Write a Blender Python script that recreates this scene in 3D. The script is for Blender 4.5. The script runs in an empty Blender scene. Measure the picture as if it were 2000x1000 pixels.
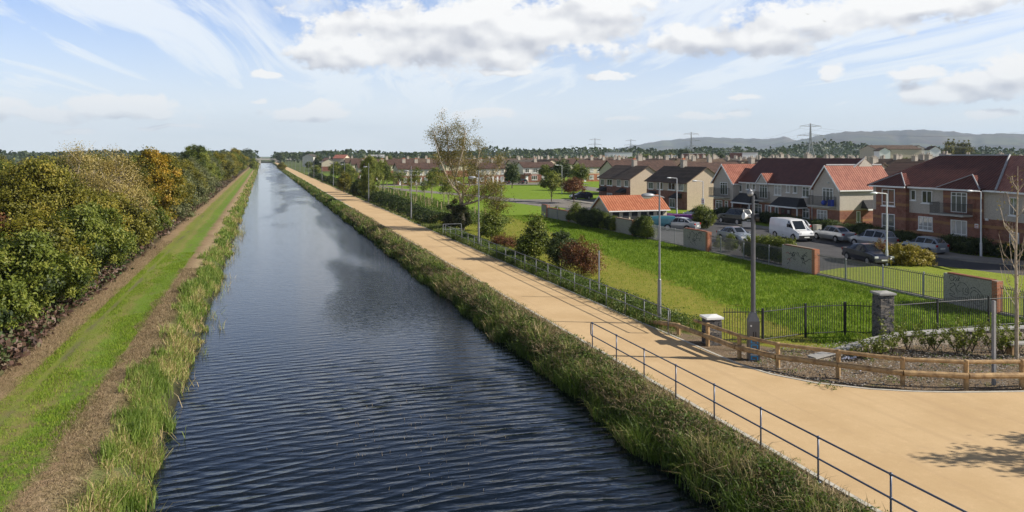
import bpy, math, random
import numpy as np
from mathutils import Vector
C = bpy.context.scene
COL = C.collection
R = math.radians
PI = math.pi
# ---------------------------------------------------------------- camera
FPX = 1520.0            # focal length in pixels of the 2000 px wide picture
CAMZ = 8.0
ALPHA = math.atan(487 / FPX)
CA, SA = math.cos(ALPHA), math.sin(ALPHA)
cam = bpy.data.cameras.new('camera')
cam.sensor_width = 36
cam.lens = FPX / 2000 * 36
cam.shift_y = -195 / 2000
cam.clip_start = 0.5
cam.clip_end = 40000
co = bpy.data.objects.new('camera', cam)
COL.objects.link(co)
co.location = (0, 0, CAMZ)
co.rotation_euler = (R(90), 0, -ALPHA)
C.camera = co
C.render.resolution_x = 1024
C.render.resolution_y = 512
C.render.engine = 'CYCLES'
C.cycles.max_bounces = 6
C.cycles.diffuse_bounces = 2
C.cycles.transmission_bounces = 3
C.cycles.transparent_max_bounces = 4
C.cycles.volume_bounces = 0
# ---------------------------------------------------------------- light
SUN_EL = R(31)
SUN_AZ = math.atan2(0.914, -0.407)      # clockwise from +Y
sdir = Vector((math.sin(SUN_AZ) * math.cos(SUN_EL), math.cos(SUN_AZ) * math.cos(SUN_EL), math.sin(SUN_EL)))
sl = bpy.data.lights.new('sun', 'SUN')
sl.energy = 5.0
sl.angle = R(0.5)
sl.color = (1.0, 0.93, 0.82)
so = bpy.data.objects.new('sun', sl)
COL.objects.link(so)
so.rotation_euler = sdir.to_track_quat('Z', 'Y').to_euler()
C.view_settings.view_transform = 'Standard'
C.view_settings.look = 'None'
C.view_settings.gamma = 1
C.view_settings.exposure = 0.52
# node helper
class NT:
    def __init__(s, tree):
        s.t = tree; s.n = tree.nodes; s.l = tree.links
    def new(s, typ, **kw):
        n = s.n.new(typ)
        for k, v in kw.items(): setattr(n, k, v)
        return n
    def put(s, sock, v):
        if isinstance(v, bpy.types.NodeSocket): s.l.new(v, sock)
        elif v is not None: sock.default_value = v
    def m(s, op, a, b=None, c=None, clamp=False):
        n = s.n.new('ShaderNodeMath'); n.operation = op; n.use_clamp = clamp
        s.put(n.inputs[0], a)
        if b is not None: s.put(n.inputs[1], b)
        if c is not None: s.put(n.inputs[2], c)
        return n.outputs[0]
    def vm(s, op, a, b=None, out=0):
        n = s.n.new('ShaderNodeVectorMath'); n.operation = op
        s.put(n.inputs[0], a)
        if b is not None: s.put(n.inputs[1], b)
        return n.outputs[out]
    def xyz(s, x, y, z=0.0):
        n = s.n.new('ShaderNodeCombineXYZ')
        for i, v in enumerate((x, y, z)): s.put(n.inputs[i], v)
        return n.outputs[0]
    def sep(s, v):
        n = s.n.new('ShaderNodeSeparateXYZ'); s.put(n.inputs[0], v)
        return n.outputs
    def noise(s, vec, scale, detail=3.0, rough=0.5, dist=0.0):
        n = s.n.new('ShaderNodeTexNoise')
        s.put(n.inputs['Vector'], vec)
        n.inputs['Scale'].default_value = scale; n.inputs['Detail'].default_value = detail
        n.inputs['Roughness'].default_value = rough; n.inputs['Distortion'].default_value = dist
        return n.outputs[0]
    def ss(s, v, lo, hi, a=0.0, b=1.0):
        n = s.n.new('ShaderNodeMapRange'); n.interpolation_type = 'SMOOTHSTEP'
        s.put(n.inputs[0], v); s.put(n.inputs[1], lo); s.put(n.inputs[2], hi)
        n.inputs[3].default_value = a; n.inputs[4].default_value = b
        return n.outputs[0]
    def mix(s, f, a, b, typ='MIX'):
        n = s.n.new('ShaderNodeMix'); n.data_type = 'RGBA'; n.blend_type = typ
        s.put(n.inputs['Factor'], f)
        for q, v in (('A', a), ('B', b)):
            k = [i for i in n.inputs if i.name == q and i.type == 'RGBA'][0]
            s.put(k, (*v, 1) if isinstance(v, tuple) and len(v) == 3 else v)
        return [o for o in n.outputs if o.type == 'RGBA'][0]
    def ramp(s, f, stops, interp='LINEAR'):
        n = s.n.new('ShaderNodeValToRGB'); r = n.color_ramp; r.interpolation = interp
        while len(r.elements) < len(stops): r.elements.new(0.5)
        for e, (p, c) in zip(r.elements, stops):
            e.position = p; e.color = (*c, 1)
        s.put(n.inputs[0], f)
        return n.outputs[0]

def px_azel(x, y):
    u = (x - 1000) / FPX; v = (305 - y) / FPX
    return math.atan(u) + ALPHA, math.atan(v / math.sqrt(1 + u * u))

# ---------------------------------------------------------------- world
W = bpy.data.worlds.new('World'); C.world = W; W.use_nodes = True
w = NT(W.node_tree); w.n.clear()
wout = w.new('ShaderNodeOutputWorld')
sky = w.new('ShaderNodeTexSky'); sky.sky_type = 'NISHITA'; sky.sun_disc = False
sky.sun_elevation = SUN_EL; sky.sun_rotation = SUN_AZ; sky.air_density = 1.0; sky.dust_density = 0.6; sky.ozone_density = 2.0
tc = w.new('ShaderNodeTexCoord'); dv = tc.outputs['Generated']
dx, dy, dz = w.sep(dv)
az = w.m('ARCTAN2', dx, dy); el = w.m('ARCSINE', dz)
CUM = [(820,66,235,68),(1000,54,265,72),(960,105,150,32),(690,95,120,45),(1180,25,90,48),(980,138,80,9),(600,100,45,35),
       (1350,75,90,28),(1480,72,120,34),(1610,35,200,38),(1800,8,190,22),(1900,0,100,22),(1330,65,50,22),
       (1880,178,110,20),(1975,140,60,36),(1920,160,80,25),(245,208,100,22),(300,218,70,16),(60,222,90,16),(10,205,40,14),(600,222,95,13),(625,210,35,13),
       (940,222,80,10),(868,216,14,8),(1210,230,45,7),(1390,229,60,7),(1430,223,35,8),(1625,140,24,18),(1790,145,42,13),(1930,222,40,7),
       (1452,191,30,7),(520,147,32,9),(505,195,22,6),(150,255,40,6),(1350,264,65,6),(330,248,60,4),(1190,150,50,6)]
def cloud_density(a, e):
    p = w.xyz(a, e, 0.0)
    best = None
    wn = w.new('ShaderNodeTexNoise'); w.put(wn.inputs['Vector'], w.xyz(a, w.m('MULTIPLY', e, 1.7), 0.0)); wn.inputs['Scale'].default_value = 26; wn.inputs['Detail'].default_value = 3
    warp = w.vm('MULTIPLY', w.vm('SUBTRACT', wn.outputs['Color'], (0.5, 0.5, 0.5)), (0.035, 0.018, 0.0))
    pp = w.vm('ADD', p, warp)
    for (x, y, rx, ry) in CUM:
        a0, e0 = px_azel(x, y)
        q = w.vm('MULTIPLY', w.vm('SUBTRACT', pp, (a0, e0, 0)), (FPX / rx * .93, FPX / ry * .93, 0))
        ln = w.vm('LENGTH', q, out=1)
        best = ln if best is None else w.m('SMOOTH_MIN', best, ln, 0.25)
    # cumulus higher up and to the sides, outside the frame
    hi = w.noise(w.xyz(a, w.m('MULTIPLY', e, 1.8), 3.3), 3.2, 2)
    hi = w.m('MULTIPLY', w.m('SUBTRACT', 0.70, hi), 9.0)
    outside = w.ss(e, 0.22, 0.30)
    lft = w.ss(a, -0.45, -0.33, 1, 0); rgt = w.ss(a, 0.98, 1.1)
    o = w.m('MAXIMUM', outside, w.m('MULTIPLY', w.m('MAXIMUM', lft, rgt), w.ss(e, 0.02, 0.06)))
    hi = w.m('ADD', w.m('MAXIMUM', hi, 0.25), w.m('MULTIPLY', w.m('SUBTRACT', 1.0, o), 5.0))
    best = w.m('MINIMUM', best, hi)
    f1 = w.m('ADD', w.m('MULTIPLY', w.noise(w.xyz(a, w.m('MULTIPLY', e, 1.6), 0.7), 17, 3, 0.5), 0.50), w.m('MULTIPLY', w.noise(w.xyz(a, w.m('MULTIPLY', e, 1.4), 4.7), 55, 5, 0.6), 0.50))
    d = w.m('ADD', w.m('SUBTRACT', 1.0, best), w.m('MULTIPLY', w.m('SUBTRACT', f1, 0.5), 2.9))
    fc = w.noise(w.xyz(a, w.m('MULTIPLY', e, 1.6), 0.7), 15, 2, 0.5)
    dc = w.m('ADD', w.m('MULTIPLY', w.m('SUBTRACT', 1.0, best), 0.6), w.m('MULTIPLY', w.m('SUBTRACT', fc, 0.5), 2.6))
    return d, dc
D0, D0c = cloud_density(az, el)
D1, D1c = cloud_density(w.m('ADD', az, 0.006), w.m('ADD', el, 0.014))
cmask = w.m('MULTIPLY', w.ss(D0, -0.08, 0.42), w.ss(el, 0.0, 0.10, 0.62, 1.0))
lit = w.m('ADD', w.m('ADD', w.m('MULTIPLY', w.m('SUBTRACT', D0, D1), 0.20), w.m('MULTIPLY', w.m('SUBTRACT', D0c, D1c), 0.62)), 0.70, clamp=True)
thick = w.ss(D0, 0.5, 1.2)
lit = w.m('SUBTRACT', lit, w.m('MULTIPLY', thick, 0.06), clamp=True)
ccol = w.ramp(lit, [(0.0, (0.38, 0.40, 0.46)), (0.35, (0.48, 0.495, 0.545)), (0.6, (0.66, 0.665, 0.685)), (0.85, (0.83, 0.825, 0.815))])
# cirrus in a plane high above, streaked along the view of the canal
zc = w.m('MAXIMUM', dz, 0.02)
fx = w.m('DIVIDE', w.m('ADD', w.m('MULTIPLY', dx, CA), w.m('MULTIPLY', dy, -SA)), w.m('ADD', zc, 0.05))
fy = w.m('DIVIDE', w.m('ADD', w.m('MULTIPLY', dx, SA), w.m('MULTIPLY', dy, CA)), w.m('ADD', zc, 0.05))
c1 = w.noise(w.xyz(w.m('ADD', w.m('MULTIPLY', fx, 1.0), w.m('MULTIPLY', fy, 0.16)), w.m('MULTIPLY', fy, 0.18), 5.1), 1.7, 7, 0.62, 0.9)
c2 = w.noise(w.xyz(fx, w.m('MULTIPLY', fy, 0.5), 9.0), 0.33, 2, 0.5, 0.3)
ci = w.ss(w.m('ADD', w.m('MULTIPLY', c1, 0.85), w.m('MULTIPLY', c2, 0.55)), 0.555, 0.80)
veil = w.ss(el, 0.0, 0.20, 1.0, 0.22)
ci = w.m('MULTIPLY', ci, w.ss(el, 0.34, 0.19))
ci = w.m('MAXIMUM', w.m('MULTIPLY', ci, 0.86), w.m('MULTIPLY', veil, w.ss(c2, 0.15, 0.65, 0.7, 1.0)))
skyc = w.vm('MULTIPLY', sky.outputs[0], (0.072, 0.094, 0.138))
cirr = w.ramp(w.m('MULTIPLY', el, 5.0, clamp=True), [(0.0, (0.78, 0.83, 0.85)), (0.35, (0.77, 0.815, 0.845)), (0.8, (0.77, 0.805, 0.835))])
s1 = w.mix(ci, skyc, cirr)
s2 = w.mix(w.m('MULTIPLY', cmask, w.ss(el, -0.01, 0.02)), s1, ccol)
bg = w.new('ShaderNodeBackground'); w.put(bg.inputs[0], w.vm('SCALE', s2)); _sc = [n for n in w.n if n.type == 'VECT_MATH' and n.operation == 'SCALE'][-1]; w.put(_sc.inputs['Scale'], w.ss(el, 0.20, 0.52, 0.88, 0.24)); bg.inputs[1].default_value = 1.0
w.l.new(bg.outputs[0], wout.inputs[0])

# ---------------------------------------------------------------- geometry helpers
def at(x, y, z=0.0):
    d = (CAMZ - z) * FPX / (y - 305.0); u = (x - 1000) / FPX
    return Vector((d * (u * CA + SA), d * (CA - u * SA), z))
def onX(x, X, y=305.0):          # picture point on the plane X = const -> (Y, Z)
    u = (x - 1000) / FPX; d = X / (u * CA + SA)
    return d * (CA - u * SA), CAMZ - (y - 305) * d / FPX
def onY(x, Y, y=305.0):
    u = (x - 1000) / FPX; d = Y / (CA - u * SA)
    return d * (u * CA + SA), CAMZ - (y - 305) * d / FPX
def ad(x, d, y=None):            # picture column at view depth d
    u = (x - 1000) / FPX
    return Vector((d * (u * CA + SA), d * (CA - u * SA), 0.0 if y is None else CAMZ - (y - 305) * d / FPX))

def tag(o, label=None, cat=None, group=None, kind=None):
    if label: o['label'] = label
    if cat: o['category'] = cat
    if group: o['group'] = group
    if kind: o['kind'] = kind
    return o
def empty(name, loc=(0, 0, 0), rz=0, label=None, cat=None, group=None):
    o = bpy.data.objects.new(name, None); COL.objects.link(o)
    o.location = loc; o.rotation_euler = (0, 0, rz); o.empty_display_size = 0.3
    return tag(o, label, cat, group)
def link(name, me, mat, parent=None, loc=None, smooth=False):
    o = bpy.data.objects.new(name, me); COL.objects.link(o)
    if mat is not None: me.materials.append(mat)
    if parent is not None: o.parent = parent
    if loc is not None: o.location = loc
    if smooth: me.polygons.foreach_set('use_smooth', [True] * len(me.polygons))
    return o
def children(o): return [c for c in bpy.data.objects if c.parent == o]
def copy_tree(o, parent=None, kids=None):
    if kids is None:
        kids = {}
        for c in bpy.data.objects:
            if c.parent: kids.setdefault(c.parent.name, []).append(c)
    c = o.copy(); COL.objects.link(c)
    if parent is not None: c.parent = parent
    for ch in kids.get(o.name, []): copy_tree(ch, c, kids)
    return c

class MB:
    def __init__(s): s.v = []; s.f = []
    def add(s, vs, fs):
        n = len(s.v); s.v += [tuple(v) for v in vs]; s.f += [tuple(i + n for i in f) for f in fs]; return s
    def box(s, x0, x1, y0, y1, z0, z1):
        return s.add([(x0,y0,z0),(x1,y0,z0),(x1,y1,z0),(x0,y1,z0),(x0,y0,z1),(x1,y0,z1),(x1,y1,z1),(x0,y1,z1)],
              [(0,3,2,1),(4,5,6,7),(0,1,5,4),(1,2,6,5),(2,3,7,6),(3,0,4,7)])
    def tube(s, pts, rad, n=8, cap=True):
        pts = [Vector(p) for p in pts]
        if not hasattr(rad, '__len__'): rad = [rad] * len(pts)
        rings = []
        up = None
        for i, p in enumerate(pts):
            t = (pts[min(i + 1, len(pts) - 1)] - pts[max(i - 1, 0)]).normalized()
            a = t.orthogonal().normalized() if up is None else (up - t * up.dot(t)).normalized()
            up = a; b = t.cross(a)
            rings.append([p + (a * math.cos(2*PI*k/n) + b * math.sin(2*PI*k/n)) * rad[i] for k in range(n)])
        vs = [v for r in rings for v in r]; fs = []
        for i in range(len(pts) - 1):
            for k in range(n):
                fs.append((i*n+k, i*n+(k+1)%n, (i+1)*n+(k+1)%n, (i+1)*n+k))
        if cap:
            fs.append(tuple(range(n))[::-1]); fs.append(tuple((len(pts)-1)*n + k for k in range(n)))
        return s.add(vs, fs)
    def quad(s, a, b, c, d): return s.add([a, b, c, d], [(0, 1, 2, 3)])
    def prism(s, poly, z0, z1):      # polygon in XY extruded
        n = len(poly)
        vs = [(p[0], p[1], z0) for p in poly] + [(p[0], p[1], z1) for p in poly]
        fs = [tuple(range(n))[::-1], tuple(range(n, 2*n))] + [(i, (i+1) % n, n+(i+1) % n, n+i) for i in range(n)]
        return s.add(vs, fs)
    def sphere(s, c, r, nu=10, nv=6, sz=(1,1,1)):
        vs = []; fs = []
        for j in range(nv + 1):
            th = PI * j / nv
            for i in range(nu):
                ph = 2*PI*i/nu
                vs.append((c[0]+r*sz[0]*math.sin(th)*math.cos(ph), c[1]+r*sz[1]*math.sin(th)*math.sin(ph), c[2]+r*sz[2]*math.cos(th)))
        for j in range(nv):
            for i in range(nu):
                fs.append((j*nu+i, (j+1)*nu+i, (j+1)*nu+(i+1)%nu, j*nu+(i+1)%nu))
        return s.add(vs, fs)
    def mesh(s, name='m'):
        me = bpy.data.meshes.new(name); me.from_pydata(s.v, [], s.f); me.validate(); me.update(); return me
    def build(s, name, mat, parent=None, loc=None, smooth=False):
        return link(name, s.mesh(name), mat, parent, loc, smooth)

def np_mesh(name, V, F, tint=None):
    """V (n,3) float, F (m,k) int; tint (m,) per face -> float attribute"""
    me = bpy.data.meshes.new(name)
    k = F.shape[1]
    me.vertices.add(len(V)); me.vertices.foreach_set('co', V.astype(np.float32).ravel())
    me.loops.add(F.size); me.loops.foreach_set('vertex_index', F.astype(np.int32).ravel())
    me.polygons.add(len(F)); me.polygons.foreach_set('loop_start', np.arange(0, F.size, k, dtype=np.int32))
    me.polygons.foreach_set('loop_total', np.full(len(F), k, dtype=np.int32))
    if tint is not None:
        a = me.attributes.new('tint', 'FLOAT', 'FACE'); a.data.foreach_set('value', tint.astype(np.float32))
    me.update(calc_edges=True)
    return me

# ---------------------------------------------------------------- materials
def new_mat(name):
    m = bpy.data.materials.new(name); m.use_nodes = True
    t = NT(m.node_tree); p = m.node_tree.nodes['Principled BSDF']
    return m, t, p
def setbump(t, p, h, strength=0.5, dist=0.02):
    b = t.new('ShaderNodeBump'); b.inputs['Strength'].default_value = strength; b.inputs['Distance'].default_value = dist
    t.put(b.inputs['Height'], h); t.put(p.inputs['Normal'], b.outputs[0])
def mat(name, col, rough=0.7, var=0.15, scale=3.0, metal=0.0, spec=0.4, bump=0.0, bscale=40.0, col2=None, coat=0.0):
    m, t, p = new_mat(name)
    oc = t.new('ShaderNodeTexCoord').outputs['Object']
    n1 = t.noise(oc, scale, 5, 0.6)
    a = tuple(c * (1 - var) for c in col); b = col2 or tuple(min(1, c * (1 + var)) for c in col)
    cc = t.ramp(n1, [(0.3, a), (0.7, b)])
    t.put(p.inputs['Base Color'], cc)
    p.inputs['Roughness'].default_value = rough; p.inputs['Metallic'].default_value = metal
    p.inputs['Specular IOR Level'].default_value = spec
    if coat: p.inputs['Coat Weight'].default_value = coat; p.inputs['Coat Roughness'].default_value = 0.05
    if bump: setbump(t, p, t.noise(oc, bscale, 4, 0.6), bump, 0.02)
    return m
def leaf_mat(name, stops, trans=0.3, rough=0.55):
    m = bpy.data.materials.new(name); m.use_nodes = True
    t = NT(m.node_tree); t.n.clear()
    at_ = t.new('ShaderNodeAttribute'); at_.attribute_name = 'tint'
    oi = t.new('ShaderNodeObjectInfo')
    f = t.m('ADD', at_.outputs['Fac'], t.m('MULTIPLY', t.m('SUBTRACT', oi.outputs['Random'], 0.5), 0.16), clamp=True)
    c = t.ramp(f, stops)
    p = t.new('ShaderNodeBsdfPrincipled'); t.put(p.inputs['Base Color'], c); p.inputs['Roughness'].default_value = rough
    p.inputs['Specular IOR Level'].default_value = 0.35
    tr = t.new('ShaderNodeBsdfTranslucent'); t.put(tr.inputs[0], t.mix(0.5, c, t.mix(1.0, c, (1.0, 1.25, 0.6), 'MULTIPLY')))
    mx = t.new('ShaderNodeMixShader'); mx.inputs[0].default_value = trans
    t.l.new(p.outputs[0], mx.inputs[1]); t.l.new(tr.outputs[0], mx.inputs[2])
    o = t.new('ShaderNodeOutputMaterial'); t.l.new(mx.outputs[0], o.inputs[0])
    return m
# ---- palette of materials
M = {}
M['galv'] = mat('galvanised_steel', (0.30, 0.31, 0.33), 0.45, 0.12, 6, metal=0.3)
M['rail_blue'] = mat('painted_rail', (0.10, 0.12, 0.17), 0.35, 0.15, 5, metal=0.35, spec=0.6)
M['mast_grey'] = mat('mast_grey', (0.11, 0.112, 0.12), 0.4, 0.15, 3, metal=0.2)
M['lamp_grey'] = mat('lamp_column_grey', (0.24, 0.245, 0.26), 0.45, 0.15, 3, metal=0.3)
M['lamp_white'] = mat('lamp_column_pale', (0.62, 0.63, 0.64), 0.5, 0.1, 3)
M['dark_metal'] = mat('black_railing_paint', (0.022, 0.023, 0.026), 0.4, 0.3, 8, spec=0.5)
M['grey_metal'] = mat('grey_railing_paint', (0.09, 0.095, 0.10), 0.5, 0.25, 4)
M['glassy'] = mat('lantern_glass', (0.60, 0.62, 0.62), 0.15, 0.05, 3, spec=0.8)
M['wood'] = mat('treated_timber', (0.30, 0.18, 0.085), 0.75, 0.3, 5, bump=0.4, bscale=30, col2=(0.52, 0.35, 0.17))
M['stake'] = mat('weathered_stake', (0.42, 0.31, 0.19), 0.8, 0.25, 5)
M['bark'] = mat('bark', (0.10, 0.075, 0.05), 0.9, 0.35, 6, bump=0.6, bscale=25)
M['bark_pale'] = mat('pale_bark', (0.40, 0.33, 0.24), 0.85, 0.25, 6, bump=0.3, bscale=25)
M['white'] = mat('white_frame_paint', (0.78, 0.78, 0.76), 0.45, 0.05, 2)
M['concrete'] = mat('concrete', (0.42, 0.40, 0.36), 0.85, 0.18, 4, bump=0.2)
M['kerb'] = mat('kerb_concrete', (0.50, 0.47, 0.40), 0.85, 0.15, 3)
M['cap'] = mat('cut_stone_cap', (0.36, 0.35, 0.33), 0.75, 0.1, 6)
M['chimney'] = mat('chimney_render', (0.42, 0.37, 0.31), 0.85, 0.15, 3)
M['pot'] = mat('terracotta_pot', (0.50, 0.17, 0.08), 0.8, 0.15, 5)
M['black'] = mat('black_plastic', (0.012, 0.012, 0.013), 0.5, 0.2, 5)
M['tyre'] = mat('tyre_rubber', (0.018, 0.018, 0.02), 0.8, 0.2, 10)
M['rim'] = mat('alloy_rim', (0.50, 0.50, 0.52), 0.3, 0.1, 10, metal=0.7)
M['carglass'] = mat('car_glass', (0.012, 0.015, 0.018), 0.06, 0.1, 2, spec=0.9)
M['redlight'] = mat('tail_light_red', (0.35, 0.02, 0.02), 0.25, 0.1, 5, spec=0.6)
M['clearlight'] = mat('headlight_clear', (0.75, 0.75, 0.75), 0.15, 0.05, 5, spec=0.8)
M['plate'] = mat('number_plate', (0.70, 0.70, 0.66), 0.5, 0.05, 5)
M['blue_plastic'] = mat('blue_plastic', (0.02, 0.05, 0.35), 0.5, 0.1, 5)
M['purple'] = mat('purple_bin_plastic', (0.17, 0.03, 0.23), 0.45, 0.12, 4)
M['sign'] = mat('sign_white', (0.7, 0.7, 0.68), 0.5, 0.05, 5)
M['signred'] = mat('sign_red', (0.5, 0.03, 0.03), 0.5, 0.05, 5)
M['dark_wood'] = mat('dark_stained_door', (0.07, 0.018, 0.014), 0.5, 0.2, 5)
M['doorway_shade'] = mat('unlit_doorway_shade', (0.018, 0.02, 0.022), 0.7, 0.3, 3)
M['felt'] = mat('dark_porch_tiles', (0.030, 0.030, 0.034), 0.8, 0.3, 6, bump=0.4, bscale=15)
M['lead'] = mat('lead_flashing', (0.36, 0.36, 0.37), 0.6, 0.15, 5)
M['spray'] = mat('spray_paint_black', (0.015, 0.015, 0.02), 0.7, 0.2, 8)
M['spray_blue'] = mat('spray_paint_blue', (0.03, 0.25, 0.55), 0.6, 0.2, 8)
M['spray_white'] = mat('spray_paint_white', (0.6, 0.6, 0.6), 0.6, 0.1, 8)
M['spray_red'] = mat('spray_paint_red', (0.35, 0.05, 0.06), 0.6, 0.2, 8)
M['curtain'] = mat('curtain_cream', (0.45, 0.42, 0.36), 0.8, 0.15, 8)
M['wire'] = mat('conductor_wire', (0.25, 0.26, 0.28), 0.6, 0.1, 3)
M['pylon'] = mat('pylon_steel', (0.42, 0.43, 0.44), 0.55, 0.1, 3)
M['rag'] = mat('pale_cloth', (0.55, 0.56, 0.66), 0.8, 0.1, 8)
M['skin'] = mat('skin', (0.45, 0.27, 0.19), 0.6, 0.05, 5)

def glass_mat():
    m, t, p = new_mat('window_glass')
    oi = t.new('ShaderNodeObjectInfo').outputs['Random']
    oc = t.new('ShaderNodeTexCoord').outputs['Object']
    n = t.noise(t.vm('ADD', oc, t.xyz(t.m('MULTIPLY', oi, 37.0), 0.0, 0.0)), 1.3, 2)
    f = t.m('ADD', t.m('MULTIPLY', oi, 0.6), t.m('MULTIPLY', n, 0.5))
    c = t.ramp(f, [(0.2, (0.03, 0.035, 0.03)), (0.4, (0.10, 0.11, 0.085)), (0.6, (0.15, 0.16, 0.15)), (0.7, (0.36, 0.36, 0.34)), (0.9, (0.45, 0.44, 0.41))])  # lighter greenish stops put reflections into the pane colour
    t.put(p.inputs['Base Color'], c)
    p.inputs['Roughness'].default_value = 0.06; p.inputs['Specular IOR Level'].default_value = 0.8
    return m
M['glass'] = glass_mat()

def brick_mat(name, base, base2, mortar, bands=(), bandcol=(0.36, 0.20, 0.09)):
    m, t, p = new_mat(name)
    oc = t.new('ShaderNodeTexCoord').outputs['Object']
    x, y, z = t.sep(oc)
    b = t.new('ShaderNodeTexBrick')
    t.put(b.inputs['Vector'], t.xyz(t.m('ADD', x, y), z, 0.0))
    b.inputs['Scale'].default_value = 1.0; b.inputs['Brick Width'].default_value = 0.225; b.inputs['Row Height'].default_value = 0.075
    b.inputs['Mortar Size'].default_value = 0.012
    b.inputs['Color1'].default_value = (*base, 1); b.inputs['Color2'].default_value = (*base2, 1); b.inputs['Mortar'].default_value = (*mortar, 1)
    n = t.noise(oc, 1.6, 6, 0.7)
    c = t.mix(t.ss(n, 0.45, 0.75), b.outputs[0], tuple(min(1, q * 0.62) for q in base))
    c = t.mix(t.ss(t.noise(oc, 7.0, 3, 0.7), 0.52, 0.7, 0, 0.5), c, base2)
    for lo, hi in bands:
        f = t.m('MULTIPLY', t.m('GREATER_THAN', z, lo), t.m('LESS_THAN', z, hi))
        c = t.mix(t.m('MULTIPLY', f, 0.75), c, bandcol)
    t.put(p.inputs['Base Color'], c); p.inputs['Roughness'].default_value = 0.9; p.inputs['Specular IOR Level'].default_value = 0.2
    setbump(t, p, b.outputs['Fac'], 0.4, -0.01)
    return m
M['brick_band'] = brick_mat('red_brick_with_buff_bands', (0.205, 0.065, 0.04), (0.30, 0.10, 0.06), (0.26, 0.20, 0.16), bands=((0.95, 1.18), (2.05, 2.3), (3.35, 3.6), (4.4, 4.62)))
M['brick'] = brick_mat('red_brick', (0.20, 0.062, 0.04), (0.29, 0.10, 0.06), (0.25, 0.2, 0.16))
M['brick_orange'] = brick_mat('orange_brick', (0.38, 0.11, 0.05), (0.46, 0.17, 0.08), (0.3, 0.25, 0.2))

def render_mat(name, col, var=0.13):
    m, t, p = new_mat(name)
    oc = t.new('ShaderNodeTexCoord').outputs['Object']
    x, y, z = t.sep(oc)
    speck = t.noise(oc, 14, 4, 0.75)
    streak = t.noise(t.vm('MULTIPLY', oc, (2.2, 2.2, 0.25)), 1.4, 4, 0.6)
    d = tuple(c * 0.62 for c in col); l = tuple(min(1, c * 1.2) for c in col)
    c = t.ramp(speck, [(0.3, d), (0.5, col), (0.72, l)])
    c = t.mix(t.ss(streak, 0.5, 0.8, 0, 0.35), c, tuple(q * 0.72 for q in col))
    t.put(p.inputs['Base Color'], c); p.inputs['Roughness'].default_value = 0.95; p.inputs['Specular IOR Level'].default_value = 0.15
    setbump(t, p, speck, 0.7, 0.02)
    return m
M['dash'] = render_mat('pebble_dash_grey', (0.50, 0.45, 0.385))
M['dash_cream'] = render_mat('cream_render', (0.56, 0.50, 0.38))
M['dash_beige'] = render_mat('beige_render', (0.56, 0.455, 0.345))
M['dash_pale'] = render_mat('pale_render', (0.62, 0.60, 0.54))
M['oldrender'] = render_mat('old_wall_render', (0.34, 0.32, 0.28))

def tile_mat(name, col, col2, moss=None, step=0.30, gloss=0.55):
    """pantiles: ribs across the slope, courses down it"""
    m, t, p = new_mat(name)
    tc_ = t.new('ShaderNodeTexCoord'); oc = tc_.outputs['Object']
    g = t.new('ShaderNodeNewGeometry')
    nx, ny, nz = t.sep(g.outputs['True Normal'])
    x, y, z = t.sep(oc)
    # run along the eaves: use y where the slope faces x, x where it faces y
    fx = t.m('GREATER_THAN', t.m('ABSOLUTE', nx), t.m('ABSOLUTE', ny))
    run = t.m('ADD', t.m('MULTIPLY', fx, y), t.m('MULTIPLY', t.m('SUBTRACT', 1.0, fx), x))
    rib = t.m('SINE', t.m('MULTIPLY', run, 2 * PI / step))
    course = t.m('FRACT', t.m('DIVIDE', z, 0.20))
    n = t.noise(oc, 0.9, 5, 0.65); n2 = t.noise(t.xyz(t.m('FLOOR', t.m('DIVIDE', run, step)), t.m('FLOOR', t.m('DIVIDE', z, 0.20)), 0.0), 3.7, 1)
    c = t.mix(t.ss(t.m('ADD', t.m('MULTIPLY', n, 0.5), t.m('MULTIPLY', n2, 0.5)), 0.38, 0.62), col, col2)
    if moss: c = t.mix(t.ss(t.noise(oc, 2.3, 5, 0.7), 0.55, 0.72, 0, 0.6), c, moss)
    t.put(p.inputs['Base Color'], c); p.inputs['Roughness'].default_value = gloss; p.inputs['Specular IOR Level'].default_value = 0.35
    h = t.m('ADD', t.m('MULTIPLY', rib, 0.5), t.m('MULTIPLY', course, -0.9))
    setbump(t, p, h, 1.0, 0.035)
    return m
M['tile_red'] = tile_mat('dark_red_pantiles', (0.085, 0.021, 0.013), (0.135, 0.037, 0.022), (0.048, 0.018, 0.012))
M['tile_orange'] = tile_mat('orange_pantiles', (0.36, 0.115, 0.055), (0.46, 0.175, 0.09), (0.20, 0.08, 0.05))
M['tile_red_sun'] = tile_mat('sunlit_red_pantiles', (0.235, 0.078, 0.050), (0.33, 0.125, 0.082))  # lit copy of the dark red tiles, sunlight put into the colour
M['tile_brown'] = tile_mat('brown_concrete_tiles', (0.075, 0.050, 0.034), (0.13, 0.086, 0.058), (0.05, 0.045, 0.026), gloss=0.8)
M['tile_rust'] = tile_mat('rusty_brown_tiles', (0.062, 0.036, 0.028), (0.105, 0.060, 0.045), (0.06, 0.045, 0.03), gloss=0.8)
M['tile_grey'] = tile_mat('grey_brown_tiles', (0.06, 0.052, 0.046), (0.095, 0.08, 0.068), gloss=0.8)

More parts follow.
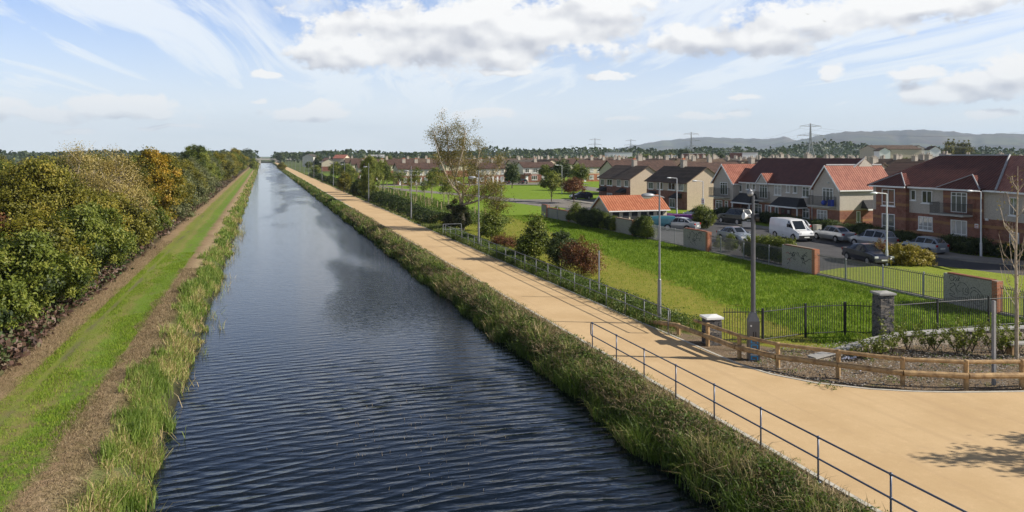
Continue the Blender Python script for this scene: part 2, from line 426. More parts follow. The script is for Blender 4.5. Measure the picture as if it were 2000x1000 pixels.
def stone_mat(name, cols, scale, flat=1.0):
    m, t, p = new_mat(name)
    oc = t.new('ShaderNodeTexCoord').outputs['Object']
    wv = t.vm('ADD', t.vm('MULTIPLY', oc, (1, 1, flat)), t.vm('MULTIPLY', t.vm('SUBTRACT', (0.5, 0.5, 0.5), (0.5, 0.5, 0.5)), (0, 0, 0)))
    v = t.new('ShaderNodeTexVoronoi'); v.feature = 'DISTANCE_TO_EDGE'; t.put(v.inputs['Vector'], wv); v.inputs['Scale'].default_value = scale
    v2 = t.new('ShaderNodeTexVoronoi'); t.put(v2.inputs['Vector'], wv); v2.inputs['Scale'].default_value = scale
    r, g, b = t.sep(v2.outputs['Color'])
    c = t.ramp(r, [(0.0, cols[0]), (0.5, cols[1]), (1.0, cols[2])])
    e = t.ss(v.outputs['Distance'], 0.0, 0.06)
    c = t.mix(e, tuple(q * 0.3 for q in cols[0]), c)
    c = t.mix(t.ss(t.noise(oc, 25, 4, 0.7), 0.4, 0.7, 0, 0.35), c, cols[0])
    t.put(p.inputs['Base Color'], c); p.inputs['Roughness'].default_value = 0.9
    setbump(t, p, t.m('ADD', e, t.m('MULTIPLY', g, 0.6)), 1.0, 0.03)
    return m
M['stone_dark'] = stone_mat('rubble_stone_grey', ((0.07, 0.07, 0.075), (0.17, 0.16, 0.155), (0.30, 0.26, 0.21)), 5.0, 2.4)
M['stone_pale'] = stone_mat('rubble_stone_buff', ((0.24, 0.20, 0.15), (0.40, 0.34, 0.26), (0.52, 0.47, 0.38)), 3.6, 1.4)

def paint(name, col, rough=0.28, metal=0.0):
    m, t, p = new_mat(name)
    oc = t.new('ShaderNodeTexCoord').outputs['Object']
    n = t.noise(oc, 1.5, 4)
    c = t.ramp(n, [(0.3, tuple(q * 0.9 for q in col)), (0.7, col)])
    x, y, z = t.sep(oc)
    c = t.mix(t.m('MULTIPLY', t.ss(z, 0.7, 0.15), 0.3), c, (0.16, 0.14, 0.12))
    t.put(p.inputs['Base Color'], c)
    p.inputs['Roughness'].default_value = rough; p.inputs['Metallic'].default_value = metal
    p.inputs['Coat Weight'].default_value = 0.6; p.inputs['Coat Roughness'].default_value = 0.08
    return m
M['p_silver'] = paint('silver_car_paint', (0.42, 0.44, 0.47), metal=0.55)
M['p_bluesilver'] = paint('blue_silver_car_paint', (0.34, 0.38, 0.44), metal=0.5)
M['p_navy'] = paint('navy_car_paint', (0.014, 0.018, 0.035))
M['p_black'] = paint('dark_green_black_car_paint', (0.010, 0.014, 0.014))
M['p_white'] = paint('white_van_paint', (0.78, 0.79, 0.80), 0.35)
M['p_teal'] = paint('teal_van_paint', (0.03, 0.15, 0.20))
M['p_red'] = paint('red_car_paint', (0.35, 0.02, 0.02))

# ---------------------------------------------------------------- the ground: one sheet, canal cut into it
def ground_mat():
    m, t, p = new_mat('ground_soil_and_grass')
    oc = t.new('ShaderNodeTexCoord').outputs['Object']
    x, y, z = t.sep(oc)
    nb = t.noise(oc, 0.55, 5, 0.6); nf = t.noise(oc, 5.0, 5, 0.7); nl = t.noise(oc, 0.05, 4, 0.6); nm = t.noise(oc, 1.6, 4, 0.65)
    n_ff = t.noise(oc, 22.0, 3, 0.7)
    xw = t.m('ADD', x, t.m('ADD', t.m('MULTIPLY', t.m('SUBTRACT', nb, 0.5), 1.3), t.m('MULTIPLY', t.m('SUBTRACT', nf, 0.5), 0.8)))
    # towpath zones
    f = t.m('DIVIDE', t.m('ADD', xw, 11.0), 8.0, clamp=True)
    def X(v): return (v + 11.0) / 8.0
    straw = (0.43, 0.32, 0.19); dirt = (0.30, 0.205, 0.12)
    tow = t.ramp(f, [(0.0, (0.045, 0.035, 0.02)), (X(-9.5), (0.07, 0.055, 0.03)), (X(-9.05), dirt), (X(-8.35), (0.33, 0.235, 0.13)), (X(-8.05), (0.22, 0.225, 0.05)), (X(-7.78), (0.20, 0.235, 0.04)),
                     (X(-7.25), (0.20, 0.24, 0.045)), (X(-6.85), (0.25, 0.235, 0.07)), (X(-6.45), (0.155, 0.245, 0.028)),
                     (X(-5.65), (0.145, 0.235, 0.03)), (X(-5.25), dirt), (X(-4.6), straw), (X(-4.0), (0.16, 0.17, 0.06)), (1.0, (0.05, 0.07, 0.03))])
    near = t.ss(y, 48.0, 14.0)
    tow = t.mix(t.m('MULTIPLY', t.ss(nm, 0.45, 0.60), t.m('ADD', t.m('MULTIPLY', near, 0.6), 0.2)), tow, (0.22, 0.17, 0.08))
    # worn wheel track
    xt = t.m('ADD', x, t.m('MULTIPLY', t.m('SUBTRACT', t.noise(oc, 0.12, 3), 0.5), 0.7))
    tr = t.m('MULTIPLY', t.ss(t.m('ADD', t.m('ABSOLUTE', t.m('ADD', xt, 7.55)), t.m('MULTIPLY', t.m('SUBTRACT', nf, 0.5), 0.35)), 0.26, 0.0), t.ss(t.noise(t.vm('MULTIPLY', oc, (1, 0.22, 1)), 0.8, 3), 0.44, 0.62))
    tow = t.mix(t.m('MULTIPLY', tr, 0.7), tow, (0.15, 0.13, 0.085))
    tr2 = t.m('MULTIPLY', t.ss(t.m('ABSOLUTE', t.m('ADD', xt, 6.15)), 0.25, 0.05), t.ss(t.noise(t.vm('MULTIPLY', oc, (1, 0.3, 1)), 1.7, 3), 0.52, 0.62))
    tow = t.mix(t.m('MULTIPLY', tr2, 0.45), tow, (0.17, 0.15, 0.07))
    # right of the canal
    lush = t.mix(t.ss(nm, 0.35, 0.7), (0.14, 0.215, 0.012), (0.20, 0.28, 0.022))
    lush = t.mix(t.ss(nb, 0.5, 0.7, 0, 0.5), lush, (0.20, 0.27, 0.03))
    mown = t.mix(t.ss(nm, 0.35, 0.65), (0.225, 0.23, 0.028), (0.28, 0.255, 0.045))
    mown = t.mix(t.ss(nf, 0.52, 0.66, 0, 0.6), mown, (0.10, 0.165, 0.022))
    line = t.m('ADD', 23.9, t.m('MULTIPLY', t.m('SUBTRACT', y, 34.0), 0.126))
    e = t.m('ADD', t.m('SUBTRACT', x, line), t.m('ADD', t.m('MULTIPLY', t.m('SUBTRACT', nb, 0.5), 5.0), t.m('MULTIPLY', t.m('SUBTRACT', nf, 0.5), 1.2)))
    field = t.mix(t.ss(e, -0.25, 0.25), mown, lush)
    field = t.mix(t.ss(y, 95.0, 105.0), field, t.mix(nb, (0.16, 0.255, 0.02), (0.20, 0.285, 0.03)))
    verge = t.mix(t.ss(nm, 0.4, 0.6), (0.25, 0.19, 0.10), (0.12, 0.15, 0.03))
    rt = t.mix(t.ss(xw, 18.6, 19.6), verge, field)
    bed = t.mix(t.ss(n_ff, 0.35, 0.65), (0.125, 0.085, 0.050), (0.29, 0.22, 0.15))
    bed = t.mix(t.ss(nm, 0.55, 0.68, 0, 0.7), bed, (0.13, 0.13, 0.04))
    inbed = t.m('MULTIPLY', t.ss(t.m('ADD', y, t.m('MULTIPLY', t.m('SUBTRACT', nf, 0.5), 1.5)), 27.6, 26.9), t.ss(x, 16.5, 17.2))
    edge2 = t.m('MULTIPLY', t.ss(t.m('ADD', y, t.m('MULTIPLY', t.m('SUBTRACT', x, 17.4), 1.5)), 32.5, 31.8), t.ss(x, 16.5, 17.0))
    inbed = t.m('MAXIMUM', inbed, edge2)
    rt = t.mix(inbed, rt, bed)
    far = t.mix(t.ss(nl, 0.4, 0.6), (0.07, 0.095, 0.03), (0.12, 0.15, 0.045))
    rt = t.mix(t.ss(y, 300.0, 420.0), rt, far)
    c = t.mix(t.m('GREATER_THAN', x, 4.0), tow, rt)
    wet = t.ss(z, -0.25, -1.0)
    c = t.mix(wet, c, (0.03, 0.03, 0.018))
    t.put(p.inputs['Base Color'], c); p.inputs['Roughness'].default_value = 0.95; p.inputs['Specular IOR Level'].default_value = 0.15
    setbump(t, p, t.m('ADD', nf, t.m('MULTIPLY', n_ff, 0.7)), 0.8, 0.10)
    return m
M['ground'] = ground_mat()
rng = np.random.default_rng(7)
xs = [-9000, -2500, -600, -150, -60, -30, -20, -15] + list(np.arange(-12, -4.3, 0.5)) + [-4.2, -3.8, -3.4, -3.0, -2.6, -1.5, 4, 9.5, 10.7, 11.1, 11.5, 11.9, 12.3, 12.7, 13.0, 13.4, 15, 17.2] + list(np.arange(18, 40, 1.0)) + [45, 60, 90, 150, 300, 700, 2000, 9000]
ys = list(np.arange(-12, 120, 1.0)) + list(np.arange(120, 260, 5.0)) + list(np.arange(260, 1000, 40.0)) + [1040, 1500, 3000, 6000, 12000]
def gz(x, y):
    if x < 4:
        z = np.interp(x, [-4.4, -3.8, -3.4, -3.0, -2.6, -1.5], [0, -0.12, -0.45, -0.85, -1.2, -1.9])
    else:
        z = np.interp(x, [9.5, 10.7, 11.1, 11.9, 12.7, 13.1], [-1.9, -1.2, -0.85, -0.4, -0.06, 0])
    return float(z)
V = []
for yy in ys:
    for xx in xs:
        a = 0.0
        if 19 <= xx <= 34 and yy < 120: a = 0.07 * math.sin(xx * 0.9 + yy * 0.31) * math.sin(yy * 0.43 - xx * 0.2) - 0.085
        if -12 <= xx <= -4.5 and yy < 300: a = 0.05 * math.sin(xx * 1.7 + yy * 0.2) * math.sin(yy * 0.37) - 0.03
        z = gz(xx, yy) + a
        if yy > 1040: z = 0.0
        V.append((xx, yy, z))
nx_ = len(xs)
F = [(j*nx_+i, j*nx_+i+1, (j+1)*nx_+i+1, (j+1)*nx_+i) for j in range(len(ys)-1) for i in range(nx_-1)]
g = link('ground', np_mesh('ground', np.array(V), np.array(F)), M['ground'], smooth=True); tag(g, kind='structure')

def water_mat():
    m, t, p = new_mat('canal_water')
    oc = t.new('ShaderNodeTexCoord').outputs['Object']
    x, y, z = t.sep(oc)
    # long arcs of ripples, centre far to the right of the near bank
    rx = t.m('SUBTRACT', x, 7.5); ry = t.m('SUBTRACT', y, -6.0)
    rad = t.m('SQRT', t.m('ADD', t.m('MULTIPLY', t.m('MULTIPLY', rx, rx), 1.0), t.m('MULTIPLY', ry, ry)))
    warp = t.noise(t.vm('MULTIPLY', oc, (0.16, 0.35, 1)), 1.0, 3, 0.55)
    ph = t.m('ADD', t.m('MULTIPLY', rad, 2 * PI / 0.54), t.m('MULTIPLY', warp, 16.0))
    w1 = t.m('SINE', ph)
    w1 = t.m('SUBTRACT', t.m('MULTIPLY', t.m('ABSOLUTE', t.m('SINE', t.m('MULTIPLY', ph, 0.5))), -1.6), 0.0)
    warp2 = t.noise(t.vm('MULTIPLY', oc, (0.3, 0.6, 1)), 1.0, 3, 0.6)
    ph2 = t.m('ADD', t.m('MULTIPLY', t.m('ADD', y, t.m('MULTIPLY', x, 0.22)), 2 * PI / 0.45), t.m('MULTIPLY', warp2, 14.0))
    w2 = t.m('MULTIPLY', t.m('SINE', ph2), 0.38)
    amp = t.noise(t.vm('MULTIPLY', oc, (0.12, 0.22, 1)), 1.0, 2)
    amp = t.ss(amp, 0.3, 0.65, 0.40, 1.0)
    fade = t.ss(y, 46.0, 18.0, 0.08, 1.0)
    chop = t.noise(t.vm('ADD', t.vm('MULTIPLY', oc, (0.75, 2.6, 1)), t.xyz(0.0, t.m('MULTIPLY', x, 0.25), 0.0)), 1.0, 3, 0.55)
    h1 = t.m('MULTIPLY', t.m('ADD', t.m('MULTIPLY', t.m('ADD', w1, w2), 0.62), t.m('MULTIPLY', chop, 1.5)), t.m('MULTIPLY', amp, fade))
    fine = t.noise(t.vm('MULTIPLY', oc, (1.3, 4.5, 1)), 1.0, 3, 0.6)
    xe = t.m('ADD', x, t.m('MULTIPLY', t.m('SUBTRACT', t.noise(t.vm('MULTIPLY', oc, (0.12, 0.03, 1)), 1.0, 3), 0.5), 16.0))
    patch = t.m('MULTIPLY', t.ss(xe, 1.5, 4.5), t.ss(y, 36.0, 50.0))
    patch = t.m('MULTIPLY', patch, t.ss(t.noise(t.vm('MULTIPLY', oc, (0.10, 0.022, 1)), 1.0, 2), 0.38, 0.5))
    fineamp = t.m('ADD', t.m('MULTIPLY', patch, 2.2), 0.34)
    h = t.m('ADD', t.m('MULTIPLY', h1, 0.5), t.m('MULTIPLY', fine, fineamp))
    p.inputs['Base Color'].default_value = (0.002, 0.0055, 0.011, 1)
    rr = t.m('ADD', 0.03, t.m('MULTIPLY', patch, 0.10))
    t.put(p.inputs['Roughness'], rr)
    p.inputs['IOR'].default_value = 1.33
    b = t.new('ShaderNodeBump'); b.inputs['Strength'].default_value = 1.0; b.inputs['Distance'].default_value = 0.046
    t.put(b.inputs['Height'], h); t.put(p.inputs['Normal'], b.outputs[0])
    return m
M['water'] = water_mat()
mb = MB(); mb.quad((-3.6, -12, -0.9), (11.4, -12, -0.9), (11.4, 1036, -0.9), (-3.6, 1036, -0.9))
tag(mb.build('canal_water', M['water']), kind='structure')

# path, kerbs
def path_mat():
    m, t, p = new_mat('buff_path_surface')
    oc = t.new('ShaderNodeTexCoord').outputs['Object']
    n1 = t.noise(oc, 0.35, 5, 0.6); n2 = t.noise(oc, 60, 3, 0.7); n3 = t.noise(oc, 3.0, 4, 0.6)
    c = t.mix(t.ss(n1, 0.35, 0.7), (0.63, 0.455, 0.255), (0.55, 0.385, 0.205))
    c = t.mix(t.ss(n2, 0.35, 0.7, 0, 0.55), c, (0.43, 0.29, 0.15))
    c = t.mix(t.ss(n3, 0.5, 0.75, 0, 0.25), c, (0.70, 0.50, 0.29))
    c = t.mix(t.ss(t.noise(t.vm('MULTIPLY', oc, (2.2, 0.07, 1)), 1.0, 4, 0.6), 0.5, 0.68, 0, 0.28), c, (0.44, 0.30, 0.17))
    c = t.mix(t.ss(t.noise(oc, 0.9, 6, 0.7), 0.58, 0.72, 0, 0.25), c, (0.46, 0.33, 0.20))
    v = t.new('ShaderNodeTexVoronoi'); t.put(v.inputs['Vector'], oc); v.inputs['Scale'].default_value = 2.2
    c = t.mix(t.ss(v.outputs['Distance'], 0.045, 0.02, 0, 0.6), c, (0.14, 0.09, 0.05))
    t.put(p.inputs['Base Color'], c); p.inputs['Roughness'].default_value = 0.92; p.inputs['Specular IOR Level'].default_value = 0.2
    setbump(t, p, n2, 0.35, 0.01)
    return m
M['path'] = path_mat()
curve = [(17.25, 33.8), (17.32, 29.5), (17.33, 27.2), (17.38, 25.6), (17.7, 24.2), (18.5, 22.8), (19.83, 21.6), (21.0, 20.95), (22.4, 20.4), (24.6, 19.8), (28, 19.3), (34, 18.9), (48, 18.6)]
mb = MB()
yy = [33.8, 60, 100, 150, 200, 250, 300, 400, 500, 700, 1000]
for a, b in zip(yy[:-1], yy[1:]): mb.quad((13.25, a, 0.012), (17.25, a, 0.012), (17.25, b, 0.012), (13.25, b, 0.012))
for (xa, ya), (xb, yb) in zip(curve[:4], curve[1:4]): mb.quad((13.25, yb, 0.012), (xb, yb, 0.012), (xa, ya, 0.012), (13.25, ya, 0.012))
mb.quad((13.25, -12, 0.012), (17.38, -12, 0.012), (17.38, 25.6, 0.012), (13.25, 25.6, 0.012))
for (xa, ya), (xb, yb) in zip(curve[3:-1], curve[4:]): mb.quad((xa, -12, 0.012), (xb, -12, 0.012), (xb, yb, 0.012), (xa, ya, 0.012))
tag(mb.build('path', M['path']), kind='structure')
mb = MB(); mb.box(13.10, 13.245, -12, 700, -0.15, 0.03)
pts = [Vector((17.25 + .0, 700, 0))] + [Vector((x_, y_, 0)) for x_, y_ in curve]
for i in range(len(pts) - 1):
    a, b = pts[i], pts[i+1]
    dirv = (b - a).normalized(); nrm = Vector((-dirv.y, dirv.x, 0)) * 0.07
    if nrm.x < 0 and nrm.y <= 0: nrm = -nrm
    q = [a + nrm*0.05, b + nrm*0.05, b + nrm * 1.6, a + nrm * 1.6]
    mb.prism([(v.x, v.y) for v in q], -0.1, 0.03 + 0.0005 * (i % 2))
tag(mb.build('kerb', M['kerb']), kind='structure')

# roads, lawn, pavements
def asphalt_mat(name, c1, c2):
    m, t, p = new_mat(name)
    oc = t.new('ShaderNodeTexCoord').outputs['Object']
    c = t.mix(t.ss(t.noise(oc, 0.4, 5, 0.6), 0.35, 0.7), c1, c2)
    c = t.mix(t.ss(t.noise(oc, 30, 3, 0.7), 0.45, 0.7, 0, 0.5), c, tuple(q * 1.5 for q in c2))
    c = t.mix(t.ss(t.noise(t.vm('MULTIPLY', oc, (1.2, 0.25, 1)), 1.0, 4), 0.62, 0.68, 0, 0.5), c, tuple(q * 0.5 for q in c1))
    t.put(p.inputs['Base Color'], c); p.inputs['Roughness'].default_value = 0.9
    return m
M['asphalt'] = asphalt_mat('street_asphalt', (0.042, 0.041, 0.045), (0.062, 0.060, 0.062))
M['road_pale'] = asphalt_mat('worn_pale_asphalt', (0.15, 0.135, 0.12), (0.21, 0.19, 0.165))
M['pavement'] = asphalt_mat('concrete_pavement', (0.20, 0.185, 0.16), (0.27, 0.25, 0.22))
def sheet(name, poly, z, m, kind='structure'):
    mb = MB(); mb.add([(q[0], q[1], z) for q in poly], [tuple(range(len(poly)))])
    return tag(mb.build(name, m), kind=kind)
sheet('street', [(35.9, 20), (60, 20), (60, 40), (52.6, 43), (51.0, 47), (51.9, 52), (51.9, 135), (45, 135), (44, 110), (36.2, 99)], 0.015, M['asphalt'])
mb = MB()
pv = [(53.2, 38), (52.2, 42.7), (50.8, 45.5), (50.6, 47.6), (52.0, 51.5), (52.0, 130)]
pw = [(56.2, 38), (54.8, 45.0), (53.9, 46.5), (53.6, 48.5), (53.9, 52.0), (53.9, 130)]
for a, b, c_, d in zip(pv[:-1], pw[:-1], pw[1:], pv[1:]): mb.prism([a, b, c_, d], -0.1, 0.12)
tag(mb.build('pavement', M['pavement']), kind='structure')
def grass_mat(name, a, b, c3):
    m, t, p = new_mat(name)
    oc = t.new('ShaderNodeTexCoord').outputs['Object']
    n = t.noise(oc, 1.3, 5, 0.65); n2 = t.noise(oc, 9, 4, 0.7)
    c = t.mix(t.ss(n, 0.35, 0.65), a, b); c = t.mix(t.ss(n2, 0.45, 0.7, 0, 0.6), c, c3)
    t.put(p.inputs['Base Color'], c); p.inputs['Roughness'].default_value = 0.95; p.inputs['Specular IOR Level'].default_value = 0.1
    setbump(t, p, n2, 0.9, 0.08)
    return m
M['lawn'] = grass_mat('lawn_turf', (0.22, 0.28, 0.035), (0.28, 0.31, 0.05), (0.16, 0.22, 0.025))
M['park'] = grass_mat('park_turf', (0.16, 0.26, 0.02), (0.21, 0.29, 0.035), (0.12, 0.20, 0.018))
sheet('lawn', [(35.75, 22), (50, 22), (50.2, 36), (48.3, 38.9), (47.6, 40.3), (46.9, 43.6), (44.9, 45.2), (43, 45.6), (39, 45.5), (36.4, 44.6), (35.75, 44.2)], 0.06, M['lawn'])
# park roads
mb = MB()
mb.add([(26.5, 215, .02), (26.2, 196, .02), (31.7, 175, .02), (39.7, 149, .02), (40.5, 135.5, .02), (42.1, 115.5, .02), (45, 112, .02), (52, 112, .02), (60, 112, .02),
        (60, 131, .02), (53.2, 135, .02), (45.9, 136, .02), (43.6, 147, .02), (41.9, 157, .02), (33.7, 186, .02), (28.8, 215, .02)],
       [(0, 1, 2, 14, 15), (2, 3, 13, 14), (3, 4, 12, 13), (12, 11, 4), (4, 5, 6, 11), (6, 7, 10, 11), (7, 8, 9, 10)])
tag(mb.build('park_road', M['road_pale']), kind='structure')
mb = MB(); mb.add([(44, 206, .024), (90, 206, .024), (90, 222, .024), (36, 222, .024), (28, 214, .024), (34, 208, .024)], [(0, 1, 2, 3, 4, 5)])
mb.add([(70.5, 150, .024), (76, 150, .024), (84, 205.9, .024), (76, 205.9, .024)], [(0, 1, 2, 3)])
tag(mb.build('far_road', M['road_pale']), kind='structure')
mb = MB(); mb.add([(27, 100, .008), (45, 100, .008), (60, 112, .008), (70, 149, .008), (76, 204, .008), (36, 206, .008), (27, 215, .008)], [(0, 1, 2, 3, 4, 5, 6)])
tag(mb.build('park_grass', M['park']), kind='structure')

# hills far away
def hills():
    m, t, p = new_mat('hill_moor')
    oc = t.new('ShaderNodeTexCoord').outputs['Object']
    x, y, z = t.sep(oc)
    n = t.noise(t.vm('MULTIPLY', oc, (1, 1, 4)), 0.0016, 6, 0.6)
    v = t.new('ShaderNodeTexVoronoi'); t.put(v.inputs['Vector'], t.vm('MULTIPLY', oc, (1, 1, 3))); v.inputs['Scale'].default_value = 0.004
    c = t.mix(t.ss(n, 0.4, 0.62), (0.055, 0.05, 0.052), (0.10, 0.078, 0.066))
    r, g_, b = t.sep(v.outputs['Color'])
    low = t.m('MULTIPLY', t.ss(z, 260.0, 90.0), t.ss(r, 0.35, 0.6))
    c = t.mix(t.m('MULTIPLY', low, 0.6), c, (0.13, 0.15, 0.07))
    c = t.mix(t.m('MULTIPLY', t.ss(z, 180.0, 60.0), t.ss(g_, 0.5, 0.7)), c, (0.035, 0.055, 0.035))
    t.put(p.inputs['Base Color'], c); p.inputs['Roughness'].default_value = 1.0; p.inputs['Specular IOR Level'].default_value = 0.0
    rngl = random.Random(3)
    def ridge(name, pts, D, depth):
        V_ = []; F_ = []; cols = []
        x0, x1 = pts[0][0], pts[-1][0]
        N = 160; K = 14
        for i in range(N + 1):
            px = x0 + (x1 - x0) * i / N
            py = np.interp(px, [q[0] for q in pts], [q[1] for q in pts])
            hz = (305 - py) * D / FPX
            hz += 3 * math.sin(px * 0.21) + 2 * math.sin(px * 0.53 + 1)
            for k in range(K + 1):
                s = k / K
                d = D - depth * (1 - s)
                u = (px - 1000) / FPX
                rel = 1 + 0.20 * math.sin(px * 0.045 + s * 3) * (1 - s) + 0.12 * math.sin(px * 0.13 + 5 * s) * (1 - s)
                zz = (hz + CAMZ) * (math.sin(s * PI / 2) ** 1.3) * min(1.0, rel) - 3 * (1 - s)
                V_.append((d * (u * CA + SA), d * (CA - u * SA), zz))
            u = (px - 1000) / FPX; d = D + 1500
            V_.append((d * (u * CA + SA), d * (CA - u * SA), -5))
        n = K + 2
        for i in range(N):
            for k in range(n - 1): F_.append((i*n+k, (i+1)*n+k, (i+1)*n+k+1, i*n+k+1))
        o = link(name, np_mesh(name, np.array(V_), np.array(F_)), m, smooth=True); tag(o, kind='structure')
    ridge('hills', [(1000, 306), (1100, 303), (1180, 297), (1210, 289), (1240, 284), (1290, 275), (1370, 268), (1440, 270), (1500, 272), (1532, 267), (1562, 276), (1620, 285), (1700, 300)], 9000, 2600)
    ridge('hills', [(1470, 300), (1545, 277), (1600, 265), (1650, 258), (1720, 256), (1800, 254), (1860, 257), (1905, 263), (1960, 261), (2100, 263), (2300, 275), (2500, 300)], 7600, 2600)
hills()
# ================================================================ railings, lamps, fences
M['rail_grey'] = mat('dull_galvanised_rail', (0.17, 0.175, 0.19), 0.5, 0.12, 6, metal=0.3)
def handrail(label, X, ysp, loopend, m):
    """tubular handrail along the path; ysp = Y of each post"""
    t = empty('handrail', (X, ysp[0], 0), 0, label, 'handrail')
    for y in ysp:
        p = MB(); p.tube([(0, y - ysp[0], -0.05), (0, y - ysp[0], 1.08)], 0.024, 8); p.tube([(0, y - ysp[0], 0), (0, y - ysp[0], 0.02)], 0.07, 8)
        p.sphere((0, y - ysp[0], 1.10), 0.045, 8, 5); p.sphere((0, y - ysp[0], 0.58), 0.042, 8, 5)
        p.build('post', m, t, smooth=True)
    for z in (1.10, 0.58):
        q = MB(); q.tube([(0, 0, z), (0, ysp[-1] - ysp[0], z)], 0.024, 8); q.build('rail', m, t, smooth=True)
    e = loopend; s = 0.16 if e == ysp[-1] else -0.16
    yb = e - ysp[0]
    q = MB(); q.tube([(0, yb, 1.10), (0, yb + s*.8, 1.09), (0, yb + s, 1.04), (0, yb + s, 0.64), (0, yb + s*.8, 0.59), (0, yb, 0.58)], 0.024, 8)
    q.build('loop_end', m, t, smooth=True)
    return t
ys1 = [onX(x, 12.98)[0] for x in (1740, 1598, 1486, 1395, 1320, 1258, 1204, 1157)]
ys1 = [ys1[0] - 4.9, ys1[0] - 2.45] + ys1
handrail('dark blue grey tubular handrail on the canal side of the buff path, nearest the camera', 12.98, ys1, ys1[-1], M['rail_blue'])
ys2 = [onX(x, 17.42)[0] for x in (1305, 1258, 1221, 1184, 1152, 1122, 1095, 1070, 1047, 1025, 1006, 987.5, 970, 955, 939.5, 926, 914, 902, 890, 879, 870)]
handrail('long galvanised tubular handrail along the field side of the path', 17.42, ys2, ys2[0], M['rail_grey'])
# the short rail beyond, turned away from the path at the gap in the hedge
t = empty('handrail', (17.42, onX(868, 17.42)[0] + .6, 0), 0, 'short galvanised rail turning off the path at the gap by the tall birch', 'handrail')
for x in (0, 1.9):
    p = MB(); p.tube([(x, 0, 0), (x, 0, 1.1)], 0.03, 6); p.build('post', M['galv'], t)
for z in (0.58, 1.1):
    p = MB(); p.tube([(0, 0, z), (1.9, 0, z)], 0.025, 6); p.build('rail', M['galv'], t)

# path lamps
def path_lamp(loc):
    t = empty('street_lamp', loc)
    c = MB(); c.tube([(0,0,0),(0,0,2.05),(0,0,2.12),(0,0,2.16)], [0.085,0.085,0.085,0.06], 10); c.tube([(0,0,2.15),(0,0,6.75)], [0.055,0.038], 8)
    c.tube([(0,0,1.55),(0,0,1.60)], 0.095, 10); c.build('column', M['lamp_grey'], t, smooth=False)
    d = MB(); d.box(-0.088,-0.05,-0.05,0.05,0.5,1.15); d.build('access_door', M['lamp_grey'], t)
    a = MB(); a.tube([(0.25,0,6.02),(0,0,6.10),(-0.35,0,6.14)], 0.03, 6); a.build('arm', M['lamp_grey'], t)
    h = MB(); h.sphere((-0.62,0,6.14), 0.36, 14, 8, (1.0,0.48,0.32)); h.build('lantern', M['galv'], t, smooth=True)
    g_ = MB(); g_.sphere((-0.66,0,6.09), 0.27, 12, 6, (1.0,0.5,0.42)); g_.build('lamp_glass', M['glassy'], t, smooth=True)
    return t
LP = [(1288,628,18.0),(935,476,18.1),(803,431,17.8),(720,398,17.75),(673,380.5,17.7),(651,371,17.7),(629,362.5,17.7),(613,356,17.7),(603,351,17.7),(594,346.5,17.7),(586,343,17.7),(577,338.7,17.7),(570,335.8,17.7),(564,333,17.7)]
LL = ['tall grey lamp post beside the end of the galvanised handrail, nearest the timber fence', 'grey lamp post standing among weeds just right of the tall ivy-footed birch',
      'grey lamp post on the path verge at the near end of the dark hedge', 'grey lamp post on the verge in front of the two big green hedge trees',
      'grey path lamp post, second along the dark hedge beyond the big green hedge trees']
lamp0 = None
for i, (x, y, X) in enumerate(LP):
    Y = onX(x, X)[0]
    o = path_lamp((X, Y, 0)) if i == 0 else copy_tree(lamp0)
    if i == 0: lamp0 = o
    o.location = (X, Y, 0)
    tag(o, LL[i] if i < 5 else 'small distant lamp post in the row along the path verge towards the horizon', 'street lamp', 'lamp posts along the canal path')

def road_lamp(loc, h, arm, label, m='lamp_white', rz=0.0):
    t = empty('street_lamp', loc, rz, label, 'street lamp', 'pale lamp columns in the housing streets')
    c = MB(); c.tube([(0,0,0),(0,0,h*0.22),(0,0,h*0.225),(0,0,h)], [0.09,0.09,0.065,0.05], 8); c.build('column', M[m], t)
    a = MB(); a.tube([(0,0,h-.03),(-0.12,0,h+0.0),(-arm,0,h+0.06)], 0.035, 6); a.build('arm', M[m], t)
    hd = MB(); hd.sphere((-arm-0.25,0,h+0.05), 0.36, 10, 6, (1,0.4,0.28)); hd.build('lantern', M['glassy'], t, smooth=True)
    return t
for x, y, top, lab in [(1732,520,378,'pale lamp column rising behind the yellow shrubs and the corner lawn'),
        (1637,447,358,'pale lamp column in front of the sunlit gable wing of the red-roofed apartments'),
        (1916,503,374,'tall pale lamp column in front of the brick and render bay at far right'),
        (1373,434,354,'pale lamp column carrying a small red and white sign, beside the round bush'),
        (1322,424,348,'slim grey lamp column in front of the wide brown-roofed house with beige gable'),
        (1205,380,343,'pale lamp column by the smaller brown-roofed house beyond the orange-roofed outbuilding'),
        (1097.5,378,323,'pale lamp column standing on the green beside the round park tree'),
        (980,384,350,'low pale lamp column at the edge of the park road, right of the birch')]:
    b = at(x, y); d = FPX * CAMZ / (y - 305); h = CAMZ - (top - 305) * d / FPX
    t = road_lamp(b, h, 0.9, lab)
    if x == 1373:
        s = MB(); s.box(-0.03, 0.0, -0.32, 0.32, h*0.43, h*0.43+0.75); so_ = s.build('street_sign', M['sign'], t)
        s = MB(); s.box(-0.034, -0.031, -0.22, 0.22, h*0.43+0.42, h*0.43+0.52); s.box(-0.034, -0.031, -0.26, 0.26, h*0.43+0.22, h*0.43+0.30); s.build('red_lettering', M['signred'], so_)
b = ad(2022, 45)
t = empty('street_lamp', b, 0, 'square lantern reaching in at the right edge of the picture above the bare sapling', 'street lamp')
t.scale = (1.2, 1.2, 1.0)
c = MB(); c.tube([(0,0,0),(0,0,7.9)], [0.09,0.05], 8); c.build('column', M['lamp_grey'], t)
c = MB(); c.tube([(0,0,7.8),(-0.45,0.14,7.85)], 0.03, 6); c.build('arm', M['lamp_grey'], t)
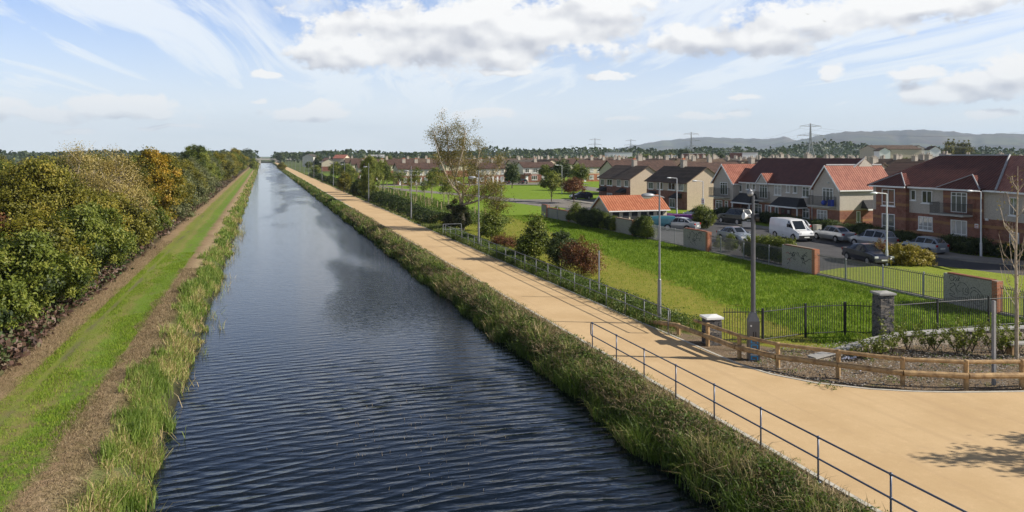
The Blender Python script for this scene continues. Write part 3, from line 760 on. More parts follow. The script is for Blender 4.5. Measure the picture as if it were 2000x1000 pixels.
c = MB(); c.prism([(-0.35,-0.1),(-0.02,-0.2),(0.03,0.1),(-0.3,0.3)], 7.45, 7.7); q = c.build('lantern', M['lamp_grey'], t); 
c = MB(); c.prism([(-0.33,-0.08),(-0.04,-0.17),(0.01,0.08),(-0.28,0.27)], 7.40, 7.448); c.build('lamp_glass', M['glassy'], q)

# timber fence (two rails) round the planting bed
TP = [at(1325,654), at(1382,676), at(1444,700), at(1519,719), at(1637,735), at(1763,752), at(1887,758), Vector((25.0,20.25,0)), Vector((27.0,19.85,0))]
tf = empty('timber_fence', TP[1], 0, 'knee-high round timber fence with two rails curving round the planting bed', 'fence')
for i, p in enumerate(TP):
    q = p - TP[1]; h = 0.52 if i == 0 else 0.98
    c = MB(); c.tube([(q.x, q.y, -0.05), (q.x, q.y, h - .03), (q.x, q.y, h)], [0.085, 0.085, 0.06], 10); c.build('post', M['wood'], tf)
def railpts(z, off, i0):
    out = []
    for i in range(i0, len(TP)):
        a = TP[max(i-1, 0)]; b = TP[min(i+1, len(TP)-1)]
        d = (b - a).normalized(); n = Vector((d.y, -d.x, 0))
        if n.x > 0 and n.y > 0: n = -n
        if n.dot(Vector((-1, -1, 0))) < 0: n = -n
        out.append(TP[i] - TP[1] + n * off + Vector((0, 0, z)))
    return out
low = railpts(0.46, 0.16, 0); low = [at(1268, 633) - TP[1] + Vector((0, 0, 0.12))] + low
for a, b in zip(low[:-1], low[1:]):
    d = (b - a).normalized() * 0.012
    c = MB(); c.tube([a + d, a.lerp(b, .5) + Vector((0,0,.006)), b - d], 0.10, 10); c.build('lower_rail', M['wood'], tf)
top = railpts(0.90, 0.0, 1); top = [top[0] + (TP[1] - TP[2]).normalized() * 0.95 + Vector((0, 0, 0.0))] + top
for i in range(len(top) - 1):
    a, b = top[i], top[i+1]; d = (b - a).normalized() * 0.010
    c = MB(); c.tube([a + d, b - d], 0.07, 10); c.build('top_rail', M['wood'], tf)

# camera mast
b = at(1471, 703)
cm = empty('camera_mast', b, R(-24), 'grey camera mast with square base cabinet sprayed blue, behind the timber fence', 'camera mast')
c = MB(); c.box(-0.21,0.21,-0.21,0.21,0,1.55); 
c.add([(-.21,-.21,1.552),(.21,-.21,1.552),(.21,.21,1.552),(-.21,.21,1.552),(-.10,-.10,1.88),(.10,-.10,1.88),(.10,.10,1.88),(-.10,.10,1.88)], [(0,1,5,4),(1,2,6,5),(2,3,7,6),(3,0,4,7),(4,5,6,7)])
cab = c.build('cabinet', M['mast_grey'], cm)
c = MB(); c.tube([(0,0,1.88),(0,0,5.75)], 0.088, 14); c.tube([(0,0,5.75),(0,0,6.45)], 0.055, 10); c.build('pole', M['mast_grey'], cm, smooth=False)
c = MB(); c.sphere((-0.12,0,6.55), 0.13, 12, 8); c.tube([(-0.12,0,6.60),(-0.12,0,6.72)],[0.15,0.02],10); c.build('dome_camera', M['galv'], cm, smooth=True)
c = MB()
for k in range(7): c.tube([(0,0,6.48),(0.16*math.cos(k*.9),0.16*math.sin(k*.9),6.83)], 0.006, 4)
c.build('bird_spikes', M['galv'], cm)
c = MB(); c.tube([(-0.08,0,5.62),(-0.22,0,5.64),(-0.38,-0.05,5.66)], [0.04,0.06,0.15], 12); c.build('horn_speaker', M['lamp_white'], cm)
c = MB(); c.box(-0.42,-0.10,-0.09,0.09,5.22,5.42); c.box(-0.10,0.0,-0.03,0.03,5.28,5.34); c.build('box_camera', M['galv'], cm)
c = MB(); c.tube([(0.08,0,5.6),(0.22,-0.02,5.6)], [0.14,0.17], 12); c.tube([(0.08,-.02,5.6),(0.225,-0.045,5.6)], [0.05,0.06], 10); c.build('round_speaker', M['dark_metal'], cm)
c = MB()    # sprayed marks and slots on the near right face
for z0, z1, y0, y1 in [(0.80,1.0,-.05,-.01),(0.80,1.0,.04,.08)]: c.box(0.2105,0.214,y0,y1,z0+.15,z1+.15)
for z0, z1, y0, y1 in [(0.80,1.0,-.05,-.01),(0.80,1.0,.04,.08)]: c.box(y0,y1,-0.214,-0.2105,z0+.15,z1+.15)
c.build('vent_slot', M['black'], cab)
c = MB()
for zc_ in (0.14, 0.36, 0.58, 0.78):
    c.box(-.13,-.08,-0.216,-0.211,zc_-.08,zc_+.08); c.box(-.079,.10,-0.216,-0.211,zc_+.04,zc_+.08); c.box(.101,.15,-0.216,-0.211,zc_-.08,zc_+.06); c.box(-.079,.04,-0.216,-0.211,zc_-.08,zc_-.05)
c.build('sprayed_lettering', M['spray_blue'], cab)
c = MB(); c.box(-.14,.15,-0.2145,-0.2105,0.235,0.265); c.box(-.05,.06,-0.2145,-0.2105,0.44,0.50); c.build('sprayed_highlight', M['spray_white'], cab)
c = MB(); c.tube([(-0.12,-.211,1.38),(-0.12,-.225,1.38)], 0.035, 8); c.build('lock', M['sign'], cab)

# plain posts
for (x, y, ztop, r, lab) in [(1941, 752, 2.94, 0.05, 'bare square steel post standing in the planting bed behind the timber fence'),
                          (1170, 582, 2.66, 0.035, 'thin bare steel pole among the weeds beside the galvanised handrail')]:
    c = MB(); c.box(-r, r, -r, r, 0, ztop); c.box(-r*.8, r*.8, -r*.8, r*.8, ztop, ztop+.01)
    o = c.build('steel_post', M['lamp_grey'], None, at(x, y)); tag(o, lab, 'post')

# stone pillars
def pillar(loc, w_, h, rz, label, m, capm='cap'):
    t = empty('stone_pillar', loc, rz, label, 'pillar')
    rr = random.Random(int(h * 10))
    c = MB(); c.box(-w_/2, w_/2, -w_/2, w_/2, -0.1, h - .1)
    z = 0.0
    while z < h - .22:      # projecting faces of the rubble
        hh = rr.uniform(.07, .14)
        for s in range(4):
            a = -w_/2
            while a < w_/2 - .06:
                l = rr.uniform(.1, .26); a1 = min(a + l, w_/2); o1 = rr.uniform(.006, .028); g_ = .008
                if s == 0: c.box(a+g_, a1-g_, -w_/2-o1, -w_/2+.01, z+g_, z+hh-g_)
                if s == 1: c.box(a+g_, a1-g_, w_/2-.01, w_/2+o1, z+g_, z+hh-g_)
                if s == 2: c.box(-w_/2-o1, -w_/2+.01, a+g_, a1-g_, z+g_, z+hh-g_)
                if s == 3: c.box(w_/2-.01, w_/2+o1, a+g_, a1-g_, z+g_, z+hh-g_)
                a = a1
        z += hh
    c.build('shaft', m, t)
    c = MB(); v = w_/2 + .07; c.box(-v, v, -v, v, h-.1, h-.02); c.add([(-v,-v,h-.019),(v,-v,h-.019),(v,v,h-.019),(-v,v,h-.019),(0,0,h+.05)], [(0,1,4),(1,2,4),(2,3,4),(3,0,4)]); c.build('cap', M[capm], t)
    return t
pillar(ad(1390, 33.2), 0.62, 1.2, R(-8), 'short stone pillar with pale cap at the path end of the black railings', M['stone_dark'], 'white')
pillar(ad(1725, 33.9), 0.62, 2.10, R(-12), 'tall rubble stone pillar with flat cap between two runs of black railings', M['stone_dark'])

def bar_fence(label, pts, h, posts_at, m, spacing=0.115, barr=0.012, rails=(0.12, None), bend=0.0, plinth=None, cat='railings', thing_name='railings', postm=None, postr=0.035):
    """pts world polyline; bars, two flat rails, posts"""
    base = Vector(pts[0]); t = empty(thing_name, base, 0, label, cat)
    P_ = [Vector(p) - base for p in pts]
    seg = [(P_[i], P_[i+1]) for i in range(len(P_)-1)]
    bars = MB()
    for a, b in seg:
        L = (b - a).length; n = max(1, int(L / spacing)); d = (b - a) / L; nn = Vector((-d.y, d.x, 0))
        for k in range(n):
            p = a + d * (k + .5) * L / n
            r = barr
            if bend: bars.tube([p + Vector((0,0,.08)), p + Vector((0,0,h-.12)), p + nn*bend + Vector((0,0,h+.04))], r, 4, cap=False)
            else: bars.tube([p + Vector((0,0,.08)), p + Vector((0,0,h+.07))], r, 4, cap=False)
    bars.build('bars', m, t)
    for z in (0.14, h - 0.1):
        r_ = MB()
        for a, b in seg: r_.tube([a + Vector((0,0,z)), b + Vector((0,0,z))], 0.021, 6)
        r_.build('rail', m, t)
    for p in posts_at:
        q = Vector(p) - base; c = MB(); c.box(q.x-postr, q.x+postr, q.y-postr, q.y+postr, -0.05, h + .05); c.build('post', postm or m, t)
    if plinth:
        c = MB()
        for a, b in seg:
            d = (b - a).normalized(); n = Vector((-d.y, d.x, 0)) * 0.10
            c.prism([(q.x, q.y) for q in (a+n, b+n, b-n, a-n)], -0.3, plinth)
        c.build('plinth', M['oldrender'], t)
    return t
L1 = [ad(1412,33.3), ad(1490,33.4), ad(1573,34.5), ad(1650,34.9), ad(1706,34.6)]
bar_fence('black vertical-bar railings on the grass between the short and the tall stone pillar', L1, 1.42, L1[1:4], M['dark_metal'])
L2 = [ad(1744,34.6), ad(1831,35.4), ad(1931,36.2), ad(2020,36.8), ad(2120,37.3)]
bar_fence('black vertical-bar railings right of the tall stone pillar, before the graffitied wall', L2, 1.46, L2[1:4], M['dark_metal'])
# stone retaining wall
c = MB(); cc = MB(); Lw = [ad(1585,30.6), ad(1640,31.2), ad(1712,32.5), ad(1760,33.3), ad(1850,33.9), ad(1985,34.5), ad(2100,35.0)]; hs = [0.06, 0.2, 0.34, 0.36, 0.36, 0.38, 0.4]
base = Lw[0].copy()
sw = empty('stone_wall', base, 0, 'low buff stone retaining wall with pale coping curving below the black railings', 'wall')
for i in range(len(Lw)-1):
    a = Lw[i] - base; b = Lw[i+1] - base; d = (b - a).normalized(); n = Vector((-d.y, d.x, 0))
    for mb_, o, za, zb in ((c, 0.17, -0.2, None), (cc, 0.23, None, 0.06)):
        q = [a+n*o, b+n*o, b-n*o, a-n*o]; hh = [hs[i], hs[i+1], hs[i+1], hs[i]]
        if mb_ is c: vs = [(v.x, v.y, -.2) for v in q] + [(v.x, v.y, z_) for v, z_ in zip(q, hh)]
        else: vs = [(v.x, v.y, z_ + .002) for v, z_ in zip(q, hh)] + [(v.x, v.y, z_ + .062) for v, z_ in zip(q, hh)]
        mb_.add(vs, [(0,3,2,1),(4,5,6,7),(0,1,5,4),(1,2,6,5),(2,3,7,6),(3,0,4,7)])
c.build('wall_face', M['stone_pale'], sw); cc.build('coping', M['cap'], sw)

# boundary line between field and street, at X = FX
FX = 35.6
def Yf(x): return onX(x, FX)[0]
def wall_panel(x0, x1, h, label, ends=(True, True), graf=None):
    y0, y1 = Yf(x1), Yf(x0)      # y0 near
    t = empty('boundary_wall', (FX, (y0+y1)/2, 0), 0, label, 'wall')
    L = (y1 - y0) / 2
    c = MB(); c.box(-0.12, 0.12, -L + (.3 if ends[0] else 0), L - (.3 if ends[1] else 0), -0.3, h); c.build('rendered_panel', M['oldrender'], t)
    c = MB(); c.box(-0.17, 0.17, -L + .30, L - .30, h, h + .07); c.build('coping', M['brick'], t)
    for k, e in enumerate(ends):
        if e:
            s = -1 if k == 0 else 1
            c = MB(); ya, yb = sorted((s * L, s * (L - .298))); c.box(-0.2, 0.2, ya, yb, -0.3, h + .04); c.build('brick_pier', M['brick_orange'], t)
    if graf: graf(t, L, h)
    return t
def strokes(t, paths, m, name='graffiti', wd=0.035):
    """flat sprayed strips on the panel face that looks to -X; paths in (y, z)"""
    c = MB()
    for pa in paths:
        n = len(pa)
        # smooth
        pts = []
        for i in range(n - 1):
            p0 = pa[max(i-1,0)]; p1 = pa[i]; p2 = pa[i+1]; p3 = pa[min(i+2,n-1)]
            for k in range(5):
                s = k / 5
                pts.append(tuple(0.5*((2*p1[j]) + (-p0[j]+p2[j])*s + (2*p0[j]-5*p1[j]+4*p2[j]-p3[j])*s*s + (-p0[j]+3*p1[j]-3*p2[j]+p3[j])*s**3) for j in (0,1)))
        pts.append(pa[-1])
        vs = []
        for i, p in enumerate(pts):
            a = pts[max(i-1,0)]; b = pts[min(i+1,len(pts)-1)]
            d = Vector((b[0]-a[0], b[1]-a[1])); d = d.normalized() if d.length > 1e-6 else Vector((1,0))
            ww = wd * (0.7 + 0.3 * math.sin(i * 1.3))
            vs += [(-0.1245, p[0] - d.y*ww/2, p[1] + d.x*ww/2), (-0.1245, p[0] + d.y*ww/2, p[1] - d.x*ww/2)]
        c.add(vs, [(2*i, 2*i+1, 2*i+3, 2*i+2) for i in range(len(pts)-1)])
    c.build(name, m, t)
def grafB(t, L, h):
    # picture left is +Y (far), right is near (-Y)
    def T(u, v): return (L - .3 - u * (2*L - .6), v * h)
    P_ = [[(.03,.92),(.06,.80),(.12,.80),(.13,.92),(.08,.96),(.03,.92)], [(.13,.80),(.17,.92),(.20,.84),(.17,.80)], [(.18,.80),(.25,.95)], [(.22,.80),(.28,.93),(.24,.86),(.29,.80)],
          [(.04,.66),(.12,.72),(.16,.68),(.08,.56),(.05,.48),(.16,.36),(.03,.34)], [(.16,.72),(.19,.50),(.24,.40)], [(.26,.70),(.20,.56),(.26,.48),(.30,.50)], [(.24,.74),(.36,.78),(.46,.66),(.48,.50),(.42,.40),(.34,.44)],
          [(.36,.62),(.34,.50),(.38,.46)], [(.42,.62),(.40,.52),(.44,.48),(.46,.56),(.42,.62)], [(.52,.62),(.58,.70),(.70,.62),(.78,.48),(.80,.30),(.74,.26),(.66,.34)], [(.54,.36),(.52,.48),(.60,.60),(.70,.52)],
          [(.66,.46),(.70,.50),(.74,.40),(.70,.34),(.66,.46)], [(.05,.30),(.20,.24),(.36,.30),(.52,.24),(.64,.28)], [(.30,.26),(.36,.14),(.44,.22),(.50,.12)], [(.60,.20),(.68,.12),(.78,.18)]]
    strokes(t, [[T(*q) for q in p] for p in P_], M['spray'])
def grafA(t, L, h, seed=1, red=True):
    rr = random.Random(seed)
    def T(u, v): return (L - .3 - u * (2*L - .6), v * h)
    P_ = []
    for k in range(9):
        u, v = rr.uniform(.12, .8), rr.uniform(.35, .8); p = [(u, v)]
        for j in range(5): p.append((min(.96, max(.04, p[-1][0] + rr.uniform(-.09, .14))), min(.92, max(.2, p[-1][1] + rr.uniform(-.22, .2)))))
        P_.append([T(*q) for q in p])
    strokes(t, P_, M['spray'], wd=.045)
    if red: strokes(t, [[T(.06,.66),(T(.12,.72)),T(.2,.62)], [T(.1,.4),T(.18,.46),T(.22,.34)]], M['spray_red'], 'red_graffiti', .05)
wall_panel(1846, 1953, 1.62, 'pale rendered wall panel with large black graffiti outline, right of the corner lawn', (True, False), grafB)
wall_panel(1530, 1596, 1.66, 'graffitied wall panel with bright orange brick pier beside the corner lawn railings', (True, False), grafA)
wall_panel(1337, 1386, 1.62, 'short graffitied wall panel with brick pier below the round bush', (True, False), lambda t, L, h: grafA(t, L, h, 5, False))
wall_panel(1203, 1240, 1.50, 'old wall panel with brick pier in front of the orange-roofed outbuilding', (True, False))
wall_panel(1112, 1150, 1.35, 'dark ivy-stained wall panel left of the orange-roofed outbuilding', (False, True))
wall_panel(1059, 1071, 1.55, 'brick and render wall stub at the far end of the field boundary', (True, False))
t = wall_panel(1071, 1112, 1.25, 'pale low wall panel with grey posts at the far end of the field boundary', (False, False))
for k in range(3):
    c = MB(); yk = (Yf(1071) - Yf(1112)) * (k - 1) * 0.45; c.box(-0.2, -0.125, yk-.04, yk+.04, 0, 1.7); c.build('post', M['galv'], t)
def rail_run(x0, x1, label, h=1.42, mm='grey_metal', n=None, plinth=.10):
    y0, y1 = Yf(x1), Yf(x0); n = n or max(2, int((y1 - y0) / 2.7))
    ps = [(FX, y0 + (y1 - y0) * (k + .5) / n, 0) for k in range(n)]
    bar_fence(label, [(FX, y0, 0), (FX, y1, 0)], h, ps, M[mm], bend=0.10, plinth=plinth, postm=M['galv'], spacing=.13, barr=.016)
rail_run(1954, 2080, 'grey bent-top railings beyond the graffiti wall at the right edge')
bar_fence('long grey bent-top railings on a low plinth along the corner lawn', [(FX, Yf(1845), 0), (FX, Yf(1597), 0)], 1.42, [(FX, Yf(x), 0) for x in (1652, 1724, 1804)], M['grey_metal'], bend=.10, plinth=.10, postm=M['galv'], spacing=.13, barr=.016)
rail_run(1387, 1529, 'pale bent-top railings with shrubs behind, between two graffitied wall panels', mm='grey_metal')
rail_run(1241, 1336, 'pale railings hiding the parked saloon cars, below the near lamp head', mm='galv')
rail_run(1151, 1202, 'overgrown railings left of the old wall panel at the outbuilding', mm='galv')

# ================================================================ buildings
class Plane:
    """vertical plane; 'x': faces -X at X=c, a runs along Y; 'y': faces -Y at Y=c, a runs along X"""
    def __init__(s, kind, c, off): s.k = kind; s.c = c; s.off = Vector(off)
    def P(s, a, b, o):
        v = Vector((s.c - o, a, b)) if s.k == 'x' else Vector((a, s.c - o, b))
        return v - s.off
    def px(s, x, y):
        u = (x - 1000) / FPX
        return onX(x, s.c, y) if s.k == 'x' else onY(x, s.c, y)
    def box(s, mb, a0, a1, b0, b1, o0, o1):
        vs = [s.P(a, b, o) for o in (o0, o1) for a, b in ((a0,b0),(a1,b0),(a1,b1),(a0,b1))]
        return mb.add(vs, [(0,1,2,3),(4,7,6,5),(0,4,5,1),(1,5,6,2),(2,6,7,3),(3,7,4,0)])
def window(t, pl, a0, a1, b0, b1, nv=1, tr=None, sill=True, name='window', fr=0.07, wallo=0.0, fm='white', pm='glass', label=None):
    a0, a1 = sorted((a0, a1)); b0, b1 = sorted((b0, b1))
    f = MB(); o0, o1 = wallo - .03, wallo + .05
    pl.box(f, a0, a1, b1 - fr, b1, o0, o1); pl.box(f, a0, a1, b0, b0 + fr, o0, o1)
    pl.box(f, a0, a0 + fr, b0 + fr, b1 - fr, o0, o1); pl.box(f, a1 - fr, a1, b0 + fr, b1 - fr, o0, o1)
    for k in range(nv):
        a = a0 + (a1 - a0) * (k + 1) / (nv + 1); pl.box(f, a - fr*.45, a + fr*.45, b0 + fr, b1 - fr, o0, o1 - .006)
    if tr:
        z = b0 + (b1 - b0) * tr; e = [a0 + fr] + [a0 + (a1 - a0) * (k + 1) / (nv + 1) for k in range(nv)] + [a1 - fr]
        for p, q in zip(e[:-1], e[1:]): pl.box(f, p + (.03 if p != e[0] else 0), q - (.03 if q != e[-1] else 0), z - .025, z + .025, o0, o1 - .009)
    o = f.build(name, M[fm], t)
    g_ = MB(); pl.box(g_, a0 + fr*.5, a1 - fr*.5, b0 + fr*.5, b1 - fr*.5, wallo - .02, wallo + .018); g_.build('pane', M[pm], o)
    if sill:
        s = MB(); pl.box(s, a0 - .08, a1 + .08, b0 - .09, b0 - .002, wallo - .02, wallo + .12); s.build('sill', M['white'], o)
    return o
def pxwin(t, pl, x0, y0, x1, y1, **k):
    a0, z1 = pl.px(x0, y0); a1, z0 = pl.px(x1, y1)
    # keep the head and foot level: take z at the middle column
    xm = (x0 + x1) / 2; z1 = pl.px(xm, y0 + (y1-y0)*0.0)[1]; z0 = pl.px(xm, y1)[1]
    return window(t, pl, a0, a1, z0, z1, **k)
def balcony(t, pl, x0, x1, ztop, zfloor, depth=0.9, wallo=0.0):
    a0 = pl.px(x0, 350)[0]; a1 = pl.px(x1, 350)[0]; a0, a1 = sorted((a0, a1))
    c = MB(); pl.box(c, a0, a1, zfloor - .16, zfloor, wallo, wallo + depth); bb = c.build('balcony', M['concrete'], t)
    r = MB(); n = int((a1 - a0) / .12)
    for k in range(n + 1):
        a = a0 + .02 + (a1 - a0 - .04) * k / n; r.tube([pl.P(a, zfloor, wallo+depth-.04), pl.P(a, ztop, wallo+depth-.04)], 0.015, 4, cap=False)
    m_ = int(depth / .12)
    for a in (a0 + .02, a1 - .02):
        for k in range(m_): r.tube([pl.P(a, zfloor, wallo + depth*k/m_), pl.P(a, ztop, wallo + depth*k/m_)], 0.015, 4, cap=False)
        r.tube([pl.P(a, ztop, wallo), pl.P(a, ztop, wallo+depth-.04)], .02, 4)
    r.tube([pl.P(a0, ztop, wallo+depth-.04), pl.P(a1, ztop, wallo+depth-.04)], .022, 4)
    r.build('balustrade', M['dark_metal'], bb)
    return bb
def slab(mb, poly, th=0.14):
    n = len(poly); vs = [tuple(p) for p in poly] + [(p[0], p[1], p[2] - th) for p in poly]
    mb.add(vs, [tuple(range(n)), tuple(range(n, 2*n))[::-1]] + [(i, n+i, n+(i+1) % n, (i+1) % n) for i in range(n)])

# ---- red-roofed apartment block in the middle (facade X=60, wings X=59)
B0 = Vector((60, 82, 0))
lb = empty('apartment_building', B0, 0, 'two-storey apartment block with long red roof and two gabled end wings with balconies', 'building')
O = B0
plM = Plane('x', 60.0, O); plW = Plane('x', 59.0, O)
yL0, yL1 = onX(1393, 59)[0], onX(1432, 59)[0]; yR0, yR1 = onX(1588, 59)[0], onX(1640, 59)[0]
zE = 4.66; zB = 2.15; BK = 68.2
def wallbox(t, name, m, x0, x1, y0, y1, z0, z1, off):
    c = MB(); c.box(x0-off.x, x1-off.x, min(y0,y1)-off.y, max(y0,y1)-off.y, z0, z1); return c.build(name, M[m], t)
wallbox(lb, 'wall', 'brick_band', 60.0, BK, yR0, yL1, -0.4, zB, O); wallbox(lb, 'upper_wall', 'dash', 60.03, BK, yR0 + .0, yL1, zB, zE, O)
def gable_wing(t, X0, X1, y0, y1, zb, ze, zp, off, roofm='tile_red_sun', backz=None, sidem='brick_band', upm='dash'):
    y0, y1 = sorted((y0, y1)); ym = (y0 + y1) / 2
    wallbox(t, 'wing_wall', sidem, X0, X1, y0, y1, -0.4, zb, off)
    c = MB(); x0, x1 = X0 + .03 - off.x, X1 - off.x; a, b, m_ = y0 + .03 - off.y, y1 - .03 - off.y, ym - off.y
    c.add([(x0,a,zb),(x0,b,zb),(x0,b,ze),(x0,m_,zp-.1),(x0,a,ze),(x1,a,zb),(x1,b,zb),(x1,b,ze),(x1,m_,zp-.1),(x1,a,ze)],
          [(0,1,2,3,4),(9,8,7,6,5),(0,5,6,1),(1,6,7,2),(2,7,8,3),(3,8,9,4),(4,9,5,0)])
    c.build('wing_upper_wall', M[upm], t)
    r = MB(); xo = X0 - .25 - off.x; ov = .22; sl_ = (zp - ze) / (ym - y0)
    slab(r, [(xo, y0-ov-off.y, ze-ov*sl_), (xo, m_, zp), (x1, m_, zp), (x1, y0-ov-off.y, ze-ov*sl_)][::-1])
    r.build('wing_roof', M[roofm], t)
    r = MB(); slab(r, [(xo, y1+ov-off.y, ze-ov*sl_), (xo, m_, zp+.002), (x1, m_, zp+.002), (x1, y1+ov-off.y, ze-ov*sl_)])
    r.build('wing_roof', M[roofm], t)
    r = MB()    # white verge boards
    for s, ye in ((0, y0-ov), (1, y1+ov)):
        p0 = Vector((xo-.03, ye-off.y, ze-ov*sl_)); p1 = Vector((xo-.03, m_, zp))
        r.add([p0+Vector((0,0,-.22)), p0+Vector((0,0,.01)), p1+Vector((0,0,.01)), p1+Vector((0,0,-.22)), p0+Vector((.028,0,-.22)), p0+Vector((.028,0,.01)), p1+Vector((.028,0,.01)), p1+Vector((.028,0,-.22))],
              [(0,1,2,3),(7,6,5,4),(0,4,5,1),(1,5,6,2),(2,6,7,3),(3,7,4,0)])
    r.box(xo+.03, x1, y0-ov-.10-off.y, y0-ov-.0-off.y, ze-ov*sl_-.15, ze-ov*sl_-.02)
    r.build('verge_board', M['white'], t)
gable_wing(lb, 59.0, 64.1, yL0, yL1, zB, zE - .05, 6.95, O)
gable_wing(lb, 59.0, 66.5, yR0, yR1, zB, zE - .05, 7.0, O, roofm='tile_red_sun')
# main roof
r = MB(); off = O; ov = .3; xr = 64.1; zr = 7.75
slab(r, [(60-ov-off.x, yR1-.0+2.0-off.y, zE), (60-ov-off.x, yL1-.1-off.y, zE), (xr-off.x, yL1+1.0-off.y, zr), (xr-off.x, yR1+2.0-off.y, zr)][::-1])
slab(r, [(xr-off.x+.001, yR1+2.0-off.y, zr), (xr-off.x+.001, yL1+1.0-off.y, zr), (BK+ov-off.x, yL1+1-off.y, zE), (BK+ov-off.x, yR1+2.0-off.y, zE)][::-1])
slab(r, [(60-ov-off.x, yL1-.1-off.y, zE), (BK+ov-off.x, yL1+.99-off.y, zE), (xr-off.x, yL1+.99-off.y, zr-.003)][::-1])
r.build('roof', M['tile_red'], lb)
r = MB(); r.add([(xr-off.x-.7, yR1+1.99-off.y, 7.0), (xr-off.x, yR1+1.99-off.y, zr-.05), (BK-off.x, yR1+1.99-off.y, zE), (xr-off.x-3, yR1+1.99-off.y, zE)], [(0,1,2,3)]); r.build('gable_infill', M['dash'], lb)
r = MB(); r.tube([(xr-.05-off.x, yR1+1.98-off.y, zr+.03), (60.9-off.x, yR1+1.98-off.y, 5.6)], .09, 6); r.tube([(59-off.x, (yR0+yR1)/2-off.y, 7.03), (66.5-off.x, (yR0+yR1)/2-off.y, 7.03)], .09, 6)
r.build('ridge_flashing', M['lead'], lb)
c = MB(); c.box(59.58-off.x, 59.70-off.x, yR0+.3-off.y, yL1-.3-off.y, zE-.16, zE-.03); c.build('gutter', M['white'], lb)
for x in (1433, 1586):
    c = MB(); y_ = onX(x, 59.85)[0]; c.tube([(59.85-off.x, y_-off.y, 0), (59.85-off.x, y_-off.y, zE-.15)], .04, 6); c.build('drainpipe', M['white'], lb)
# small middle gable
y0, y1 = sorted((onX(1478, 59.7)[0], onX(1500, 59.7)[0])); ym = (y0+y1)/2
c = MB(); xo = 59.66 - off.x
c.add([(xo, y0-off.y, zE-.3), (xo, y1-off.y, zE-.3), (xo, y1-off.y, zE), (xo, ym-off.y, 5.75), (xo, y0-off.y, zE), (62.2-off.x, ym-off.y, 5.7)], [(0,1,2,3,4),(2,3,5),(3,4,5)]); c.build('dormer_gable', M['dash'], lb)
for s in (0, 1):
    c = MB(); ye = (y0-.15, y1+.15)[s]
    pl_ = [(xo-.1, ye-off.y, zE-.08), (xo-.1, ym-off.y, 5.88+.002*s), (62.3-off.x, ym-off.y, 5.88+.002*s), (60.3-off.x, ye-off.y, zE+.1)]
    slab(c, pl_[::-1] if s == 0 else pl_, .1); c.build('dormer_roof', M['tile_red_sun' if s == 0 else 'tile_red'], lb)  # sun-side slope takes the lit tile copy, the other slope the dark one
    c = MB(); p0 = Vector((xo-.13, ye-off.y, zE-.08)); p1 = Vector((xo-.13, ym-off.y, 5.88))
    c.add([p0+Vector((0,0,-.16)), p0, p1, p1+Vector((0,0,-.16))], [(0,1,2,3)]); c.build('verge_board', M['white'], lb)
for q in [(1398,391,1411,408),(1416,392,1422,412)]: pxwin(lb, plW, *q, nv=1 if q[2]-q[0] > 9 else 0, tr=.7)
for q in [(1439.5,357,1449.5,374.5),(1458,358,1464,370),(1469.5,359,1476,371),(1513,361,1526,381),(1536,362,1543,376),(1549.5,363,1557,377),(1567.5,365,1581,385),
          (1439.5,396,1444.5,411),(1474.5,399,1488,417.5),(1494.5,400,1500.5,420),(1514,404,1520.5,420),(1568,407,1581,426)]:
    pxwin(lb, plM, *q, nv=1 if q[2]-q[0] > 9 else 0, tr=.7 if q[2]-q[0] > 9 else None)
for pl, q in [(plW, (1407,356,1421,380)), (plM, (1484,360,1499,387)), (plW, (1607,367,1627.5,397.5))]: pxwin(lb, pl, *q, nv=2, tr=.8, sill=False, name='balcony_door')
pxwin(lb, plW, 1596,410,1616,434, nv=2, tr=.7)
def zpx(X, x, y): return onX(x, X, y)[1]
balcony(lb, plW, 1395, 1425, zpx(59,1410,367), zpx(59,1410,383)); balcony(lb, plM, 1473, 1503, zpx(60,1488,374), zpx(60,1488,390)); balcony(lb, plW, 1588, 1633, zpx(59,1610,383), zpx(59,1610,401))
c = MB(); c.box(58.35-off.x, 58.7-off.x, yR1+.5-off.y, yR1+1.1-off.y, zpx(59,1610,401), zpx(59,1610,401)+.7); c.sphere((58.3-off.x, yR1+1.6-off.y, zpx(59,1610,401)+.35), .3, 8, 6)
tag(c.build('storage_box', M['blue_plastic'], None, O), 'blue plastic box standing on the right wing balcony of the red-roofed apartments', 'box')
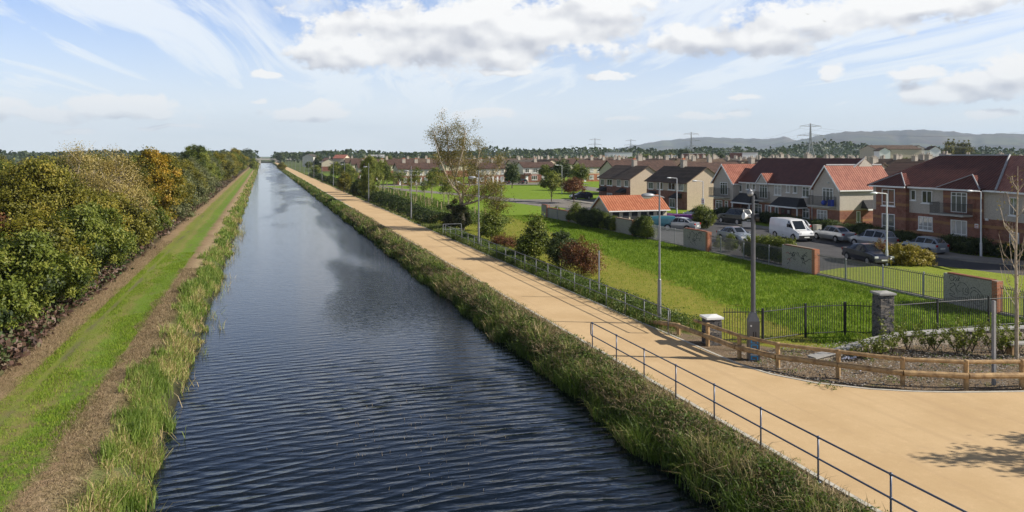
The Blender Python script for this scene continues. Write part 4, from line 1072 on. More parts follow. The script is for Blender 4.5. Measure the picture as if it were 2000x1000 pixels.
# porches
def porch(t, X, x0, x1, ztop, zeave, off, doors, zf=-.1, dep=1.5):
    y0, y1 = sorted((onX(x0, X-.8)[0], onX(x1, X-.8)[0]))
    c = MB(); a, b = y0-off.y, y1-off.y; xf = X-dep-off.x; xb = X-off.x
    vs = [(xf,a,zeave),(xf,b,zeave),(xb,b,zeave),(xb,a,zeave),(xf+.9,a+.7,ztop),(xf+.9,b-.7,ztop),(xb,b-.7,ztop),(xb,a+.7,ztop)]
    c.add(vs, [(0,3,2,1),(0,1,5,4),(1,2,6,5),(3,0,4,7),(4,5,6,7),(2,3,7,6)]); pr = c.build('porch_roof', M['felt'], t)
    c = MB(); c.box(xf-.04,xf+.04,a,b,zeave-.16,zeave-.003); c.box(xf+.041,xb,a-.001,a+.06,zeave-.16,zeave-.003); c.build('porch_fascia', M['white'], pr)
    for yy_ in (a+.15, b-.15):
        c = MB(); c.box(xf+.1,xf+.22,yy_-.06,yy_+.06,-.3,zeave-.1); c.build('porch_post', M['white'], t)
    for q in doors:
        z1 = zpx(X, (q[0]+q[2])/2, q[1]); ya, yb = sorted((onX(q[0], X)[0], onX(q[2], X)[0])); n = 2
        for k in range(n):
            c = MB(); w_ = (yb-ya)/n; c.box(X-.06-off.x, X+.02-off.x, ya+k*w_+.02-off.y, ya+(k+1)*w_-.02-off.y, zf-.3, z1); d_ = c.build('door', M['dark_wood'], t)
            c = MB(); c.box(X-.068-off.x, X-.061-off.x, ya+k*w_+w_*.3-off.y, ya+(k+1)*w_-w_*.3-off.y, z1-.75, z1-.3); c.build('door_pane', M['glass'], d_)
porch(lb, 60, 1436, 1472, zpx(59.5,1458,378), zpx(59,1450,395), O, [(1449,399,1466,424)])
porch(lb, 60, 1511, 1566, zpx(59.5,1540,386), zpx(59,1540,403), O, [(1525,405,1546,432)])
# lit side wall of right wing : lower brick is orange in the sun; side porch and window
plS = Plane('y', yR1, O)
pxwin(lb, plS, 1672.5, 412.5, 1680, 434, nv=0, wallo=0.0)
xa, xb = onY(1681, yR1)[0], onY(1706, yR1)[0]
c = MB(); za = zpx(59, 1640, 408); c.add([(xa-off.x, yR1-1.1-off.y, za), (xb-off.x, yR1-1.1-off.y, za), (xb-off.x, yR1-off.y, za+.9), (xa+.3-off.x, yR1-off.y, za+.9), (xa-off.x, yR1-off.y, za), (xb-off.x, yR1-off.y, za)], [(0,1,2,3),(0,3,4),(1,5,2),(0,4,5,1)])
c.build('side_porch_roof', M['felt'], lb)
c = MB(); c.box(xa-off.x, xb-off.x, yR1-1.14-off.y, yR1-1.06-off.y, za-.16, za-.003); c.build('side_porch_fascia', M['white'], lb)
c = MB(); c.box(xb-.6-off.x, xb-.1-off.x, yR1-1.0-off.y, yR1-.6-off.y, -.2, za-.165); c.build('side_porch_pier', M['brick_orange'], lb)

# ---- right apartment block
B1 = Vector((57, 54, 0)); O = B1; off = O
rb = empty('apartment_building', B1, 0, 'brick and pebble-dashed apartment block with dark red hipped roof at the right edge', 'building')
Xr = 57.0; plR = Plane('x', Xr, O); plB = Plane('x', Xr - .4, O)
zE2 = 5.22; zB2 = 2.8
yA = onX(1705, Xr)[0]; y1b, y1e = onX(1711, Xr-.4)[0], onX(1769, Xr-.4)[0]; y2b, y2e = onX(1842, Xr-.4)[0], onX(1914, Xr-.4)[0]; yT = 47.8
wallbox(rb, 'wall', 'brick_band', Xr, 65.5, yT, yA, -.3, zB2, O); wallbox(rb, 'upper_wall', 'dash', Xr+.03, 65.5, yT, yA, zB2, zE2, O)
wallbox(rb, 'brick_bay', 'brick_band', Xr-.4, Xr+.01, y1e, y1b, -.3, zE2-.01, O); wallbox(rb, 'brick_bay', 'brick_band', Xr-.4, Xr+.01, y2e, y2b, -.3, zE2-.01, O)
# turned wing
wd_ = Vector((-SA-.03*CA, -(CA-.03*SA), 0)).normalized(); wn = Vector((-wd_.y, wd_.x, 0))
if wn.x > 0: wn = -wn
p0 = Vector((Xr, yT+.0, 0)) - O; p1 = p0 + wd_ * 9
for nm, m_, z0, z1, o_ in (('wing_wall', 'brick_band', -.3, zB2, 0), ('wing_upper_wall', 'dash', zB2, zE2, .03)):
    c = MB(); q = [p0 - wn*o_, p1 - wn*o_, p1 - wn*8, p0 - wn*8]; c.prism([(v.x, v.y) for v in q], z0, z1); c.build(nm, M[m_], rb)
for (sa_, sb_, za, zb_) in ((.9, 2.0, 3.3, 4.75), (.9, 2.1, .7, 2.0), (4.5, 5.8, 3.3, 4.75)):
    f = MB(); g_ = MB(); si = MB()
    def bx(mb, s0, s1, z0, z1, o0, o1):
        vs = [p0 + wd_*s + wn*o + Vector((0,0,z)) for o in (o0, o1) for s, z in ((s0,z0),(s1,z0),(s1,z1),(s0,z1))]
        mb.add(vs, [(0,1,2,3),(4,7,6,5),(0,4,5,1),(1,5,6,2),(2,6,7,3),(3,7,4,0)])
    bx(f, sa_, sb_, zb_-.07, zb_, -.02, .05); bx(f, sa_, sb_, za, za+.07, -.02, .05); bx(f, sa_, sa_+.07, za+.07, zb_-.07, -.02, .05); bx(f, sb_-.07, sb_, za+.07, zb_-.07, -.02, .05); bx(f, (sa_+sb_)/2-.03, (sa_+sb_)/2+.03, za+.07, zb_-.07, -.02, .045)
    o = f.build('window', M['white'], rb); bx(g_, sa_+.03, sb_-.03, za+.03, zb_-.03, -.01, .018); g_.build('pane', M['glass'], o); bx(si, sa_-.08, sb_+.08, za-.09, za-.002, -.01, .12); si.build('sill', M['white'], o)
# roofs
ov = .42; xr = 61.3; zr = 8.05; yr0 = onX(1835, xr)[0]; yr1 = onX(1972, xr)[0]; ve = Vector((Xr-ov, onX(1945, Xr-ov)[0]))
def w3(x, y, z): return (x-off.x, y-off.y, z)
r = MB(); slab(r, [w3(Xr-ov, ve.y, zE2), w3(Xr-ov, yA+.35, zE2), w3(xr, yr0, zr), w3(xr, yr1, zr)][::-1]); slab(r, [w3(Xr-ov+.02, yA+.352, zE2), w3(66, yA+.352, zE2), w3(xr, yr0+.002, zr)][::-1])
slab(r, [w3(xr+.002, yr0, zr), w3(66, yA+.35, zE2), w3(66, 40, zE2), w3(xr+.002, 40, zr)][::-1]); r.build('roof', M['tile_red'], rb)
e0 = Vector((Xr-ov, ve.y, zE2)); e1 = e0 + wd_*10; rr1 = Vector((xr, yr1, zr)); rr2 = rr1 + wd_*10
r = MB(); slab(r, [tuple(Vector(v) - O) for v in (e1 + Vector((0,0,.0)), e0, rr1, rr2)][::-1]); r.build('wing_roof', M['tile_red_sun'], rb)  # brighter tile copy paints the gleam of this slope
r = MB(); r.tube([e0 - O + Vector((0,0,.05)), rr1 - O + Vector((0,0,.06))], .10, 6); r.tube([w3(xr, yr0, zr+.04), w3(xr, yr1, zr+.04)], .07, 6)
# projecting hipped bays on the roof
def bayroof(y0, y1, peakx, peaky, xb):
    zp = onX(peakx, xb, peaky)[1]; yp = onX(peakx, xb)[0]
    X0 = Xr - .4 - ov
    a = Vector((X0, y0-.35, zE2+.012)); b = Vector((X0, y1+.35, zE2+.012)); pk = Vector((xb, yp, zp)); 
    bk = Vector((xb+ (zp-zE2)*.0 + 1.2, yp, zp)); q = MB()
    slab(q, [a-O, b-O, pk-O], .1)
    s = (xr-(Xr-ov))/(zr-zE2)
    ea = Vector((Xr-ov+.2, a.y, zE2+.16)); eb = Vector((Xr-ov+.2, b.y, zE2+.16)); 
    q.add([a-O, pk-O, Vector((Xr-ov+(zp-zE2)*s+.1, yp, zp))-O, ea-O], [(0,1,2,3)]); q.add([b-O, eb-O, Vector((Xr-ov+(zp-zE2)*s+.1, yp, zp))-O, pk-O], [(0,1,2,3)])
    q.build('bay_roof', M['tile_red'], rb)
    q = MB(); q.tube([a-O+Vector((0,0,.03)), pk-O+Vector((0,0,.05))], .06, 6); q.tube([b-O+Vector((0,0,.03)), pk-O+Vector((0,0,.05))], .04, 6); q.build('hip_flashing', M['lead'], rb)
bayroof(y1e, y1b, 1760, 338, 57.9); bayroof(y2e, y2b, 1899, 342, 57.9)
r.build('ridge_flashing', M['lead'], rb)
c = MB(); c.box(Xr-ov-.12-off.x, Xr-ov-.001-off.x, y2b+.3-off.y, y1e-.3-off.y, zE2-.16, zE2-.02); c.box(Xr-ov-.12-off.x, Xr-ov-.001-off.x, ve.y-off.y, y2e-.3-off.y, zE2-.16, zE2-.02)
for a, b in ((y1e,y1b),(y2e,y2b)): c.box(Xr-.4-ov-.12-off.x, Xr-.4-ov-.001-off.x, a-.35-off.y, b+.35-off.y, zE2-.16, zE2-.02)
c.build('gutter', M['white'], rb)
q = [e0 + Vector((0,0,-.16)) - O, e1 + Vector((0,0,-.16)) - O, e1 + Vector((0,0,-.02)) - O, e0 + Vector((0,0,-.02)) - O]; c = MB(); c.add([v + wn*.02 for v in q] + [v + wn*.12 for v in q], [(4,5,6,7),(3,2,6,7),(0,1,5,4)]); c.build('wing_gutter', M['white'], rb)
for X_, q, nv, tr in [(plB,(1723,369,1748,402),1,.22),(plB,(1723,417.5,1748,451),1,.3),(plR,(1779.5,371,1789,391),0,None),(plR,(1801,372.5,1821,397),1,None),(plR,(1794,423,1822,450),2,.3),(plB,(1857.5,430,1889,468.5),2,.3)]:
    pxwin(rb, X_, *q, nv=nv, tr=tr)
pxwin(rb, plB, 1858,375.5,1889,415, nv=2, tr=.82, sill=False, name='balcony_door')
balcony(rb, plB, 1834, 1900, zpx(Xr-.8,1865,397), zpx(Xr-.8,1865,418), 1.1)
c = MB(); y_ = onX(1843.5, Xr-.5)[0]; c.tube([w3(Xr-.06, y_+.12, 0), w3(Xr-.06, y_+.12, zE2-.1)], .045, 6); c.build('drainpipe', M['white'], rb)
c = MB(); a, z1 = onX(1904, Xr-.4, 437); b, z0 = onX(1911, Xr-.4, 446); plB.box(c, b, a, z0, z1, .0, .03); s_ = c.build('wall_sign', M['sign'], rb)
c = MB(); plB.box(c, b+.05, a-.05, z0+.06, z0+.12, .031, .034); plB.box(c, b+.05, a-.05, z0+.2, z0+.26, .031, .034); c.build('sign_lettering', M['signred'], s_)
c = MB(); a, z1 = onX(1925, Xr, 426); b, z0 = onX(1931, Xr, 431); plR.box(c, b, a, z0, z1, .0, .09); c.build('alarm_box', M['sign'], rb)

# ---- generic gabled house, local frame: front faces -y at y=0, x along the front
def house(name, W_, D_, ze, zr, m_low, m_up, m_roof, zb=2.5, wins=(), doors=(), chim=(), porch_=None, label=None, cat='house', group=None, loc=(0,0,0), rz=0, hip=False, low=0.0, gablewin=False):
    t = empty(name, loc, rz, label, cat, group)
    h = W_/2
    if zb > 0.1:
        c = MB(); c.box(-h, h, 0, D_, low, zb); c.build('wall', M[m_low], t)
    c = MB(); a0, a1 = -h+.02, h-.02
    if hip: c.box(a0, a1, .02, D_-.02, zb, ze)
    else: c.add([(a0,.02,zb),(a1,.02,zb),(a1,D_-.02,zb),(a0,D_-.02,zb),(a0,.02,ze),(a1,.02,ze),(a1,D_-.02,ze),(a0,D_-.02,ze),(a0,D_/2,zr-.08),(a1,D_/2,zr-.08)],
          [(0,1,5,4),(2,3,7,6),(1,2,6,9,5),(3,0,4,8,7),(4,5,9,8),(6,7,8,9),(0,3,2,1)])
    c.build('upper_wall' if zb > .1 else 'wall', M[m_up], t)
    ov = .3; s = (zr-ze)/(D_/2); r = MB(); ri = D_*.45 if hip else -.25
    slab(r, [(-h-.25,-ov,ze-ov*s+.05),(h+.25,-ov,ze-ov*s+.05),(h-ri,D_/2,zr),(-h+ri,D_/2,zr)])
    slab(r, [(-h-.25,D_+ov,ze-ov*s+.05),(h+.25,D_+ov,ze-ov*s+.05),(h-ri,D_/2,zr+.001),(-h+ri,D_/2,zr+.001)][::-1])
    if hip:
        slab(r, [(h+.252,-ov,ze-ov*s+.05),(h+.252,D_+ov,ze-ov*s+.05),(h-ri,D_/2,zr-.002)]); slab(r, [(-h-.252,-ov,ze-ov*s+.05),(-h-.252,D_+ov,ze-ov*s+.05),(-h+ri,D_/2,zr-.002)][::-1])
    ro = r.build('roof', M[m_roof], t)
    g_ = MB(); g_.box(-h-.2, h+.2, -ov-.1, -ov-.002, ze-ov*s-.08, ze-ov*s+.03); g_.build('gutter', M['dark_wood'] if m_roof != 'tile_orange' else M['white'], t)
    for cx in chim:
        c = MB(); c.box(cx-.45, cx+.45, D_/2-.35, D_/2+.35, zr-.8, zr+.95); c.box(cx-.5, cx+.5, D_/2-.4, D_/2+.4, zr+.951, zr+1.05); ch = c.build('chimney', M['chimney'], ro)
        c = MB()
        for k in (-.22, .22): c.tube([(cx+k, D_/2, zr+1.051), (cx+k, D_/2, zr+1.35)], .11, 6)
        c.build('chimney_pot', M['pot'] if name != 'estate_house' else M['chimney'], ch)
    pl = Plane('y', 0.0, (0,0,0))
    for (a, b, z0, z1, nv) in wins: window(t, pl, a, b, z0, z1, nv=nv, tr=None, sill=True, wallo=0.01)
    for (a, b) in doors:
        c = MB(); c.box(a, b, -.04, .03, low, 2.05); d_ = c.build('door', M['white'], t)
    if porch_:
        a, b = porch_
        c = MB(); c.add([(a,-1.1,2.35),(b,-1.1,2.35),(b,0,2.9),(a,0,2.9),(a,0,2.35),(b,0,2.35)], [(0,1,2,3),(0,3,4),(1,5,2),(0,4,5,1)]); c.build('porch_roof', M[m_roof], t)
    return t

# semi-detached pair of brown-roofed houses (fronts to -X : rz=-90, local x = -Y)
def semi(xa, xb, ridge_px, ridge_y, eave_z, label, wins, lowwins, chim_px, Xf=60.0, brick_y=372):
    ya, yb = onX(xb, Xf)[0], onX(xa, Xf)[0]      # near, far
    yc = (ya + yb) / 2; W_ = yb - ya
    Xridge = onY(ridge_px, ya)[0]; D_ = 2 * (Xridge - Xf); zr = onY(ridge_px, ya, ridge_y)[1]
    def L(px): return yc - onX(px, Xf)[0]
    def Z(px, y): return onX(px, Xf, y)[1]
    ws = [(L(q[0]), L(q[2]), Z((q[0]+q[2])/2, q[3]), Z((q[0]+q[2])/2, q[1]), 1) for q in wins + lowwins]
    zb = Z((xa+xb)/2, brick_y)
    ch = [L(c_) for c_ in chim_px]
    t = house('house', W_, D_, eave_z, zr, 'brick', 'dash_beige', 'tile_brown', zb, ws, (), ch, None, label, 'house', None, (Xf, yc, 0), R(-90), low=-.8)
    # the gables are rendered down to the ground
    for sx in (-1, 1):
        c = MB(); xs_ = sorted((sx*(W_/2+.002), sx*(W_/2+.012))); c.box(xs_[0], xs_[1], .0, D_, -.8, zb); c.build('gable_wall', M['dash_beige'], t)
    for lx in (-W_*.32, W_*.30):
        c = MB(); c.add([(lx-1.0,-1.2,1.75),(lx+1.0,-1.2,1.75),(lx+1.0,0,2.4),(lx-1.0,0,2.4),(lx-1.0,-1.2,1.65),(lx+1.0,-1.2,1.65),(lx+1,0,1.65),(lx-1,0,1.65)], [(0,1,2,3),(4,7,6,5),(0,4,5,1),(0,3,7,4),(1,5,6,2)]); c.build('porch_roof', M['felt'], t)
    return t
semi(1263, 1342, 1380, 326, 4.15, 'wide brown-roofed house with sunlit beige gable, beside the gabled apartment wing', [(1267.5,356,1276,369),(1284,356,1295,370),(1305.5,357,1319,371),(1326,358,1335,372.5)], [(1307.5,387.5,1319,405)], (1323-24,), brick_y=372)
semi(1170, 1231, 1266, 324, 4.15, 'smaller brown-roofed house with sunlit beige gable, directly beyond the orange roof', [(1174,350,1180,362),(1186,350,1196,362.5),(1205.5,351,1213,364),(1220.5,352.5,1227,364.5)], [(1186,377,1196,390)], (1205,), brick_y=363)

# orange roofed outbuilding, front to -Y
ya = 78.3; xa = onY(1190, ya)[0]; xb = onY(1303, ya)[0]
ob = house('outbuilding', xb-xa, 4.4, 2.2, 3.62, 'dash_cream', 'dash_cream', 'tile_orange', 0.0, (), (), (), None, 'small single-storey outbuilding with bright orange tiled roof and dark doorways', 'outbuilding', None, ((xa+xb)/2, ya, -.05), 0, low=-.5)
pl = Plane('y', 0.0, (0,0,0))
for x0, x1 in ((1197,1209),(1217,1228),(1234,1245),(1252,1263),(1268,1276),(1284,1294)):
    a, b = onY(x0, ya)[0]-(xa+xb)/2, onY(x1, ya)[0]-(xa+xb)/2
    c = MB(); pl.box(c, a, b, .0, 1.85, .015, .05); c.build('doorway', M['doorway_shade'], ob)  # flat dark panels paint the shade inside the openings
c = MB(); h_ = (xb-xa)/2
for s in (0, 1):
    p0 = Vector((-h_-.27, -.3 if s == 0 else 4.7, 2.03)); p1 = Vector((-h_-.27, 2.2, 3.62)); c.add([p0+Vector((0,0,-.17)), p0+Vector((0,0,.03)), p1+Vector((0,0,.03)), p1+Vector((0,0,-.17))], [(0,1,2,3)])
c.build('verge_board', M['white'], ob)

# terraces round the green, fronts to -Y
def terrace(x0, x1, ybase, ye, yr, label, mlow, mup, mroof, units=2, chim=(.5,), extra=None):
    d = FPX * CAMZ / (ybase - 305.0); Pa = ad(x0, d); Pb = ad(x1, d)
    Yf_ = (Pa.y + Pb.y) / 2; xa = onY(x0, Yf_)[0]; xb = onY(x1, Yf_)[0]; W_ = xb - xa
    ze = CAMZ - (ye - 305) * d / FPX; zr = CAMZ - (yr - 305) * (d + 4) / FPX
    ws = []; drs = []
    n = units; u = W_ / n
    for k in range(n):
        c0 = -W_/2 + k*u
        m_ = 1 if k % 2 == 0 else -1
        def f(a, b):
            a, b = c0 + u/2 + m_*(a-.5)*u, c0 + u/2 + m_*(b-.5)*u
            return min(a, b), max(a, b)
        a, b = f(.12, .36); ws.append((a, b, ze-1.75, ze-.45, 1)); a, b = f(.60, .86); ws.append((a, b, ze-1.75, ze-.45, 1))
        a, b = f(.52, .86); ws.append((a, b, .75, 2.05, 2)); a, b = f(.14, .30); drs.append((a, b))
    t = house('terrace_house', W_, 8.0, ze, zr, mlow, mup, mroof, 2.45, ws, drs, [(-.5+c_)*W_ for c_ in chim], (-W_/2+.2, -W_/2+u*.45), label, 'house', None, ((xa+xb)/2, Yf_, 0), 0)
    return t
terrace(777, 858, 361, 329, 317.5, 'terraced house with dark gable and white upper storey, left of the birch', 'brick', 'dash_cream', 'tile_rust', 4, (.2, .5, .8))
terrace(928, 987, 359, 328, 317, 'terraced house half hidden behind the birch foliage, cream above brick', 'brick', 'dash_cream', 'tile_rust', 3, (.3, .7))
terrace(1022, 1085, 356, 326, 316, 'white and brick house with low brown roof facing the green, right of the birch', 'brick', 'dash_pale', 'tile_rust', 2, (.5,))
terrace(1137, 1240, 354, 325, 312, 'long terrace with cream upper storey at the right side of the green', 'brick_orange', 'dash_cream', 'tile_rust', 4, (.27, .5, .8))
terrace(700, 762, 352, 327, 317, 'terrace with rusty roof glimpsed behind the hedge trees', 'brick', 'dash_cream', 'tile_rust', 3, (.2, .8))
# ================================================================ vehicles
def vehicle(kind, label, cat, loc, heading, paint_, L=4.2, W_=1.68, H_=1.42, group='vehicles parked in the housing street'):
    """local x forward; heading = angle of the nose from +X"""
    t = empty('parked_car' if kind != 'van' else 'parked_van', loc, heading, label, cat, group)
    h = L/2
    # stations: x, belt height, top height, top half width, belt half width, floor
    if kind == 'saloon': S = [(-1,.62,.62,.74,.78),(-.985,.86,.86,.74,.84),(-.93,.93,.95,.70,.9),(-.70,.94,.99,.66,.95),(-.46,.95,1.33,.60,.98),(-.12,.94,1.42,.60,1),(.14,.92,1.40,.60,1),(.42,.90,.97,.68,.99),(.80,.80,.84,.70,.95),(.95,.68,.72,.66,.88),(1,.5,.55,.6,.76)]
    elif kind == 'hatch': S = [(-1,.66,.68,.7,.8),(-.985,.92,.95,.7,.88),(-.95,.95,1.0,.68,.92),(-.78,.96,1.36,.60,.97),(-.40,.95,1.43,.61,1),(.05,.93,1.42,.61,1),(.38,.91,.98,.68,.99),(.78,.82,.86,.68,.94),(.94,.70,.74,.64,.86),(1,.52,.56,.58,.74)]
    elif kind == 'estate': S = [(-1,.68,.70,.7,.8),(-.985,.98,1.0,.7,.88),(-.96,1.0,1.06,.68,.93),(-.82,1.0,1.52,.61,.98),(-.40,.98,1.60,.62,1),(.10,.96,1.57,.62,1),(.46,.94,1.03,.68,.99),(.82,.84,.90,.68,.93),(.95,.70,.74,.62,.85),(1,.52,.56,.56,.72)]
    elif kind == 'suv': S = [(-1,.78,.80,.8,.86),(-.99,1.12,1.15,.8,.94),(-.97,1.15,1.2,.75,.95),(-.86,1.16,1.74,.66,.98),(-.40,1.14,1.80,.67,1),(.10,1.12,1.78,.67,1),(.36,1.10,1.18,.74,1),(.88,1.02,1.08,.78,.96),(.97,.90,.94,.76,.9),(1,.6,.66,.74,.84)]
    else: S = [(-1,1.25,2.1,.86,.96),(-.99,1.3,2.33,.84,.98),(-.60,1.3,2.40,.84,1),(.0,1.3,2.40,.84,1),(.26,1.3,2.36,.83,1),(.36,1.28,2.28,.80,1),(.62,1.18,1.26,.82,.99),(.90,.95,1.02,.80,.95),(.975,.75,.80,.76,.9),(1,.5,.55,.72,.84)]
    sc = H_/max(s[2] for s in S)
    hw = W_/2; zf = .26
    body = MB(); vs = []; 
    for (x, zb, zt, wt, wb) in S:
        zb *= sc if sc > 1 else 1; zt = zt * sc if zt > 1.1 else zt
        X = x*h; sill = zf + (.12 if abs(x) > .95 else 0)
        vs.append([(X,-wb*hw*.95,sill),(X,-wb*hw,(sill+zb)/2),(X,-wb*hw*.965,zb),(X,-wt*hw-.0,max(zt-.06,zb+.001)),(X,-wt*hw*.82,zt),(X,wt*hw*.82,zt),(X,wt*hw,max(zt-.06,zb+.001)),(X,wb*hw*.965,zb),(X,wb*hw,(sill+zb)/2),(X,wb*hw*.95,sill)])
    n = 10; V_ = [v for r in vs for v in r]; Fb = []; Gs = {'side_window': [], 'windscreen': [], 'rear_window': []}
    for i in range(len(S)-1):
        tall = [S[i][2]-S[i][1] > .2, S[i+1][2]-S[i+1][1] > .2]
        for k in range(n-1):
            f = (i*n+k, (i+1)*n+k, (i+1)*n+k+1, i*n+k+1); Fb.append((f, k, i, tall))
        Fb.append(((i*n+n-1, (i+1)*n+n-1, (i+1)*n, i*n), 9, i, tall))
    bf = []; gs = {'side_window': [], 'windscreen': [], 'rear_window': []}
    for f, k, i, tall in Fb:
        kind_side = k in (2, 6); topk = k in (3, 4, 5)
        van = kind == 'van'
        if kind_side and all(tall) and (not van or i == 4): gs['side_window'].append((f, k)); bf.append(f); continue
        if kind_side and any(tall) and not van and not all(tall): gs['side_window'].append((f, k)); bf.append(f); continue
        if k == 4 and any(tall) and not all(tall): gs['windscreen' if S[i][0] > 0 else 'rear_window'].append((f, k))
        if van and kind_side and i == 5: gs['side_window'].append((f, k))
        bf.append(f)
    bf += [tuple(range(n)), tuple((len(S)-1)*n + k for k in range(n))[::-1]]
    body.add(V_, bf); bo = body.build('body', M[paint_], t)
    bv = bo.modifiers.new('bevel', 'BEVEL'); bv.width = .045; bv.segments = 3; bv.limit_method = 'ANGLE'; bv.angle_limit = R(18)
    for nm, fl in gs.items():
        groups_ = {}
        for f, k in fl: groups_.setdefault(k if nm == 'side_window' else 0, []).append(f)
        for k, fs in groups_.items():
            g_ = MB()
            for f in fs:
                P_ = [Vector(V_[j]) for j in f]; c_ = sum(P_, Vector()) / 4
                no = (P_[1]-P_[0]).cross(P_[3]-P_[0])
                if no.length < 1e-6: no = (P_[2]-P_[1]).cross(P_[3]-P_[2])
                no.normalize()
                if no.dot(c_ - Vector((0,0,.6))) < 0: no = -no
                g_.add([tuple(c_ + (p - c_)*.88 + no*.012) for p in P_], [(0,1,2,3)])
            g_.build(nm, M['carglass'], t)
    wx = (.62, -.60) if kind != 'van' else (.66, -.56); wr = .31 if kind in ('saloon', 'hatch', 'estate') else .36
    for x in wx:
        for s in (-1, 1):
            c = MB(); y0 = s*(hw-.20); y1 = s*(hw+.005); c.tube([(x*h,y0,wr),(x*h,y1-s*.02,wr),(x*h,y1,wr)], [wr,wr,wr*.93], 18); wh = c.build('wheel', M['tyre'], t)
            c = MB(); c.tube([(x*h,y1-s*.02,wr),(x*h,y1+s*.008,wr)], [wr*.64,wr*.6], 14); rm = c.build('rim', M['rim'], wh)
            c = MB()
            th = [(x*h+(wr+.07)*math.cos(a), z) for a in np.linspace(0, PI, 9) for z in [max(.26, wr+(wr+.07)*math.sin(a))]]
    # wheel arches (dark)
    for x in wx:
        for s in (-1, 1):
            c = MB(); ya = s*(hw*.99+.004); pts = [(x*h+(wr+.06)*math.cos(a), ya*.985, wr+(wr+.06)*math.sin(a)*.98) for a in np.linspace(0, PI, 11)]
            c.add(pts, [tuple(range(11))]); c.build('wheel_arch', M['black'], t)
    for s in (-1, 1):
        z = .66 if kind in ('saloon','hatch','estate') else .82
        c = MB(); c.box(h*.955, h*.992, min(s*hw*.55, s*hw*.86), max(s*hw*.55, s*hw*.86), z-.07, z+.07); c.build('headlight', M['clearlight'], t)
        z = .80 if kind in ('saloon','hatch','estate') else 1.0
        c = MB(); c.box(-h*1.004, -h*.955, min(s*hw*.62, s*hw*.88), max(s*hw*.62, s*hw*.88), z-.09, z+.09); c.build('tail_light', M['redlight'], t)
        c = MB(); c.box(h*.36, h*.36+.12, min(s*hw*.98, s*(hw+.16)), max(s*hw*.98, s*(hw+.16)), .92 if kind != 'van' else 1.3, 1.05 if kind != 'van' else 1.6); c.build('mirror', M['black'] if kind == 'van' else M[paint_], t)
    c = MB(); c.box(-h*1.012, -h*1.0, -.26, .26, .52, .63); c.build('number_plate', M['plate'], t)
    c = MB(); c.box(h*1.0, h*1.012, -.26, .26, .40, .50); c.build('number_plate', M['plate'], t)
    for xx in (-1, 1):
        c = MB(); c.box(xx*h*1.008-.05*(xx>0), xx*h*1.008+.05*(xx<0), -hw*.86, hw*.86, .30, .50 if kind != 'van' else .62); c.build('bumper', M['black'] if kind in ('van','suv') else M[paint_], t)
    c = MB()
    for s in (-1, 1): c.box(-h*.42, h*.42, min(s*hw*.995, s*(hw*.995+.02)), max(s*hw*.995, s*(hw*.995+.02)), .50, .55)
    return t
def spot(xr, yr, xf, yf, W_, side):
    """wheel contact points of the camera side (rear px, front px) -> centre and heading"""
    r, f = at(xr, yr), at(xf, yf); d = (f - r).normalized(); n = Vector((d.y, -d.x, 0))
    if n.x < 0: n = -n
    c = (r + f)/2 + n * (W_/2)
    return (c.x, c.y, 0.015), math.atan2(d.y, d.x)
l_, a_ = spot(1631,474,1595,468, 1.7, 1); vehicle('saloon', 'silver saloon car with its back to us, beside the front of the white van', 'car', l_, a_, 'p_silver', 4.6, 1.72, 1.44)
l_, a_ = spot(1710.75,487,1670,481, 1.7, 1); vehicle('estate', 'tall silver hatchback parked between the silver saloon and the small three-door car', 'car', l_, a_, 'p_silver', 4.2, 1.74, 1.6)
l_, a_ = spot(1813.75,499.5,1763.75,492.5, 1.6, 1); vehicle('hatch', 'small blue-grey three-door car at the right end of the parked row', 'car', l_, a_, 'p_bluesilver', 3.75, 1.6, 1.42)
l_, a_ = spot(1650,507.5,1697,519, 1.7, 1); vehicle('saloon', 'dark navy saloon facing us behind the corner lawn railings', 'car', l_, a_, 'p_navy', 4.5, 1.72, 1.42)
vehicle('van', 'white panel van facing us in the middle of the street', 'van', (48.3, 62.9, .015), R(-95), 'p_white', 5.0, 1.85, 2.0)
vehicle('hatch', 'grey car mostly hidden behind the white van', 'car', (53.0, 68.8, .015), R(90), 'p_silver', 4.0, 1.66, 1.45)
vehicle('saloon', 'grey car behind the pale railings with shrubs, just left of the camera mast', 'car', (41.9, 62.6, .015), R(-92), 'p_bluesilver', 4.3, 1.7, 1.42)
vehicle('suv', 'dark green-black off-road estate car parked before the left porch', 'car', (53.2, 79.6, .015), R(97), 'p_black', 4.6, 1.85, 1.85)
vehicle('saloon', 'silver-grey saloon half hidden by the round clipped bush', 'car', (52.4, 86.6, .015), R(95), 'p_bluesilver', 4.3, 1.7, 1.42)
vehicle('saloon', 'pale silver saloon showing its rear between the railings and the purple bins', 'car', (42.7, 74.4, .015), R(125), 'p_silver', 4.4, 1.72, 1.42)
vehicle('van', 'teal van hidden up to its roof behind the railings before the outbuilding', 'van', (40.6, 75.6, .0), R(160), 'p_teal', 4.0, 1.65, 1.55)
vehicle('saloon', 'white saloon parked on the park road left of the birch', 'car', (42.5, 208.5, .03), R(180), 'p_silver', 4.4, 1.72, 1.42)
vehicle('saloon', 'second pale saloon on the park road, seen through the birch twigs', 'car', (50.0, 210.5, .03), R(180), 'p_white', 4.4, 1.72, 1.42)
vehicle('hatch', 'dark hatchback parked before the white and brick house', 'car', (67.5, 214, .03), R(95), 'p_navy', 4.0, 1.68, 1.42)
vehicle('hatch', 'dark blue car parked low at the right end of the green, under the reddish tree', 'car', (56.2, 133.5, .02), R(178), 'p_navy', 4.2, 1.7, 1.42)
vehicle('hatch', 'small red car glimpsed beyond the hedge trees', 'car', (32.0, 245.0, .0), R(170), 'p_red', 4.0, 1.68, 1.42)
vehicle('hatch', 'black hatchback parked next to the dark one by the green', 'car', (71.5, 213, .03), R(95), 'p_black', 4.0, 1.68, 1.42)

